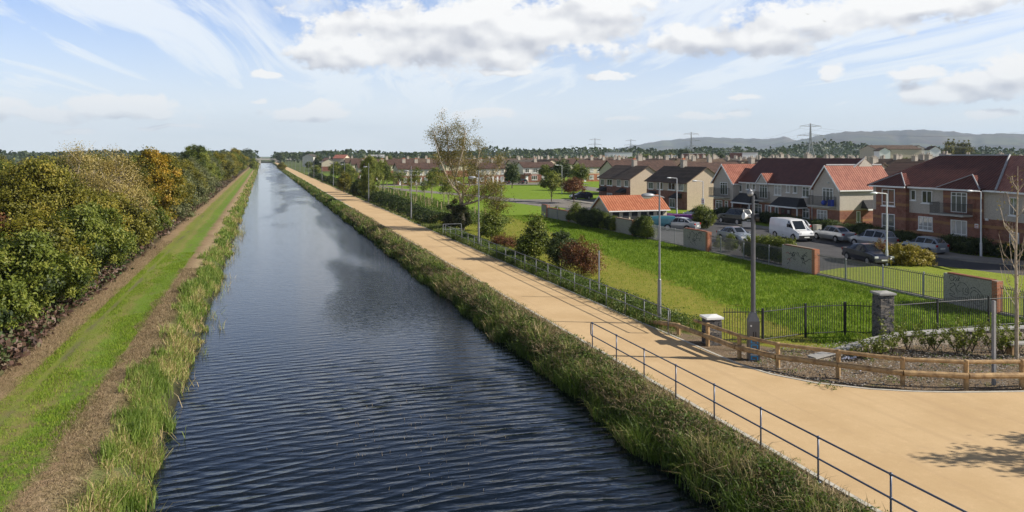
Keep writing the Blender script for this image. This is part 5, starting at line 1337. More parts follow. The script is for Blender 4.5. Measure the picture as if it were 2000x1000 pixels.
# purple bins in a row
bin0 = None
for k in range(6):
    if k == 0:
        bin0 = t = empty('wheelie_bin', (0,0,0))
        c = MB(); c.add([(-.26,-.3,.05),(.26,-.3,.05),(.26,.3,.05),(-.26,.3,.05),(-.3,-.36,1.0),(.3,-.36,1.0),(.3,.36,1.0),(-.3,.36,1.0)], [(0,3,2,1),(0,1,5,4),(1,2,6,5),(2,3,7,6),(3,0,4,7),(4,5,6,7)]); c.build('bin_body', M['purple'], t)
        c = MB(); c.add([(-.32,-.40,1.002),(.32,-.40,1.002),(.32,.38,1.002),(-.32,.38,1.002),(-.3,-.36,1.07),(.3,-.36,1.07),(.3,.34,1.10),(-.3,.34,1.10)], [(0,3,2,1),(0,1,5,4),(1,2,6,5),(2,3,7,6),(3,0,4,7),(4,5,6,7)]); c.build('lid', M['purple'], t)
        for s in (-1, 1):
            c = MB(); c.tube([(s*.22,.34,.1),(s*.28,.34,.1)], .1, 8); c.build('wheel', M['black'], t)
    o = bin0 if k == 0 else copy_tree(bin0)
    o.location = (44.6 + k*.42, 79.2 - k*.45, 0.015); o.rotation_euler = (0, 0, R(30 + k*3)); o.scale = (1.25, 1.25, 1.25)
    tag(o, 'purple wheelie bin in the row behind the pale silver saloon', 'bin', 'purple bins in a row by the street')
c = MB(); c.box(-.3,.3,-.3,.3,0,.85); c.box(-.33,.33,-.33,.33,.851,.9)
o = c.build('litter_bin', M['concrete'], None, at(1596, 456)); tag(o, 'grey square litter bin on the pavement behind the silver saloon', 'bin')

# ================================================================ pylons
def pylon(loc, H_, label, rz=0.0, group='electricity pylons on the skyline'):
    t = empty('electricity_pylon', loc, rz, label, 'pylon', group)
    b = H_*.11; r = H_*.0056
    lv = [0, .2, .37, .5, .6, .69, .77, .84, .91, 1.0]
    def wd2(f): return b * (1 - f/.62)*.86 + b*.14 if f < .6 else b*.16*(1 - (f-.6)/.55)
    lg = MB()
    for sx in (-1, 1):
        for sy in (-1, 1): lg.tube([(sx*wd2(f), sy*wd2(f), f*H_) for f in lv], r*1.25, 4)
    for i in range(len(lv)-1):
        f0, f1 = lv[i], lv[i+1]; a, c_ = wd2(f0), wd2(f1)
        for s in (-1, 1):
            lg.tube([(-a, s*a, f0*H_), (c_, s*c_, f1*H_)], r*.7, 3); lg.tube([(a, s*a, f0*H_), (-c_, s*c_, f1*H_)], r*.7, 3)
            lg.tube([(s*a, -a, f0*H_), (s*c_, c_, f1*H_)], r*.7, 3); lg.tube([(s*a, a, f0*H_), (s*c_, -c_, f1*H_)], r*.7, 3)
            lg.tube([(-c_, s*c_, f1*H_), (c_, s*c_, f1*H_)], r*.7, 3)
    lg.build('lattice_tower', M['pylon'], t)
    for f, aw in ((.93, .235), (.72, .29), (.53, .22)):
        c = MB(); z = f*H_; w2 = wd2(f)
        for s in (-1, 1):
            tip = (s*aw*H_, 0, z + .012*H_)
            for sy in (-1, 1):
                c.tube([(s*w2, sy*w2, z), tip], r, 3); c.tube([(s*w2, sy*w2, z+.05*H_), tip], r*.8, 3)
            for k in (.3, .6):
                c.tube([(s*(w2+(aw*H_-w2)*k), 0, z+.006*H_), (s*(w2+(aw*H_-w2)*(k-.25)), 0, z+.045*H_*(1-k))], r*.6, 3)
            c.tube([tip, (tip[0], 0, tip[2]-.05*H_)], r*.9, 3)
        c.build('cross_arm', M['pylon'], t)
    return t
PY = {}
for (x, d, ytop, lab) in [(1583,520,241,'tall steel pylon rising above the red roof ridge of the apartments, nearest of the line'),
        (1350,850,258,'steel pylon standing in front of the left hill, second in size'), (1162,1150,270,'slim steel pylon on the skyline left of the white flat-roofed hall'),
        (1232,1350,272,'slim steel pylon just left of the foot of the hills'), (1117,1700,284,'tiny pylon far away, left of the skyline pylons'),
        (19,1600,294,'tiny pylon at the far left edge of the skyline'), (271,1700,295,'tiny pylon above the white hospital blocks'), (84,2300,297,'tiny pylon above the bare-twigged tree'),
        (1090,2100,289,'faintest pylon in the distance beyond the green'), (346,2300,297,'tiny pylon at the right end of the hospital blocks')]:
    H_ = CAMZ + (305-ytop)*d/FPX; b = ad(x, d); PY[x] = (b, H_)
    pylon(b, H_, lab, R(-18) if x > 1000 else R(20), None)
def wires(a, b, label, sag=9.0):
    (pa, ha), (pb, hb) = a, b; t = empty('power_line', pa, 0, label, 'power line')
    for f, aw in ((.89, .235), (.68, .29), (.49, .22)):
        for s in (-1, 1):
            c = MB(); q = []
            for k in range(17):
                u = k/16; o = Vector((math.cos(R(-18)), math.sin(R(-18)), 0)) * s * aw
                p = (pa + o*ha).lerp(pb + o*hb, u) - pa; z = (f*ha)*(1-u) + (f*hb)*u - sag*4*u*(1-u)
                q.append((p.x, p.y, z))
            c.tube(q, .035, 3); c.build('wire', M['wire'], t)
wires(PY[1583], PY[1350], 'wires strung from the tall pylon left towards the second pylon')
pr = ad(2300, 420); wires(PY[1583], (pr, 36), 'wires strung from the tall pylon out of the picture to the right')

# ================================================================ distant estate
estate = []
proto = {}
def mk(nm, **k):
    t = house('estate_house', **k); proto[nm] = t; return t
EW = [(-5.4,-4.2,3.2,4.3,1), (-2.6,-1.4,3.2,4.3,1), (1.4,2.6,3.2,4.3,1), (4.2,5.4,3.2,4.3,1)]
mk('a', W_=14, D_=8.5, ze=4.7, zr=7.0, m_low='brick', m_up='dash_beige', m_roof='tile_brown', wins=EW, chim=(-3.0, 4.5))
mk('b', W_=14, D_=8.5, ze=4.7, zr=6.8, m_low='brick', m_up='dash_cream', m_roof='tile_rust', wins=EW, chim=(0.0,))
mk('c', W_=18, D_=8.0, ze=4.6, zr=6.7, m_low='dash_beige', m_up='dash_beige', m_roof='tile_grey', wins=EW, chim=(-5.0, 5.0))
used = set(); kidmap = {}
for c in bpy.data.objects:
    if c.parent: kidmap.setdefault(c.parent.name, []).append(c)
rh = random.Random(21)
def place_house(nm, x, y, rz, z=0.0, sc=1.0, lab=None):
    o = proto[nm] if nm not in used else copy_tree(proto[nm], None, kidmap)
    used.add(nm); o.location = (x, y, z); o.rotation_euler = (0, 0, rz); o.scale = (sc, sc, sc)
    tag(o, lab or {'a': 'dark brown-roofed house in the crowded estate behind the apartments', 'b': 'rusty brown-roofed house in the crowded estate on the skyline', 'c': 'grey-brown roofed terrace in the crowded estate on the skyline'}[nm], 'house', 'brown-roofed estate houses on the skyline')
placed = 0
for col in range(11):
    X = 76 + col*21
    for row in range(26):
        Y = 58 + row*17.5 + (col % 3)*4
        u_ = (X*CA - Y*SA)/(X*SA + Y*CA)      # tangent of the angle off the optical axis
        px_ = 1000 + FPX*u_; d_ = X*SA + Y*CA
        if px_ < 1120 or px_ > 2090 or d_ > 470 or d_ < 88: continue
        if X < 100 and Y > 175: continue
        if px_ < 1260 and d_ < 255: continue
        if rh.random() < .14: continue
        blk = (col//3 + row//5) % 3
        rz = R(-90) if blk != 1 else R(0)
        place_house(rh.choice('aab' if col < 5 else 'abc'), X + rh.uniform(-1, 1), Y + rh.uniform(-1, 1), rz + R(rh.uniform(-4, 4)), 0, rh.uniform(.94, 1.06)); placed += 1
# roofs beyond the green, left of the middle
for (px_, d, nm, rz) in [(1045,300,'c',8),(1085,262,'a',95),(1000,340,'a',5),(1100,330,'b',0),(955,330,'c',10),(905,300,'b',5),(850,330,'a',0),(1060,390,'a',0),(960,420,'b',0),(1130,360,'c',0),
                         (800,360,'b',0),(760,300,'b',4),(720,330,'b',0),(880,430,'c',0),(820,470,'b',0),(1010,470,'a',0),(700,430,'a',0),(660,420,'b',85),(740,480,'b',0),(1110,460,'b',0),(1070,520,'c',0),(900,560,'c',0),(980,600,'b',0),(780,600,'b',0),(1140,560,'a',0),(1040,650,'c',0)]:
    b = ad(px_, d); place_house(nm, b.x, b.y, R(rz))
print('estate', placed)
# named distant buildings
def block(name, x0, x1, ytop, d, dep, mm, label, base=None, flat=True, rz=0):
    a, b = ad(x0, d), ad(x1, d); c0 = (a + b)/2; L = (b - a).length; z = CAMZ - (ytop - 305)*d/FPX
    t = empty(name, c0, math.atan2((b-a).y, (b-a).x), label, 'building')
    c = MB(); c.box(-L/2, L/2, 0, dep, -.5, z); c.build('wall', M[mm], t)
    c = MB(); c.box(-L/2-.2, L/2+.2, -.2, dep+.2, z+.002, z+.35); c.build('roof', M['cap'], t)
    c = MB(); n = max(2, int(L/6))
    for k in range(n): c.box(-L/2+L*(k+.25)/n, -L/2+L*(k+.7)/n, -.05, -.01, z*.45, z*.7)
    c.build('window_band', M['glass'], t)
    return t
block('hall', 1189, 1235, 298, 560, 25, 'white', 'plain white flat-roofed hall on the skyline before the foot of the hills')
block('hall', 1343, 1378, 300.5, 430, 14, 'brick', 'red brick flat-roofed hall on the skyline')
block('hall', 1450, 1480, 298.5, 430, 14, 'white', 'white flat-roofed hall beside its red brick neighbour, left of the tall pylon')
block('hall', 1439, 1449, 299, 431, 14, 'brick', 'narrow red brick block adjoining the white hall')
block('hall', 1300, 1340, 303.5, 600, 14, 'white', 'long low white shed between trees on the skyline')
block('hospital', 238, 262, 307, 1500, 30, 'white', 'left white hospital block on the left skyline')
block('hospital', 262, 296, 306.2, 1500, 30, 'dash_pale', 'middle grey and white hospital block on the left skyline')
block('hospital', 297, 332, 307.2, 1500, 30, 'white', 'right white hospital block on the left skyline')
b = ad(299, 1480); c = MB(); c.tube([(0,0,0),(0,0,20)], 1.2, 8); c.tube([(0,0,20.01),(0,0,20.5)], 1.35, 8)
o = c.build('chimney_stack', M['cap'], None, b); tag(o, 'thin pale chimney stack beside the hospital blocks', 'chimney')
def bigroof(x0, x1, yr, ye, d, mm, mr, label, rz=0, D_=16):
    a, b = ad(x0, d), ad(x1, d); L = (b-a).length; c0 = (a+b)/2
    ze = CAMZ - (ye-305)*d/FPX; zr = CAMZ - (yr-305)*d/FPX
    return house('school_building', L, D_, ze, zr, mm, mm, mr, 0.0, [(-L*.3, -L*.3+2, 3, 5, 1), (L*.2, L*.2+2, 3, 5, 1)], (), (), None, label, 'building', None, c0, math.atan2((b-a).y, (b-a).x)+rz, low=-.5)
bigroof(1712, 1800, 283, 291, 330, 'dash_cream', 'tile_brown', 'broad low school roof rising above the estate in front of the long hill')
bigroof(1722, 1745, 288, 294, 320, 'white', 'tile_brown', 'small white gabled school wing left of centre on the estate skyline', R(90), 4.5)
bigroof(1822, 1842, 285, 292, 320, 'white', 'tile_brown', 'small white gabled school wing at the right end of the school roof', R(90), 4.5)
bigroof(1788, 1812, 284, 290, 345, 'dash_pale', 'tile_brown', 'pale gabled school wing in the middle behind the long school roof', R(90), 5.5)
bigroof(605, 630, 301, 306, 600, 'dash_pale', 'tile_grey', 'cream gable-ended house standing tall above the hedge, nearest the vanishing path', R(80), 9)
bigroof(650, 672, 302, 309, 430, 'dash_cream', 'tile_red_sun', 'cream house with red hipped roof beyond the row of lamp posts')
bigroof(628, 648, 308, 314, 430, 'white', 'tile_rust', 'small white-fronted house between the cream gable and the red roof')
bigroof(720, 750, 302, 308, 420, 'brick', 'lead', 'red brick hall with grey roof above the hedge trees', R(10), 9)
# far bridge over the canal
t = empty('bridge', (4, 1000, 0), 0, 'low grey road bridge crossing the canal at the vanishing point', 'bridge')
c = MB(); c.box(-26, 34, 0, 9, 3.4, 4.3); c.build('deck', M['concrete'], t)
for x in (-8, 15): 
    c = MB(); c.box(x-5, x+2, .5, 8.5, -1.5, 3.395); c.build('abutment', M['concrete'], t)
c = MB(); c.box(-26, 34, .1, .3, 4.301, 5.3); c.build('parapet', M['cap'], t)

# people far along the path
def person(loc, label, shirt, rz=0):
    t = bpy.data.meshes.new('person')
    J = {'pel':(0,0,.95),'che':(0,0.02,1.32),'nec':(0,0.0,1.48),'hea':(0,0.02,1.58),'crn':(0,0,1.72),
         'sl':(-.17,0,1.42),'el':(-.24,.05,1.16),'hl':(-.20,.22,1.08),'sr':(.17,0,1.42),'er':(.25,-.12,1.18),'hr':(.24,.02,.98),
         'tl':(-.09,0,.90),'kl':(-.10,.16,.50),'fl':(-.10,.02,.08),'ll':(-.10,.14,.04),'tr':(.09,0,.90),'kr':(.10,.05,.50),'fr':(.10,-.30,.22),'lr':(.10,-.22,.12)}
    K = list(J); E_ = [('pel','che'),('che','nec'),('nec','hea'),('hea','crn'),('che','sl'),('sl','el'),('el','hl'),('che','sr'),('sr','er'),('er','hr'),('pel','tl'),('tl','kl'),('kl','fl'),('fl','ll'),('pel','tr'),('tr','kr'),('kr','fr'),('fr','lr')]
    t.from_pydata([J[k] for k in K], [(K.index(a), K.index(b)) for a, b in E_], [])
    o = bpy.data.objects.new('person', t); COL.objects.link(o); t.materials.append(M['skin'])
    rad = {'pel':.14,'che':.15,'nec':.06,'hea':.10,'crn':.085,'sl':.06,'el':.045,'hl':.035,'sr':.06,'er':.045,'hr':.035,'tl':.09,'kl':.06,'fl':.045,'ll':.04,'tr':.09,'kr':.06,'fr':.045,'lr':.04}
    md = o.modifiers.new('skin', 'SKIN'); 
    for i, k in enumerate(K): t.skin_vertices[0].data[i].radius = (rad[k], rad[k])
    t.skin_vertices[0].data[0].use_root = True
    sb = o.modifiers.new('sub', 'SUBSURF'); sb.levels = 1; sb.render_levels = 1
    o.location = loc; o.rotation_euler = (0,0,rz); tag(o, label, 'person')
    c = MB(); c.tube([(0,0,.98),(0,.01,1.2),(0,.02,1.40),(0,.01,1.47)], [.165,.17,.19,.10], 12); c.build('shirt', M[shirt], o, smooth=True)
    c = MB(); c.tube([(-.09,0,.98),(-.10,.10,.66)], [.13,.10], 8); c.tube([(.09,0,.98),(.10,.04,.66)], [.13,.10], 8); c.build('shorts', M['black'], o, smooth=True)
    c = MB(); c.sphere((0,-.01,1.70), .105, 8, 6, (1,1.05,.8)); c.build('hair', M['black'], o, smooth=True)
person(Vector((14.9, onX(557, 14.9)[0], .012)), 'person in a pale top with red running along the far path towards us', 'white', R(180))
person(Vector((15.0, onX(549, 15.0)[0], .012)), 'person in dark clothes walking farther along the path, left of the runner', 'p_navy', 0)
person(Vector((15.9, onX(548.5, 15.9)[0]+6, .012)), 'person in a white top beside the dark-dressed walker far along the path', 'white', 0)
for (x, y, lab) in [(1578, 28, 'tiny dark bird in flight under the large right cloud, upper of two'), (1611, 42, 'tiny dark bird in flight under the large right cloud, lower of two')]:
    d = 160; p = ad(x, d, y); c = MB()
    c.tube([(-.25,0,0),(0,0,.02),(.22,0,0)], [.03,.07,.015], 6)
    c.add([(0,0,.03),(.1,.05,.05),(.02,.5,.22),(-.12,.45,.18)], [(0,1,2,3)]); c.add([(0,0,.03),(.1,-.05,.05),(.02,-.5,.20),(-.12,-.45,.16)], [(3,2,1,0)])
    o = c.build('bird', M['black'], None, p); o.rotation_euler = (.2, .1, 1.0); tag(o, lab, 'bird')
# ================================================================ vegetation
GREEN = [(0.0,(0.032,0.048,0.008)),(0.35,(0.09,0.122,0.014)),(0.7,(0.18,0.21,0.028)),(1.0,(0.30,0.30,0.06))]
M['lf_green'] = leaf_mat('leaves_mid_green', GREEN)
M['lf_dark'] = leaf_mat('leaves_dark_green', [(0.0,(0.020,0.034,0.010)),(0.4,(0.042,0.065,0.016)),(0.8,(0.08,0.11,0.028)),(1.0,(0.14,0.165,0.045))])
M['lf_olive'] = leaf_mat('leaves_olive', [(0.0,(0.045,0.05,0.008)),(0.4,(0.145,0.14,0.015)),(0.75,(0.24,0.215,0.026)),(1.0,(0.34,0.27,0.045))])
M['lf_grey'] = leaf_mat('leaves_grey_green', [(0.0,(0.065,0.075,0.030)),(0.4,(0.13,0.145,0.055)),(0.75,(0.20,0.205,0.09)),(1.0,(0.28,0.27,0.14))])
M['lf_gold'] = leaf_mat('leaves_autumn_gold', [(0.0,(0.07,0.085,0.010)),(0.35,(0.17,0.15,0.014)),(0.65,(0.29,0.205,0.018)),(1.0,(0.50,0.29,0.03))])
M['lf_tan'] = leaf_mat('twigs_and_leaves_tan', [(0.0,(0.11,0.09,0.022)),(0.4,(0.25,0.19,0.045)),(0.75,(0.36,0.28,0.08)),(1.0,(0.46,0.37,0.16))], 0.2)
M['lf_red'] = leaf_mat('leaves_autumn_red', [(0.0,(0.08,0.035,0.016)),(0.4,(0.18,0.065,0.028)),(0.7,(0.24,0.12,0.04)),(1.0,(0.20,0.18,0.04))])
M['lf_yellow'] = leaf_mat('leaves_yellow_shrub', [(0.0,(0.14,0.12,0.015)),(0.5,(0.32,0.25,0.03)),(1.0,(0.48,0.38,0.07))])
M['lf_bramble'] = leaf_mat('leaves_bramble_litter', [(0.0,(0.05,0.028,0.02)),(0.4,(0.10,0.055,0.04)),(0.6,(0.16,0.10,0.07)),(0.75,(0.05,0.09,0.02)),(1.0,(0.22,0.17,0.12))], 0.1)
M['lf_weed'] = leaf_mat('weed_leaves', [(0.0,(0.05,0.08,0.014)),(0.4,(0.10,0.15,0.024)),(0.8,(0.17,0.21,0.045)),(1.0,(0.28,0.26,0.08))])
M['reed'] = leaf_mat('reed_blades', [(0.0,(0.11,0.17,0.025)),(0.35,(0.19,0.27,0.04)),(0.6,(0.28,0.33,0.08)),(0.78,(0.40,0.34,0.13)),(1.0,(0.56,0.42,0.22))], 0.35)
M['straw'] = leaf_mat('dead_grass_blades', [(0.0,(0.12,0.085,0.045)),(0.5,(0.26,0.19,0.10)),(1.0,(0.42,0.33,0.20))], 0.25, 0.7)
M['bank'] = leaf_mat('bank_grass_blades', [(0.0,(0.05,0.085,0.012)),(0.35,(0.115,0.18,0.022)),(0.58,(0.19,0.24,0.045)),(0.74,(0.33,0.27,0.11)),(1.0,(0.56,0.42,0.24))], 0.3)
M['turf'] = leaf_mat('turf_blades', [(0.0,(0.10,0.175,0.008)),(0.5,(0.175,0.27,0.018)),(1.0,(0.29,0.33,0.04))], 0.3, 0.8)

def leaf_quads(Cn, N, size, rng, asp=0.55, droop=0.0):
    """diamond leaves: centres (n,3), outward hints (n,3)"""
    n = len(Cn)
    nr = N + rng.normal(0, 0.75, (n, 3)); nr /= np.linalg.norm(nr, axis=1, keepdims=True) + 1e-9
    a = rng.normal(0, 1, (n, 3)); a[:, 2] -= droop
    a -= nr * np.sum(a * nr, axis=1, keepdims=True); a /= np.linalg.norm(a, axis=1, keepdims=True) + 1e-9
    b = np.cross(nr, a)
    s = size * rng.uniform(0.6, 1.4, (n, 1))
    V = np.stack([Cn - a*s, Cn + b*s*asp, Cn + a*s, Cn - b*s*asp], axis=1).reshape(-1, 3)
    F = np.arange(4*n).reshape(n, 4)
    return V, F
def crown_points(lobes, n, rng, clumps, spread, gap=0.0, low=-0.55):
    vol = np.array([l[3]*l[4] + l[4]*l[5] + l[3]*l[5] for l in lobes]); vol = vol/vol.sum()
    idx = rng.choice(len(lobes), clumps, p=vol)
    D = rng.normal(0, 1, (clumps, 3)); D /= np.linalg.norm(D, axis=1, keepdims=True)
    D[:, 2] = np.where(D[:, 2] < low, -D[:, 2]*.5, D[:, 2]); D /= np.linalg.norm(D, axis=1, keepdims=True)
    L = np.array(lobes)[idx]
    r = rng.uniform(0.45, 1.14, (clumps, 1)) ** 0.8
    cc = L[:, :3] + D * L[:, 3:6] * r
    ct = rng.normal(0.5, 0.24, clumps) + 0.10*np.sin(cc[:, 0]*1.7 + cc[:, 1]*1.1)
    k = rng.integers(0, clumps, n)
    sp = spread * rng.uniform(.45, 1.25, (clumps, 1))
    P = cc[k] + rng.normal(0, 1, (n, 3)) * sp[k] * np.array([1, 1, .8])
    T = np.clip(ct[k] + rng.normal(0, 0.14, n), 0, 1)
    return P, D[k], T, cc
def tree_mesh(name, lobes, n, leaf, seed, clumps=160, spread=0.35, **k):
    rng = np.random.default_rng(seed)
    P, D, T, cc = crown_points(lobes, n, rng, clumps, spread, **k)
    P[:, 2] = np.maximum(P[:, 2], 0.02)
    V, F = leaf_quads(P, D*0.9 + np.array([0, 0, .35]), leaf, rng)
    return np_mesh(name, V, F, T), cc
def limbs(cc, h0, r0, seed, n=14, base=(0,0,0), twigs=False, lean=(0,0)):
    rr = random.Random(seed); mb = MB(); base = Vector(base)
    top = Vector((np.mean(cc[:,0]), np.mean(cc[:,1]), np.max(cc[:,2])*.72))
    trunk = [base + Vector((0,0,-.1)), base.lerp(top, .25) + Vector((rr.uniform(-.1,.1), rr.uniform(-.1,.1), 0)), base.lerp(top, .6), top]
    mb.tube(trunk, [r0, r0*.78, r0*.5, r0*.15], 8)
    pick = [cc[i] for i in np.random.default_rng(seed).choice(len(cc), min(n, len(cc)), replace=False)]
    for c in pick:
        c = Vector(c); s = rr.uniform(.18, .6); p0 = base.lerp(top, s)
        if c.z < p0.z: p0 = base.lerp(top, .15)
        mid = p0.lerp(c, .5) + Vector((0, 0, (c - p0).length*.08)); e = c
        mb.tube([p0, mid, e], [r0*.38*(1-s*.5), r0*.22, r0*.05], 5)
        if twigs:
            for j in range(5):
                q = mid.lerp(e, rr.uniform(.1, .9)); d = Vector((rr.uniform(-1,1), rr.uniform(-1,1), rr.uniform(.2,1.3))) * (c-p0).length*.28
                mb.tube([q, q + d*.6, q + d], [r0*.09, r0*.05, r0*.02], 3, cap=False)
    return mb
TREES = {}
def tree_proto(key, name, lobes, n, leaf, lm, seed, clumps=160, spread=.35, trunk=.16, bark='bark', nb=14, twigs=False, **k):
    me, cc = tree_mesh(key, lobes, n, leaf, seed, clumps, spread, **k)
    t = empty(name, (0,0,0))
    link('crown', me, M[lm], t)
    limbs(cc, 0, trunk, seed, nb, twigs=twigs).build('trunk', M[bark], t)
    TREES[key] = [t, False]; return t
def plant(key, x, y, s=1.0, rz=0.0, label=None, cat='tree', group=None, lm=None, sz=None, z=0.0):
    t, u = TREES[key]
    o = copy_tree(t, None, {t.name: KID[key]}) if u else t
    if not u: TREES[key][1] = True
    o.location = (x, y, z); o.rotation_euler = (0, 0, rz); o.scale = (s, s, sz or s)
    for q in ('label', 'category', 'group'):
        if q in o: del o[q]
    tag(o, label, cat, group)
    return o
# prototypes (unit: metres)
def blob(cx, cy, cz, r, q=1.0): return (cx, cy, cz, r, r, r*q)
tree_proto('shrubA', 'hedgerow_shrub', [blob(0,0,1.7,2.0,.9),blob(1.4,.5,1.2,1.5,.85),blob(-1.3,.8,1.4,1.6,.9),blob(.3,-1.3,1.0,1.4,.8),blob(-.3,.3,2.9,1.2,.8)], 40000, .078, 'lf_green', 1, 190, .25, trunk=.12)
tree_proto('shrubB', 'hedgerow_shrub', [blob(0,0,1.6,1.9,.95),blob(1.6,-.4,1.3,1.5,.9),blob(-1.5,-.2,1.1,1.5,.8),blob(.2,1.4,1.3,1.5,.9),blob(.7,.2,2.7,1.1,.9)], 40000, .074, 'lf_grey', 2, 190, .24, trunk=.12)
tree_proto('bigA', 'hedgerow_tree', [blob(0,0,4.4,2.6,.95),blob(2.0,.5,3.4,2.1),blob(-2.0,.7,3.6,2.2),blob(.3,-2.0,3.0,2.1),blob(-.3,.3,6.0,1.7,.9),blob(1.2,-.6,5.3,1.6),blob(0,0,2.0,2.6,.7)], 58000, .092, 'lf_olive', 3, 270, .31, trunk=.24)
tree_proto('bigB', 'hedgerow_tree', [blob(0,0,4.0,2.6,1.0),blob(1.8,-.7,3.0,2.0),blob(-1.9,0,3.2,2.0),blob(.2,1.9,3.4,2.1),blob(.4,-.2,5.7,1.6,1),blob(0,0,1.8,2.5,.7)], 56000, .095, 'lf_gold', 4, 250, .31, trunk=.24)
tree_proto('willow', 'bare_twigged_willow', [blob(0,0,3.4,2.7,1.0),blob(2.1,0,2.8,2.0),blob(-2.0,.5,3.0,2.1),blob(.5,-1.8,2.6,1.9),blob(.2,.2,5.2,1.6,1.1)], 34000, .05, 'lf_tan', 5, 300, .36, trunk=.2, bark='bark_pale', nb=60, twigs=True)
tree_proto('farA', 'distant_tree', [blob(0,0,3.6,2.4),blob(1.7,.5,3.0,1.8),blob(-1.7,-.4,3.1,1.9),blob(.2,.2,5.2,1.6),blob(0,0,1.6,2.2,.8)], 9000, .17, 'lf_green', 6, 140, .40, trunk=.2, nb=8)
tree_proto('farB', 'distant_tree', [blob(0,0,3.4,2.3),blob(1.5,.5,2.8,1.8),blob(-1.6,-.4,3.0,1.8),blob(-.3,.2,5.0,1.5),blob(0,0,1.6,2.1,.8)], 9000, .17, 'lf_olive', 7, 140, .40, trunk=.2, nb=8)
tree_proto('farC', 'distant_tree', [blob(0,0,3.4,2.3),blob(1.2,.5,2.8,1.8),blob(-1.3,-.4,3.0,1.8),blob(-.1,.2,5.2,1.6)], 9000, .17, 'lf_dark', 8, 140, .40, trunk=.2, nb=8)
tree_proto('park', 'park_tree', [blob(0,0,3.3,1.6,.8),blob(.9,.2,2.9,1.1),blob(-.9,0,2.9,1.1),blob(0,.2,4.2,1.0)], 9000, .10, 'lf_green', 9, 120, .26, trunk=.09, nb=12)
tree_proto('parkred', 'park_tree', [blob(0,0,3.0,1.6,.75),blob(.9,.2,2.7,1.1),blob(-.9,0,2.7,1.1),blob(0,.2,3.8,.9)], 9000, .10, 'lf_red', 10, 120, .26, trunk=.09, nb=12)
tree_proto('sapling', 'staked_young_tree', [blob(0,0,4.4,.85,1.5),blob(.4,.1,3.4,.65,1.3),blob(-.35,0,3.6,.65,1.2)], 1900, .085, 'lf_green', 11, 60, .26, trunk=.05, bark='bark_pale', nb=14)
tree_proto('poplar', 'distant_tree', [(0,0,5,1.6,1.6,4.2),(0.8,0,3.5,1.3,1.3,3.0),(-.7,.2,4,1.3,1.3,3.2)], 7000, .2, 'lf_olive', 12, 120, .4, trunk=.2, nb=6)
tree_proto('weedy', 'wild_shrub', [blob(0,0,1.1,.9,1.0),blob(.5,.2,.7,.7),blob(-.5,-.1,.8,.7),blob(.1,0,2.0,.6,1.1)], 9000, .065, 'lf_green', 13, 110, .20, trunk=.05, nb=10)
tree_proto('ivy', 'wild_shrub', [blob(0,0,1.3,1.15,1.1),blob(.3,.2,.7,.9),blob(-.2,0,2.1,.6)], 15000, .06, 'lf_dark', 14, 150, .17, trunk=.06, nb=8)
tree_proto('redbush', 'wild_shrub', [blob(0,0,.5,1.2,.7),blob(.7,-.2,.4,.8),blob(0,0,1.1,1.2,.85),blob(.8,.2,.8,.8),blob(-.6,-.1,.9,.8)], 9000, .055, 'lf_red', 15, 150, .20, trunk=.05, bark='bark', nb=40, twigs=True)
tree_proto('yellow', 'yellow_shrub', [blob(0,0,.35,.6,.9),blob(.5,.1,.3,.45,.9),blob(-.45,0,.35,.5,.9),blob(0,0,.75,.3,1)], 5000, .05, 'lf_yellow', 16, 60, .12, trunk=.03, nb=6)
tree_proto('round', 'clipped_bush', [blob(0,0,1.15,1.05,1.0)], 14000, .055, 'lf_green', 17, 200, .12, trunk=.06, nb=6, low=-1)
tree_proto('hedge', 'garden_hedge_shrub', [blob(0,0,.55,.85,.8),blob(.6,.1,.5,.7,.8),blob(-.6,0,.5,.7,.8)], 9000, .055, 'lf_dark', 18, 110, .14, trunk=.05, nb=5)
tree_proto('loose', 'loose_tree', [blob(0,0,3.2,1.7,1.3),blob(1.4,.5,2.8,1.3),blob(-1.2,-.4,2.6,1.2),blob(1.0,.2,5.0,1.1,1.2),blob(-.4,.2,4.9,1.0)], 4200, .07, 'lf_olive', 19, 150, .30, trunk=.12, nb=34, twigs=True)
def bed_shrub():
    t = empty('young_shrub', (0,0,0)); rr = random.Random(4); mb = MB(); P = []; D = []
    for k in range(9):
        a = rr.uniform(0, 6.28); L = rr.uniform(.8, 1.5); e = Vector((math.cos(a)*L*.55, math.sin(a)*L*.55, L)); m_ = e*.5 + Vector((0,0,.1))
        mb.tube([(0,0,-.05), m_, e], [.014,.009,.003], 4, cap=False)
        for j in range(46):
            s = rr.uniform(.25, 1.0); p = Vector((0,0,0)).lerp(e, s) + Vector((rr.uniform(-.1,.1), rr.uniform(-.1,.1), rr.uniform(-.03,.1))); P.append(tuple(p)); D.append((rr.uniform(-1,1), rr.uniform(-1,1), 1.0))
    mb.build('stems', M['bark'], t); rg = np.random.default_rng(6); V, F = leaf_quads(np.array(P), np.array(D), .055, rg)
    link('foliage', np_mesh('young_shrub', V, F, rg.uniform(.3, 1, len(P))), M['lf_green'], t); TREES['bedshrub'] = [t, False]
bed_shrub()
KID = {k: [c for c in bpy.data.objects if c.parent == v[0]] for k, v in TREES.items()}
def variant(key, src, lm, name=None):
    """same shape, other foliage"""
    t = TREES[src][0]; o = empty(name or t.name.split('.')[0], (0,0,0)); ks = []
    for c in KID[src]:
        q = c.copy(); q.data = c.data.copy() if c.name.startswith('crown') else c.data; COL.objects.link(q); q.parent = o; ks.append(q)
        if c.name.startswith('crown'): q.data.materials.clear(); q.data.materials.append(M[lm])
    TREES[key] = [o, False]; KID[key] = ks
variant('shrubA_olive', 'shrubA', 'lf_olive'); variant('shrubA_dark', 'shrubA', 'lf_dark'); variant('bigA_green', 'bigA', 'lf_green'); variant('bigB_grey', 'bigB', 'lf_grey'); variant('bigB_olive', 'bigB', 'lf_olive')
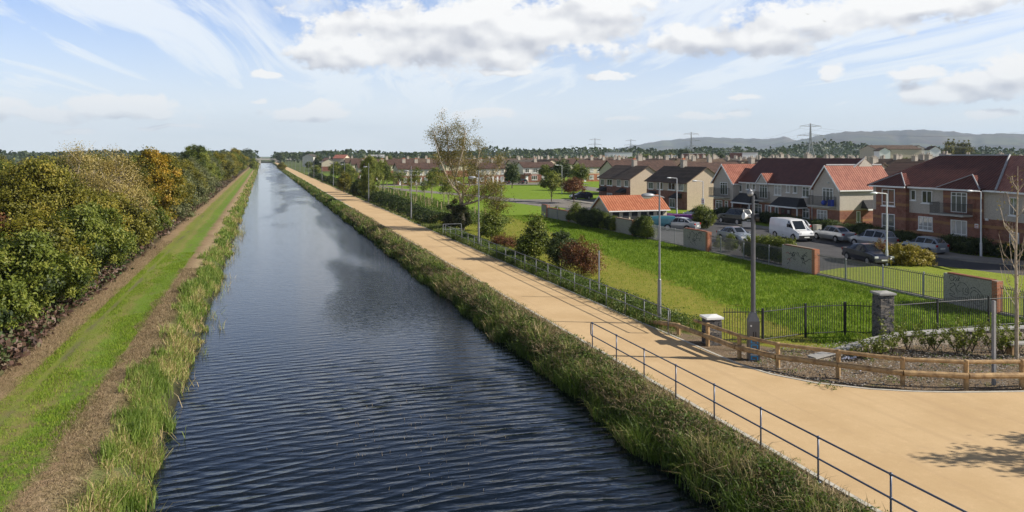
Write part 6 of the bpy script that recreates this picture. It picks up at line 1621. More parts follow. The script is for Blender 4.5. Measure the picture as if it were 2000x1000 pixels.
variant('shrubB_red', 'shrubB', 'lf_red'); variant('shrubB_green', 'shrubB', 'lf_green'); variant('bigB_green', 'bigB', 'lf_green')
rv = random.Random(5)
# ---- left hedgerow: named trees (x, y, key, scale, label)
LEFT = [(-16.0,66,'bigA',1.0,'big green tree in the hedgerow at left, left of the bare-twigged willow'),
        (-21.5,60,'bigA_green',1.0,'olive green tree at the left picture edge behind the big green one'),
        (-12.4,75,'willow',1.12,'bare-twigged tan willow standing out of the left hedgerow'),
        (-16.8,80,'willow',1.25,'bare pale twigs rising above the hedgerow left of the tan willow'),
        (-11.9,93,'bigB',1.12,'golden autumn tree in the left hedgerow, brightest orange one'),
        (-17.0,99,'bigB',1.0,'gold and green tree just behind the bright orange one'),
        (-12.6,51,'shrubA_olive',1.18,'large green hedgerow shrub at the foot of the big green tree'),
        (-15.6,52,'shrubB_red',1.25,'reddish brown shrub in the hedgerow above the nearest green bush'),
        (-12.0,45,'shrubB_green',1.12,'dense green bush on the hedgerow front with pale leaf tops'),
        (-12.6,38.5,'shrubA',1.1,'nearest full green bush of the left hedgerow, cut by the picture edge'),
        (-16.2,44,'shrubA_olive',1.2,'yellow-green bush at the left edge among the reddish shrubs'),
        (-16.5,38,'shrubA',1.15,'green bush at the extreme left behind the nearest bush'),
        (-12.4,32,'shrubA_dark',1.1,'dark green bush at the left edge above the fallen butterbur leaves'),
        (-12.1,58,'shrubB_green',1.12,'green bush beside the towpath below the tan willow'),
        (-12.2,64.5,'shrubA',1.15,'leafy green bush at the hedgerow foot right of the pale-leaved one'),
        (-12.1,71,'shrubA_olive',1.2,'olive bush at the hedgerow foot before the golden tree'),
        (-12.0,84,'shrubA',1.15,'green bush at the foot of the golden tree'),
        (-11.9,104,'shrubB',1.3,'grey-green willow bush beyond the golden tree'),
        (-12.4,113,'bigB_olive',1.0,'olive tree beyond the golden tree with darker gaps'),
        (-12.0,124,'shrubB',1.5,'large grey-green willow leaning towards the towpath'),
        (-12.8,137,'bigA',1.0,'olive tree before the tall round-headed tree'),
        (-12.2,150,'bigB_grey',1.05,'grey-green tree filling the hedgerow below the tall round crown'),
        (-12.6,166,'shrubB',1.55,'pale grey willow in the hedgerow, middle distance'),
        (-15.8,215,'bigA_green',1.42,'tall round-headed tree standing above the left hedgerow'),
        (-13.2,188,'bigB_green',1.1,'green tree below the tall round-headed tree'),
        (-12.8,205,'bigB_grey',1.15,'grey willow right of the tall round-headed tree'),
        (-12.2,235,'bigB_olive',1.2,'olive tree in the far part of the hedgerow'),
        (-12.0,262,'bigB_grey',1.25,'grey-green willow in the far part of the hedgerow'),
        (-12.2,295,'bigA',1.3,'olive tree near the far end of the hedgerow'),
        (-12.0,335,'bigA_green',1.35,'tall green tree near the far end of the hedgerow'),
        (-12.0,380,'bigB_olive',1.45,'last but one olive tree of the hedgerow')]
for (x, y, k, s, lab) in LEFT: plant(k, x, y, s, rv.uniform(0, 6.28), lab, 'tree' if k.startswith('big') or k == 'willow' else 'shrub', sz=s*rv.uniform(.95, 1.08))
for i in range(34):
    y = 30 + i*9 + rv.uniform(-3, 3); x = -20 - rv.uniform(0, 9)
    plant(rv.choice(['bigA', 'bigB_olive', 'bigA_green', 'shrubA_olive', 'bigB_green', 'shrubA']), x, y, rv.uniform(.84, 1.0), rv.uniform(0, 6.28), 'green and olive tree in the wood behind the front row of the left hedgerow', 'tree', 'trees of the wood left of the towpath')
for i in range(70):
    d = rv.uniform(130, 520); px_ = rv.uniform(-60, 470); b = ad(px_, d)
    if b.x > -24: continue
    plant(rv.choice(['farA', 'farB', 'farC', 'farB']), b.x, b.y, rv.uniform(1.0, 1.35), rv.uniform(0, 6.28), 'distant tree crown in the wood on the left skyline', 'tree', 'far trees of the left wood')
for (px_, d, s) in [(484,800,2.3),(490,830,2.1),(497,860,1.7),(478,700,1.7),(503,900,1.5),(470,560,1.6)]:
    b = ad(px_, d); plant('farC', min(b.x, -13), b.y, s, rv.uniform(0, 6), 'dark bluish tree at the far end of the left hedgerow', 'tree', 'dark trees closing the left hedgerow')
plant('farA', -4.9, 470, 1.05, 1.0, 'small round green tree standing between towpath and water far ahead', 'tree')
for (px_, d, s) in [(530,900,1.9),(538,980,1.8),(547,930,1.6),(560,1000,1.7),(575,950,1.5),(590,1000,1.6)]:
    b = ad(px_, d); plant('farC', max(b.x, 20), b.y, s, rv.uniform(0, 6), 'dark tree on the skyline right of the canal end', 'tree', 'dark trees right of the canal end')
plant('farB', 9.8, 430, .75, 0, 'small bushy tree growing on the right bank far ahead', 'tree')

# ---- right hand trees
def birch():
    rng = np.random.default_rng(77)
    base = Vector((20.2, 82.5, 0))
    t = empty('birch_tree', base, 0, 'tall loose golden-green birch with pale split trunk, standing alone beside the hedge', 'tree')
    rr = random.Random(8)
    def S(px, py, dd=0):      # picture point at the tree's distance
        d = (base.x*SA + base.y*CA) + dd; return ad(px, d, py) - base
    mb = MB()
    main = [S(903,452), S(905,430), S(902,405,.1), S(897,378,.2), S(888,350,0), S(880,322,-.2), S(876,296,-.3), S(873,268,0), S(868,240,.2)]
    mb.tube(main, [.26,.22,.18,.15,.12,.10,.07,.045,.02], 8)
    subs = [[S(902,405,.1), S(904,380,.8), S(906,352,1.2), S(905,330,1.4), S(903,300,1.2), S(905,262,1)], [S(897,378), S(885,365,-.9), S(873,345,-1.4), S(862,318,-1.6), S(852,285,-1.8)],
            [S(904,380,.8), S(917,362,1.4), S(926,345,1.8), S(932,318,2), S(938,290,2)], [S(888,350), S(896,320,-1), S(905,290,-1.4), S(909,255,-1.2)],
            [S(903,405), S(930,380,1.2), S(955,352,1.8), S(972,330,2), S(985,312,2.2)], [S(880,322), S(862,300,.8), S(850,270,1.2), S(845,252,1.2)], [S(904,400), S(925,395,-1), S(950,385,-1.6), S(975,372,-2)]]
    tips = []
    for s in subs:
        n = len(s); mb.tube(s, [.12*(1-i/n)+.015 for i in range(n)], 6)
    for s in subs + [main[4:]]:
        for j in range(16):
            i = rr.randrange(1, len(s)); p = s[i-1].lerp(s[i], rr.random()); L = rr.uniform(.6, 1.7)
            d = Vector((rr.uniform(-1,1), rr.uniform(-1,1), rr.uniform(.1,1.4))).normalized() * L
            e = p + d; mb.tube([p, p + d*.5 + Vector((0,0,.05)), e], [.03,.018,.006], 4, cap=False); tips += [p.lerp(e, .5), e, e]
            for q in range(2):
                d2 = d*.4 + Vector((rr.uniform(-.5,.5), rr.uniform(-.5,.5), rr.uniform(-.1,.6))); mb.tube([p.lerp(e,.6), p.lerp(e,.6)+d2], [.012,.004], 3, cap=False); tips.append(p.lerp(e,.6)+d2)
    mb.build('trunk', M['bark_pale'], t)
    T_ = np.array([tuple(v) for v in tips]); n = 24000
    k = rng.integers(0, len(T_), n); P = T_[k] + rng.normal(0, .30, (n, 3)); ct = rng.normal(.5, .2, len(T_))
    V, F = leaf_quads(P, rng.normal(0, 1, (n, 3)), .062, rng)
    o = link('crown', np_mesh('birch_crown', V, F, np.clip(ct[k] + rng.normal(0, .15, n), 0, 1)), M['lf_birch'], t)
    # ivy round the foot
    iv, cc = tree_mesh('ivy_foot', [blob(0,0,1.5,1.1,1.5),blob(.3,.2,.9,1.2,.9),blob(-.7,.1,.7,1.0,.8)], 15000, .07, 78, 160, .2)
    link('ivy', iv, M['lf_ivyred'], t)
M['lf_birch'] = leaf_mat('birch_leaves', [(0.0,(0.07,0.085,0.02)),(0.4,(0.15,0.14,0.03)),(0.7,(0.26,0.19,0.04)),(1.0,(0.36,0.25,0.08))], .35)
M['lf_ivyred'] = leaf_mat('ivy_and_bramble_leaves', [(0.0,(0.022,0.028,0.012)),(0.4,(0.045,0.06,0.02)),(0.65,(0.08,0.055,0.028)),(0.8,(0.07,0.10,0.03)),(1.0,(0.13,0.12,0.05))])
birch()
def pp(x, y): return at(x, y)
b = ad(970, 84); plant('loose', b.x, b.y, .95, 1.2, 'small loose olive tree leaning right behind the birch', 'tree', sz=.9)
for (x, y, k, s, sz, lab, cat) in [
    (722,391,'bigA_green',.55,1.10,'big round green tree growing in the dark hedge behind the second-row lamp posts','tree'),
    (700,384,'shrubA_dark',.5,.9,'dark bush in the hedge left of the big round hedge tree','shrub'),
    (748,380,'park',1.0,1.4,'slender green tree just right of the big round hedge tree','tree'),
    (622,332,'farC',1.0,1.3,'dark green tree at the far end of the hedge, before the cream gable','tree'),
    (672,376,'farB',.62,.7,'small olive tree among the far lamp posts','tree'),
    (655,345,'farA',.8,.9,'green tree before the red-roofed cream house','tree'),
    (960,470,'weedy',1.25,1.05,'dark leafy shrub on the field edge right of the ivy-footed birch','shrub'),
    (1046,508,'weedy',1.25,1.25,'upright green shrub on the field edge beyond the handrail','shrub'),
    (1028,503,'weedy',.85,.7,'low shrub at the foot of the upright green one by the handrail','shrub'),
    (1096,520,'ivy',.92,.92,'dark ivy-covered bush beside the reddish one on the field edge','shrub'),
    (1135,534,'redbush',1.0,1.15,'reddish brown twiggy bush on the field edge by the thin steel pole','shrub'),
    (985,485,'redbush',.8,.6,'brownish twiggy undergrowth behind the handrail, left of the upright shrub','shrub'),
    (1077,394,'park',1.12,1.02,'round green park tree standing on the green','tree'),
    (1121,397,'parkred',1.12,.95,'autumn red park tree near the orange-roofed outbuilding','tree'),
    (1098,362,'farC',1.0,1.1,'tall dark green tree before the terrace at the green','tree'),
    (1000,368,'farC',.75,.95,'dark green tree left of the white and brick house','tree'),
    (1133,372,'park',1.3,1.2,'green tree before the right-hand terrace','tree'),
    (1066,362,'park',1.2,1.1,'small olive tree before the white and brick house','tree'),
    (1373,446,'round',1.18,1.12,'round clipped green bush at the kerb before the dark off-road car','bush'),
    (850,366,'farA',.7,.8,'green tree in front of the terrace left of the birch','tree')]:
    p = pp(x, y); plant(k, p.x, p.y, s, rv.uniform(0, 6), lab, cat, sz=sz)
# staked saplings behind the hedge
for i, (x, y, s) in enumerate([(742,373,1.05),(756,377,.9),(785,387,1.0),(800,391,.8),(814,395,1.1),(829,398,.75),(844,402,1.0),(867,408,.85),(876,414,.95),(770,381,.9)]):
    p = pp(x, y); plant('sapling', p.x, p.y, s, rv.uniform(0, 6), 'slim young tree planted in the rough grass behind the dark hedge', 'young tree', 'young trees behind the path hedge', sz=s*.95)
st0 = None
for i in range(26):
    x = 24.2 + rv.uniform(-1.2, 2.4); y = 92 + i*3.3 + rv.uniform(-.8, .8)
    if st0 is None:
        c = MB(); c.tube([(0,0,-.1),(0,0,1.45),(0,0,1.5)], [.05,.05,.03], 8); o = st0 = c.build('tree_stake', M['stake'])
    else: o = st0.copy(); COL.objects.link(o)
    o.location = (x, y, 0); o.rotation_euler = (rv.uniform(-.06,.06), rv.uniform(-.06,.06), 0); tag(o, 'pale timber stake in the rough planting behind the dark hedge', 'stake', 'timber stakes behind the path hedge')
# tall bare sapling in the bed at the right edge
def bare_sapling():
    base = ad(1985, 31.0); t = empty('bare_sapling', base, 0, 'tall thin nearly leafless sapling in the planting bed at the right edge', 'young tree')
    mb = MB(); rr = random.Random(31)
    pts = [(0,0,-.1),(.02,0,2),(.0,.03,4),(.05,0,6),(.08,0,7.6)]; mb.tube(pts, [.075,.065,.045,.028,.01], 8); tips = []
    for k in range(26):
        z = rr.uniform(1.6, 7.0); a = rr.uniform(0, 6.28); L = rr.uniform(.8, 1.9)*(1 - z/11)
        p = Vector((.03, .0, z)); q = p + Vector((math.cos(a)*L*.45, math.sin(a)*L*.45, L*.55)); e = q + Vector((math.cos(a)*L*.15, math.sin(a)*L*.15, L*.7))
        mb.tube([p, q, e], [.018,.011,.004], 4, cap=False); tips += [q, e, e]
        for j in range(3):
            s = p.lerp(q, rr.random()).lerp(e, rr.random()*.6); mb.tube([s, s + Vector((rr.uniform(-.25,.25), rr.uniform(-.25,.25), rr.uniform(.15,.45)))], [.006,.002], 3, cap=False); tips.append(s)
    mb.build('trunk', M['bark_pale'], t)
    rng = np.random.default_rng(3); T_ = np.array([tuple(v) for v in tips]); k = rng.integers(0, len(T_), 260); P = T_[k] + rng.normal(0, .1, (260, 3))
    V, F = leaf_quads(P, rng.normal(0,1,(260,3)), .035, rng); link('leaves', np_mesh('sapling_leaves', V, F, rng.uniform(.3,1,260)), M['lf_birch'], t)
bare_sapling()
# off-frame bare tree that throws the branch shadow on the near path
def shadow_tree():
    base = Vector((26.5, 12.5, 0)); t = empty('bare_tree', base, 0, 'young tree outside the right edge whose branch shadow falls on the path', 'tree')
    mb = MB(); rr = random.Random(12); mb.tube([(0,0,0),(0,0,2.4),(.05,0,4.6)], [.09,.06,.02], 8); P = []
    for k in range(40):
        z = rr.uniform(1.8, 4.4); a = rr.uniform(0, 6.28); L = rr.uniform(.9, 1.9); p = Vector((0,0,z)); e = p + Vector((math.cos(a)*L, math.sin(a)*L, L*.5))
        mb.tube([p, p.lerp(e,.5)+Vector((0,0,.1)), e], [.03,.02,.006], 4); P += [p.lerp(e,.6), e, p.lerp(e,.8)]
    mb.build('trunk', M['bark'], t)
    rng = np.random.default_rng(9); T_ = np.array([tuple(v) for v in P]); n = 6500; k = rng.integers(0, len(T_), n); Q = T_[k] + rng.normal(0, .17, (n,3))
    V, F = leaf_quads(Q, rng.normal(0,1,(n,3)), .075, rng); link('crown', np_mesh('shadow_tree_crown', V, F, rng.uniform(0,1,n)), M['lf_olive'], t)
shadow_tree()
# yellow shrubs and hedges in the street
for (x, y, k, s, lab) in [(1741,517,'yellow',1.25,'bright yellow shrub at the left foot of the pale lamp column'),(1762,518,'yellow',1.5,'larger yellow-green shrub in the middle of the street bed'),(1786,518,'yellow',1.35,'bright yellow low shrub right of the middle one'),
                       (1806,519,'yellow',1.1,'lowest yellow shrub at the right end of the street bed'),(1716,512,'redbush',.8,'reddish brown shrub between the navy saloon and the yellow shrubs')]:
    p = pp(x, y); plant(k, p.x, p.y, s, rv.uniform(0, 6), lab, 'shrub')
for i in range(34):
    y = 44.5 + i*1.35
    if 61.5 < y < 69: xx = 57.5 + rv.uniform(-.3,.3)
    elif y >= 69: xx = 57.6 + rv.uniform(-.3, .3)
    else: xx = 55.3 + rv.uniform(-.2, .2)
    if rv.random() < .12: continue
    plant('hedge', xx, y, rv.uniform(.8, 1.15), rv.uniform(0, 6), 'dark clipped shrub in the hedge line under the apartment windows', 'shrub', 'dark garden shrubs under the apartment windows')
for (x0, x1, n, s, lab) in [(1112,1205,12,.9,'ivy and bramble shrub grown over the old railings left of the outbuilding wall'),(1240,1275,5,.9,'dark shrub grown over the railings at the outbuilding wall'),(1438,1528,9,.72,'shrub pressed against the pale railings left of the graffitied wall panel')]:
    for k in range(n):
        px_ = x0 + (x1-x0)*(k+.5)/n; y = Yf(px_); plant(rv.choice(['ivy','weedy','weedy']) if x0 < 1400 else 'weedy', FX + (rv.uniform(-.7,.1) if x0 < 1400 else .9), y, s*rv.uniform(.65,1.0), rv.uniform(0,6), lab, 'shrub', lab.split(' left')[0])
for (x, y, s) in [(1428,492,.55),(1404,486,.4),(1262,462,.6),(1230,455,.5),(1088,425,.55)]:
    p = pp(x, y); plant('weedy', p.x, p.y, s, rv.uniform(0,6), 'small weedy shrub at the foot of the field boundary', 'shrub', 'weedy shrubs along the field boundary')
# climbing young shrubs in the bed behind the timber fence
for i, px_ in enumerate([1704,1742,1773,1812,1826,1868,1899,1934,1948,1990,1718,1885,1960,1680,1655]):
    d = 31.6 + rv.uniform(-.7, .6) if px_ > 1740 else 31.0; b = ad(px_, d); plant('bedshrub', b.x, b.y, rv.uniform(.75, 1.15) if i < 13 else .5, rv.uniform(0,6), 'young leafy shrub planted before the low stone wall', 'shrub', 'young shrubs before the stone wall', sz=rv.uniform(.65, 1.05) if i < 13 else .4)
# skyline trees, right half
for (px_, d, k, s, sz) in [(1818,560,'poplar',1.2,1.6),(1852,560,'poplar',1.6,2.1),(1862,565,'poplar',1.4,2.1),(1872,570,'poplar',1.4,2.0),(1882,560,'poplar',1.7,2.0),(1892,560,'poplar',1.5,2.0),(1903,540,'farC',1.8,1.6),
        (1337,560,'farC',2.2,2.0),(1348,600,'farC',1.8,1.8),(1290,560,'farC',1.9,1.6),(1310,620,'farB',1.8,1.6),(1380,560,'farA',1.7,1.5),(1405,600,'farC',2.0,1.6),(1432,520,'farA',1.6,1.5),(1262,600,'farA',1.6,1.5),(1318,380,'farB',1.0,1.0),
        (1775,270,'farA',1.3,1.15),(1760,280,'farB',1.1,1.05),(1790,290,'farB',1.2,1.1),(1930,280,'farA',1.3,1.1),(1950,300,'farA',1.3,1.1),(1900,310,'farB',1.2,1.1),(1500,330,'farC',1.2,1.1),(1640,420,'farC',1.4,1.2),(1570,380,'farA',1.2,1.1),
        (1190,430,'farC',1.3,1.2),(1240,330,'farA',1.0,1.0),(1600,600,'farC',1.8,1.3),(1690,620,'farC',1.8,1.5),(1980,420,'farB',1.5,1.4),(1460,600,'farA',1.7,1.4)]:
    b = ad(px_, d); plant(k, b.x, b.y, s, rv.uniform(0,6), 'tree rising above the estate roofs on the right skyline', 'tree', 'trees above the estate roofs', sz=sz)
for i in range(60):
    px_ = rv.uniform(590, 1240); d = rv.uniform(330, 800); b = ad(px_, d)
    if b.x < 24: continue
    plant(rv.choice(['farA','farB','farC','farC']), b.x, b.y, rv.uniform(1.0, 1.3), rv.uniform(0,6), 'small far tree among the roofs in the middle of the skyline', 'tree', 'far trees among the middle roofs')
for i in range(26):
    px_ = rv.uniform(556, 700); d = rv.uniform(180, 520); b = ad(px_, d)
    if b.x < 21 or b.x > 40: continue
    plant(rv.choice(['farA','farB','sapling','farC']), b.x, b.y, rv.uniform(.6, .85), rv.uniform(0,6), 'small tree beyond the far end of the path hedge', 'tree', 'small trees beyond the path hedge')
# far wood: one mass of foliage along the skyline
def far_wood():
    rng = np.random.default_rng(5); P = []; S = []
    for k in range(9000):
        px_ = rng.uniform(-500, 2500); d = rng.uniform(900, 2600)
        h = 9.5 + 4*abs(math.sin(px_*.013 + d*.002)) + rng.uniform(0, 2.5)
        if 1500 < px_ < 1720: h += 9*math.sin((px_-1500)/220*PI)
        if px_ > 940: h += 4
        if 500 < px_ < 535: continue
        b = ad(px_, d); P.append((b.x, b.y, h)); S.append(d)
    P = np.array(P); n = 14; r = np.array([5.5, 5.5, 1])
    Q = np.repeat(P, n, axis=0); el_ = rng.uniform(0, PI/2, len(Q)); aa_ = rng.uniform(0, 2*PI, len(Q)); rr_ = 6.5*np.cos(el_)*rng.uniform(.7, 1, len(Q)); Q[:, 0] += rr_*np.cos(aa_); Q[:, 1] += rr_*np.sin(aa_); Q[:, 2] *= np.sin(el_)
    V, F = leaf_quads(Q, rng.normal(0, .4, (len(Q), 3)) + np.array([0,0,.4]), 1.7, rng, .85)
    o = link('far_wood', np_mesh('far_wood', V, F, np.clip(np.repeat(rng.normal(.45,.2,len(P)), n), 0, 1)), M['lf_dark']); tag(o, kind='stuff')
far_wood()

# ---------------------------------------------------------------- hedge along the path and ground vegetation
def blades(name, XY, Z, H, lean, width, tint, m, rng, kind='stuff', parent=None):
    n = len(XY); a = rng.uniform(0, 2*PI, n); d = np.stack([np.cos(a), np.sin(a), np.zeros(n)], 1); sd = np.stack([-np.sin(a), np.cos(a), np.zeros(n)], 1)
    al = rng.uniform(0, 2*PI, n); ld = np.stack([np.cos(al), np.sin(al), np.zeros(n)], 1) * (lean * rng.uniform(.2, 1.3, n))[:, None] if np.ndim(lean) else np.stack([np.cos(al), np.sin(al), np.zeros(n)], 1) * (lean * rng.uniform(.2, 1.3, n))[:, None]
    B = np.stack([XY[:, 0], XY[:, 1], Z], 1); up = np.array([0, 0, 1.0]); Hh = H[:, None]; w_ = width[:, None]
    p0 = B - sd*w_; p1 = B + sd*w_; mid = B + up*Hh*.6 + ld*Hh*.35; p2 = mid - sd*w_*.8; p3 = mid + sd*w_*.8; p4 = B + up*Hh*np.where(lean > .9, .62, .95)[:, None] + ld*Hh
    V = np.stack([p0, p1, p2, p3, p4], 1).reshape(-1, 3); i = np.arange(n)[:, None]*5
    F = np.concatenate([i + np.array([0, 1, 3]), i + np.array([0, 3, 2]), i + np.array([2, 3, 4])], 1).reshape(-1, 3)
    me = np_mesh(name, V, F, np.repeat(tint, 3)); o = link(name, me, m, parent)
    if parent is None: tag(o, kind=kind)
    return o
def gzv(x): return np.where(x < 4, np.interp(x, [-4.4,-3.8,-3.4,-3.0,-2.6], [0,-.12,-.45,-.85,-1.0]), np.interp(x, [10.5,11.1,11.9,12.7,13.1], [-1.0,-.85,-.4,-.06,0]))
def strip(rng, x0, x1, y0, y1, dens, clump=0.0):
    n = int((x1-x0)*(y1-y0)*dens)
    if clump:
        nc = max(4, int(n/clump)); cx = rng.uniform(x0, x1, nc); cy = rng.uniform(y0, y1, nc); k = rng.integers(0, nc, n)
        return np.stack([np.clip(cx[k] + rng.normal(0, .16, n), x0-.1, x1+.1), cy[k] + rng.normal(0, .22, n)], 1), k
    return np.stack([rng.uniform(x0, x1, n), rng.uniform(y0, y1, n)], 1), None
def vnoise(x, y, sx, sy, seed):
    rg = np.random.default_rng(seed); G = rg.uniform(0, 1, (64, 64)); u = x/sx; v = y/sy; i = np.floor(u).astype(int); j = np.floor(v).astype(int); f = u - i; g_ = v - j
    f = f*f*(3-2*f); g_ = g_*g_*(3-2*g_)
    return (G[i % 64, j % 64]*(1-f) + G[(i+1) % 64, j % 64]*f)*(1-g_) + (G[i % 64, (j+1) % 64]*(1-f) + G[(i+1) % 64, (j+1) % 64]*f)*g_
def wob(y, a=.35, s=0): return a*(np.sin(y*.35+s) + .6*np.sin(y*.93+2*s+1) + .5*np.sin(y*2.1+s))/1.6
rng = np.random.default_rng(99)
parts_ = []
for (y0, y1, dens, wd, cl) in [(12,34,560,.010,26),(34,70,240,.016,20),(70,150,85,.032,14),(150,620,17,.08,6)]:
    XY, k = strip(rng, -4.2, -3.0, y0, y1, dens, cl); XY[:, 0] += wob(XY[:, 1], .5) * np.interp(XY[:, 0], [-4.4, -3.0], [1, .6])
    fr = np.interp(XY[:, 0], [-4.6, -3.7, -2.8], [.75, 1.0, .8])
    H = rng.uniform(.24, .60, len(XY)) * fr; nk = k.max()+1; ct = rng.uniform(0, .55, nk); hk = rng.uniform(.6, 1.25, nk)
    H *= hk[k]; T = np.clip(ct[k] + rng.normal(.1, .2, len(XY)) + np.interp(XY[:, 1], [20, 90, 200], [0, .1, .28]), 0, 1)
    pn = vnoise(XY[:, 0], XY[:, 1], .7, 1.6, 1)*.6 + vnoise(XY[:, 0], XY[:, 1], .3, .5, 2)*.4
    H *= .45 + 1.1*pn; T = np.clip(T + (vnoise(XY[:, 0], XY[:, 1], .6, 1.1, 3) - .45)*1.1, 0, 1); ln_ = rng.uniform(.15, .7, len(XY)) + (T > .7)*.8
    kp = (vnoise(XY[:, 0], XY[:, 1], .5, .9, 4) + rng.normal(0, .06, len(XY))) > .22 + .25*(XY[:, 0] < -4.0)
    XY, H, T, ln_ = XY[kp], H[kp], T[kp], ln_[kp]
    parts_.append((XY, gzv(XY[:, 0]), H, ln_, np.full(len(XY), wd), T))
cat_ = [np.concatenate([p[i] for p in parts_]) for i in range(6)]
blades('reeds', *cat_, M['reed'], rng)
# stray stems leaning over the water
XY, k = strip(rng, -3.0, -2.2, 12, 110, 9, 8); XY[:, 0] += wob(XY[:, 1])*.7
blades('overhanging_stems', XY, np.full(len(XY), -.92), rng.uniform(.25, .75, len(XY)), rng.uniform(.6, 1.8, len(XY)), np.full(len(XY), .010), rng.uniform(.45, 1, len(XY)), M['reed'], rng)
# cut dead grass on the strips beside the towpath
XY1, _ = strip(rng, -5.5, -4.0, 12, 60, 330); XY2, _ = strip(rng, -9.2, -8.1, 16, 80, 160); XY1[:, 0] += wob(XY1[:, 1], .3, 2)
XY = np.concatenate([XY1, XY2]); blades('dead_grass', XY, np.full(len(XY), -.02), rng.uniform(.05, .16, len(XY)), rng.uniform(.8, 2.4, len(XY)), np.full(len(XY), .007), rng.uniform(0, 1, len(XY)), M['straw'], rng)
XY1, _ = strip(rng, -8.1, -5.4, 13, 70, 420); keep = (np.sin(XY1[:, 0]*2.1 + wob(XY1[:, 1], 2)) + rng.normal(0, .5, len(XY1)) > -.5) & (np.abs(XY1[:, 0] + 7.55) > .12)
XY = XY1[keep]; blades('towpath_grass', XY, np.full(len(XY), -.04), rng.uniform(.05, .13, len(XY)), rng.uniform(.3, 1.0, len(XY)), np.full(len(XY), .008), np.clip(rng.normal(.6, .25, len(XY)), 0, 1), M['turf'], rng)
# right bank
parts_ = []
for (y0, y1, dens, wd, cl) in [(9,30,620,.010,20),(30,62,300,.016,16),(62,140,100,.032,10),(140,620,18,.09,6)]:
    XY, k = strip(rng, 10.85, 12.85, y0, y1, dens, cl); XY[:, 0] += wob(XY[:, 1], .22, 4)
    nk = k.max()+1; ct = rng.beta(1.3, 1.6, nk); hk = rng.uniform(.45, 1.3, nk)
    H = rng.uniform(.28, .75, len(XY)) * hk[k] * np.interp(XY[:, 0], [10.8, 11.6, 12.3, 12.9], [.9, 1.1, .8, .25])
    pn = vnoise(XY[:, 0], XY[:, 1], .8, 1.5, 11)*.6 + vnoise(XY[:, 0], XY[:, 1], .3, .6, 12)*.4; H *= .3 + 1.5*pn
    T = np.clip(ct[k]*.5 - .07 + .85*(vnoise(XY[:, 0], XY[:, 1], .7, 1.3, 13) - .25) + rng.normal(.0, .14, len(XY)), 0, 1)
    kp = (vnoise(XY[:, 0], XY[:, 1], .45, .9, 14) + rng.normal(0, .05, len(XY))) > .2 + .3*(XY[:, 0] > 12.2); XY, H, T = XY[kp], H[kp], T[kp]
    parts_.append((XY, gzv(XY[:, 0]), H, rng.uniform(.3, 1.3, len(XY)), np.full(len(XY), wd), T))
cat_ = [np.concatenate([p[i] for p in parts_]) for i in range(6)]
blades('bank_grass', *cat_, M['bank'], rng)
def leafy(name, x0, x1, y0, y1, nclump, per, hmax, leaf, m, rng, s=4, sp=.18, prof=None, kind='stuff'):
    cx = rng.uniform(x0, x1, nclump); cy = rng.uniform(y0, y1, nclump); k = rng.integers(0, nclump, nclump*per)
    n = len(k); hh = rng.uniform(.35, 1, nclump)*hmax; x = cx[k] + rng.normal(0, sp, n); y = cy[k] + rng.normal(0, sp, n)
    x += wob(y, .22, s) if s else 0
    g0 = gzv(x) if x1 < 14 else np.zeros(n)
    pr = 1.0 if prof is None else np.interp(x, *prof)
    z = g0 + np.abs(rng.uniform(0, 1, n))**.7 * hh[k] * pr + .02
    V, F = leaf_quads(np.stack([x, y, z], 1), rng.normal(0, .5, (n, 3)) + np.array([0, 0, .8]), leaf, rng)
    ct = rng.normal(.45, .2, nclump)
    o = link(name, np_mesh(name, V, F, np.clip(ct[k] + rng.normal(0, .12, n), 0, 1)), m); tag(o, kind=kind); return o
leafy('bank_weeds', 11.1, 12.7, 9, 45, 700, 60, .62, .045, M['lf_weed'], rng, prof=([10.8,11.6,12.2,12.8],[.8,1,.9,.3]))
leafy('bank_undergrowth', 11.1, 12.7, 45, 300, 2300, 22, .62, .10, M['lf_bankfar'] if 'lf_bankfar' in M else M['lf_weed'], rng, prof=([10.8,11.6,12.2,12.8],[.8,1,.9,.3]))
# tufts creeping over the kerbs
XY, k = strip(rng, 12.95, 13.32, 9, 110, 130, 14); kp = vnoise(XY[:, 0], XY[:, 1], .5, 1.4, 31) > .5; XY = XY[kp]; n = len(XY)
blades('kerb_tufts', XY, np.full(n, .0), rng.uniform(.04, .16, n), rng.uniform(.4, 1.6, n), np.full(n, .008), rng.uniform(.2, .95, n), M['bank'], rng)
XY, k = strip(rng, 17.15, 17.5, 28, 110, 110, 14); kp = vnoise(XY[:, 0], XY[:, 1], .5, 1.4, 32) > .52; XY = XY[kp]; n = len(XY)
blades('verge_tufts', XY, np.full(n, .0), rng.uniform(.04, .16, n), rng.uniform(.4, 1.6, n), np.full(n, .010), rng.uniform(.1, .8, n), M['bank'], rng)
# straw thatch lying on the bank
XY, _ = strip(rng, 11.2, 13.05, 9, 120, 230); blades('dead_thatch', XY, gzv(XY[:, 0]) + rng.uniform(.1, .5, len(XY))*np.interp(XY[:, 0], [11, 12, 13], [1, .8, .05]), rng.uniform(.05, .3, len(XY)), rng.uniform(1.0, 3.0, len(XY)), np.interp(XY[:, 1], [10, 120], [.010, .03]), rng.uniform(.1, 1, len(XY)), M['straw'], rng)
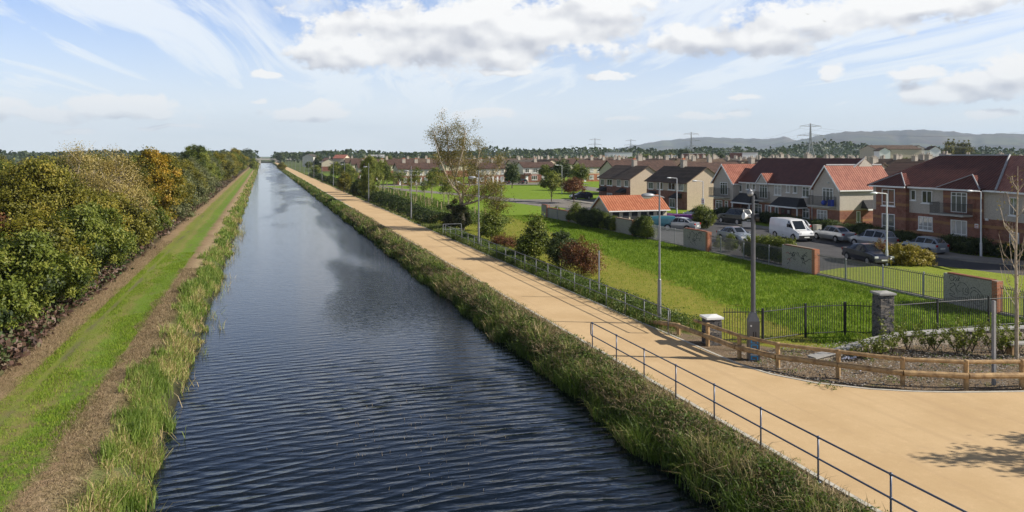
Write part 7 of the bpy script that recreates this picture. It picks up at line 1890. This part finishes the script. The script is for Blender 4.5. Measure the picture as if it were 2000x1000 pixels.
# weeds right of the path, under the handrail
leafy('verge_weeds', 17.5, 19.3, 32, 80, 900, 60, .60, .05, M['lf_weed'], rng, s=0)
XY, k = strip(rng, 17.45, 19.6, 31.5, 88, 170, 12); blades('verge_grass', XY, np.zeros(len(XY)), rng.uniform(.15, .5, len(XY)), rng.uniform(.3, 1, len(XY)), np.full(len(XY), .013), np.clip(rng.beta(1.3, 2.2, len(XY)), 0, 1), M['bank'], rng)
XY, k = strip(rng, 17.4, 18.2, 88, 420, 26, 5); blades('verge_turf', XY, np.zeros(len(XY)), rng.uniform(.1, .3, len(XY)), rng.uniform(.3, 1, len(XY)), np.full(len(XY), .04), np.clip(rng.beta(1.3, 2.0, len(XY)), 0, 1), M['bank'], rng)
# field grass
XY, k = strip(rng, 19.3, 35.3, 27.5, 100, 120, 7)
ln = 23.9 + (XY[:, 1]-34)*.126; lush_ = XY[:, 0] > ln + rng.normal(0, .5, len(XY)); keep = lush_ | (rng.uniform(0, 1, len(XY)) < .22)
XY = XY[keep]; lu = lush_[keep]; n = len(XY)
blades('field_grass', XY, np.full(n, -.06), np.where(lu, rng.uniform(.08, .24, n), rng.uniform(.05, .12, n)), rng.uniform(.3, 1.0, n), np.full(n, .016), np.clip(np.where(lu, rng.normal(.35, .25, n), rng.normal(.8, .2, n)), 0, 1), M['turf'], rng)
# brambles and fallen butterbur at the hedgerow foot
leafy('butterbur', -11.2, -9.3, 26, 62, 420, 16, .45, .13, M['lf_bramble'], rng, s=1, sp=.25)
leafy('bramble', -11.8, -9.5, 60, 330, 1500, 12, .7, .16, M['lf_bramble'], rng, s=1, sp=.3)
leafy('hedgerow_ground_leaves', -24, -10, 24, 70, 900, 20, .8, .13, M['lf_dark'], rng, s=0, sp=.5)
# rough planting
leafy('rough_planting', 21.5, 28.5, 88, 185, 2200, 20, .75, .10, M['lf_weed'], rng, s=0, sp=.4)
leafy('bed_weeds', 18.2, 31, 21.5, 27, 70, 22, .12, .035, M['lf_weed'], rng, s=0, sp=.14)
# gravel in the bed
def gravel():
    n = 9000; x = rng.uniform(17.8, 33, n); y = rng.uniform(19.6, 27.5, n)
    ok = y > np.interp(x, [17.3, 17.7, 18.5, 19.8, 21, 22.4, 24.6, 28, 34], [33, 24.5, 23.2, 22.1, 21.4, 20.8, 20.2, 19.7, 19.3])
    x, y = x[ok], y[ok]; n = len(x); s = rng.uniform(.012, .045, n)
    P = np.stack([x, y, s*.3], 1); O_ = np.array([[1,0,0],[0,1,0],[-1,0,0],[0,-1,0],[0,0,.8]])
    V = (P[:, None, :] + O_[None]*s[:, None, None]*rng.uniform(.7, 1.3, (n, 5, 1))).reshape(-1, 3); i = np.arange(n)[:, None]*5
    F = np.concatenate([i + np.array(q) for q in ([0,1,4],[1,2,4],[2,3,4],[3,0,4])], 1).reshape(-1, 3)
    o = link('gravel', np_mesh('gravel', V, F, np.repeat(rng.uniform(0, 1, n), 4)), M['straw_stone']); tag(o, kind='stuff')
M['straw_stone'] = leaf_mat('gravel_chips', [(0.0,(0.08,0.07,0.06)),(0.6,(0.22,0.20,0.18)),(1.0,(0.42,0.38,0.33))], 0.0, .9)
gravel()
# weed stalks standing in the water
XY = np.stack([rng.normal(4.6, 1.5, 260), rng.normal(24.5, 3.0, 260)], 1); n = len(XY)
blades('water_weed', XY, np.full(n, -.97), rng.uniform(.08, .2, n), rng.uniform(.2, .8, n), np.full(n, .006), rng.uniform(.5, .9, n), M['straw'], rng)
# the dark hedge beside the far path
def path_hedge():
    rng = np.random.default_rng(44); n = 105000
    t = empty('path_hedge', (19.6, 90, 0), 0, 'long low dark green hedge running along the right of the far path', 'hedge')
    y = 88 + (rng.uniform(0, 1, n)**1.7)*250; a = rng.uniform(0, PI, n); nc = 1500
    cyy = np.sort(88 + (rng.uniform(0,1,nc)**1.7)*250); k = np.clip(np.searchsorted(cyy, y), 0, nc-1); cr = rng.uniform(.7, 1.2, nc); ca_ = rng.uniform(0, PI, nc)
    a = np.clip(ca_[k] + rng.normal(0, .35, n), 0, PI); r = cr[k]*rng.uniform(.8, 1.05, n)
    x = 19.9 + np.cos(a)*1.55*r; z = np.sin(a)*1.35*r*(.9 + .25*np.sin(y*.11)) + .1
    P = np.stack([x - 19.6, y - 90, z], 1); D = np.stack([np.cos(a), np.zeros(n), np.sin(a)], 1)
    V, F = leaf_quads(P, D, np.interp(y, [88, 340], [.085, .24])[:, None], rng); ct = rng.normal(.45, .22, nc)
    link('foliage', np_mesh('path_hedge', V, F, np.clip(ct[k] + rng.normal(0, .1, n), 0, 1)), M['lf_hedge'], t)
    s = MB()
    for i in range(40): s.tube([(.3*math.sin(i*2.1), i*5.5, -.05), (.3*math.sin(i*1.3), i*5.5+.2, 1.0)], [.05, .02], 5)
    s.build('stems', M['bark'], t)
M['lf_hedge'] = leaf_mat('hedge_leaves', [(0.0,(0.022,0.035,0.012)),(0.4,(0.045,0.072,0.018)),(0.7,(0.085,0.115,0.03)),(1.0,(0.15,0.13,0.05))])
path_hedge()
# litter
for (x, y, lab) in [(1657, 702, 'crumpled pale blue cloth lying on the bed behind the timber fence'), (1690, 724, 'strip of white litter lying in the bed nearer the path')]:
    c = MB(); p = at(x, y); rr = random.Random(x); 
    for k in range(5): c.tube([(k*.12-.3, rr.uniform(-.06,.06), .03), (k*.12-.18, rr.uniform(-.06,.06), rr.uniform(.03,.09)), (k*.12-.1, rr.uniform(-.06,.06), .02)], [.02,.045,.015], 6)
    o = c.build('litter', M['rag'], None, p); tag(o, lab, 'litter')
b = ad(2006, 31.5); t = empty('bench', b, R(-10), 'pale-topped timber bench at the right edge behind the timber fence', 'bench')
c = MB(); c.box(-.9,.9,-.2,.2,.42,.48); c.build('seat', M['cap'], t)
for s in (-.75, .75):
    c = MB(); c.box(s-.05,s+.05,-.16,.16,0,.419); c.build('leg', M['wood'], t)
# ---------------------------------------------------------------- haze: one closed box of thin air round everything on the ground
def haze():
    m = bpy.data.materials.new('haze_air'); m.use_nodes = True; t = NT(m.node_tree); t.n.clear()
    v = t.new('ShaderNodeVolumePrincipled'); v.inputs['Color'].default_value = (0.70, 0.84, 1.0, 1); v.inputs['Density'].default_value = 0.00008
    o = t.new('ShaderNodeOutputMaterial'); t.l.new(v.outputs[0], o.inputs['Volume'])
    c = MB(); c.box(-12500, 12500, -400, 12500, -6.5, 460); h = c.build('haze', m); tag(h, kind='stuff')
haze()
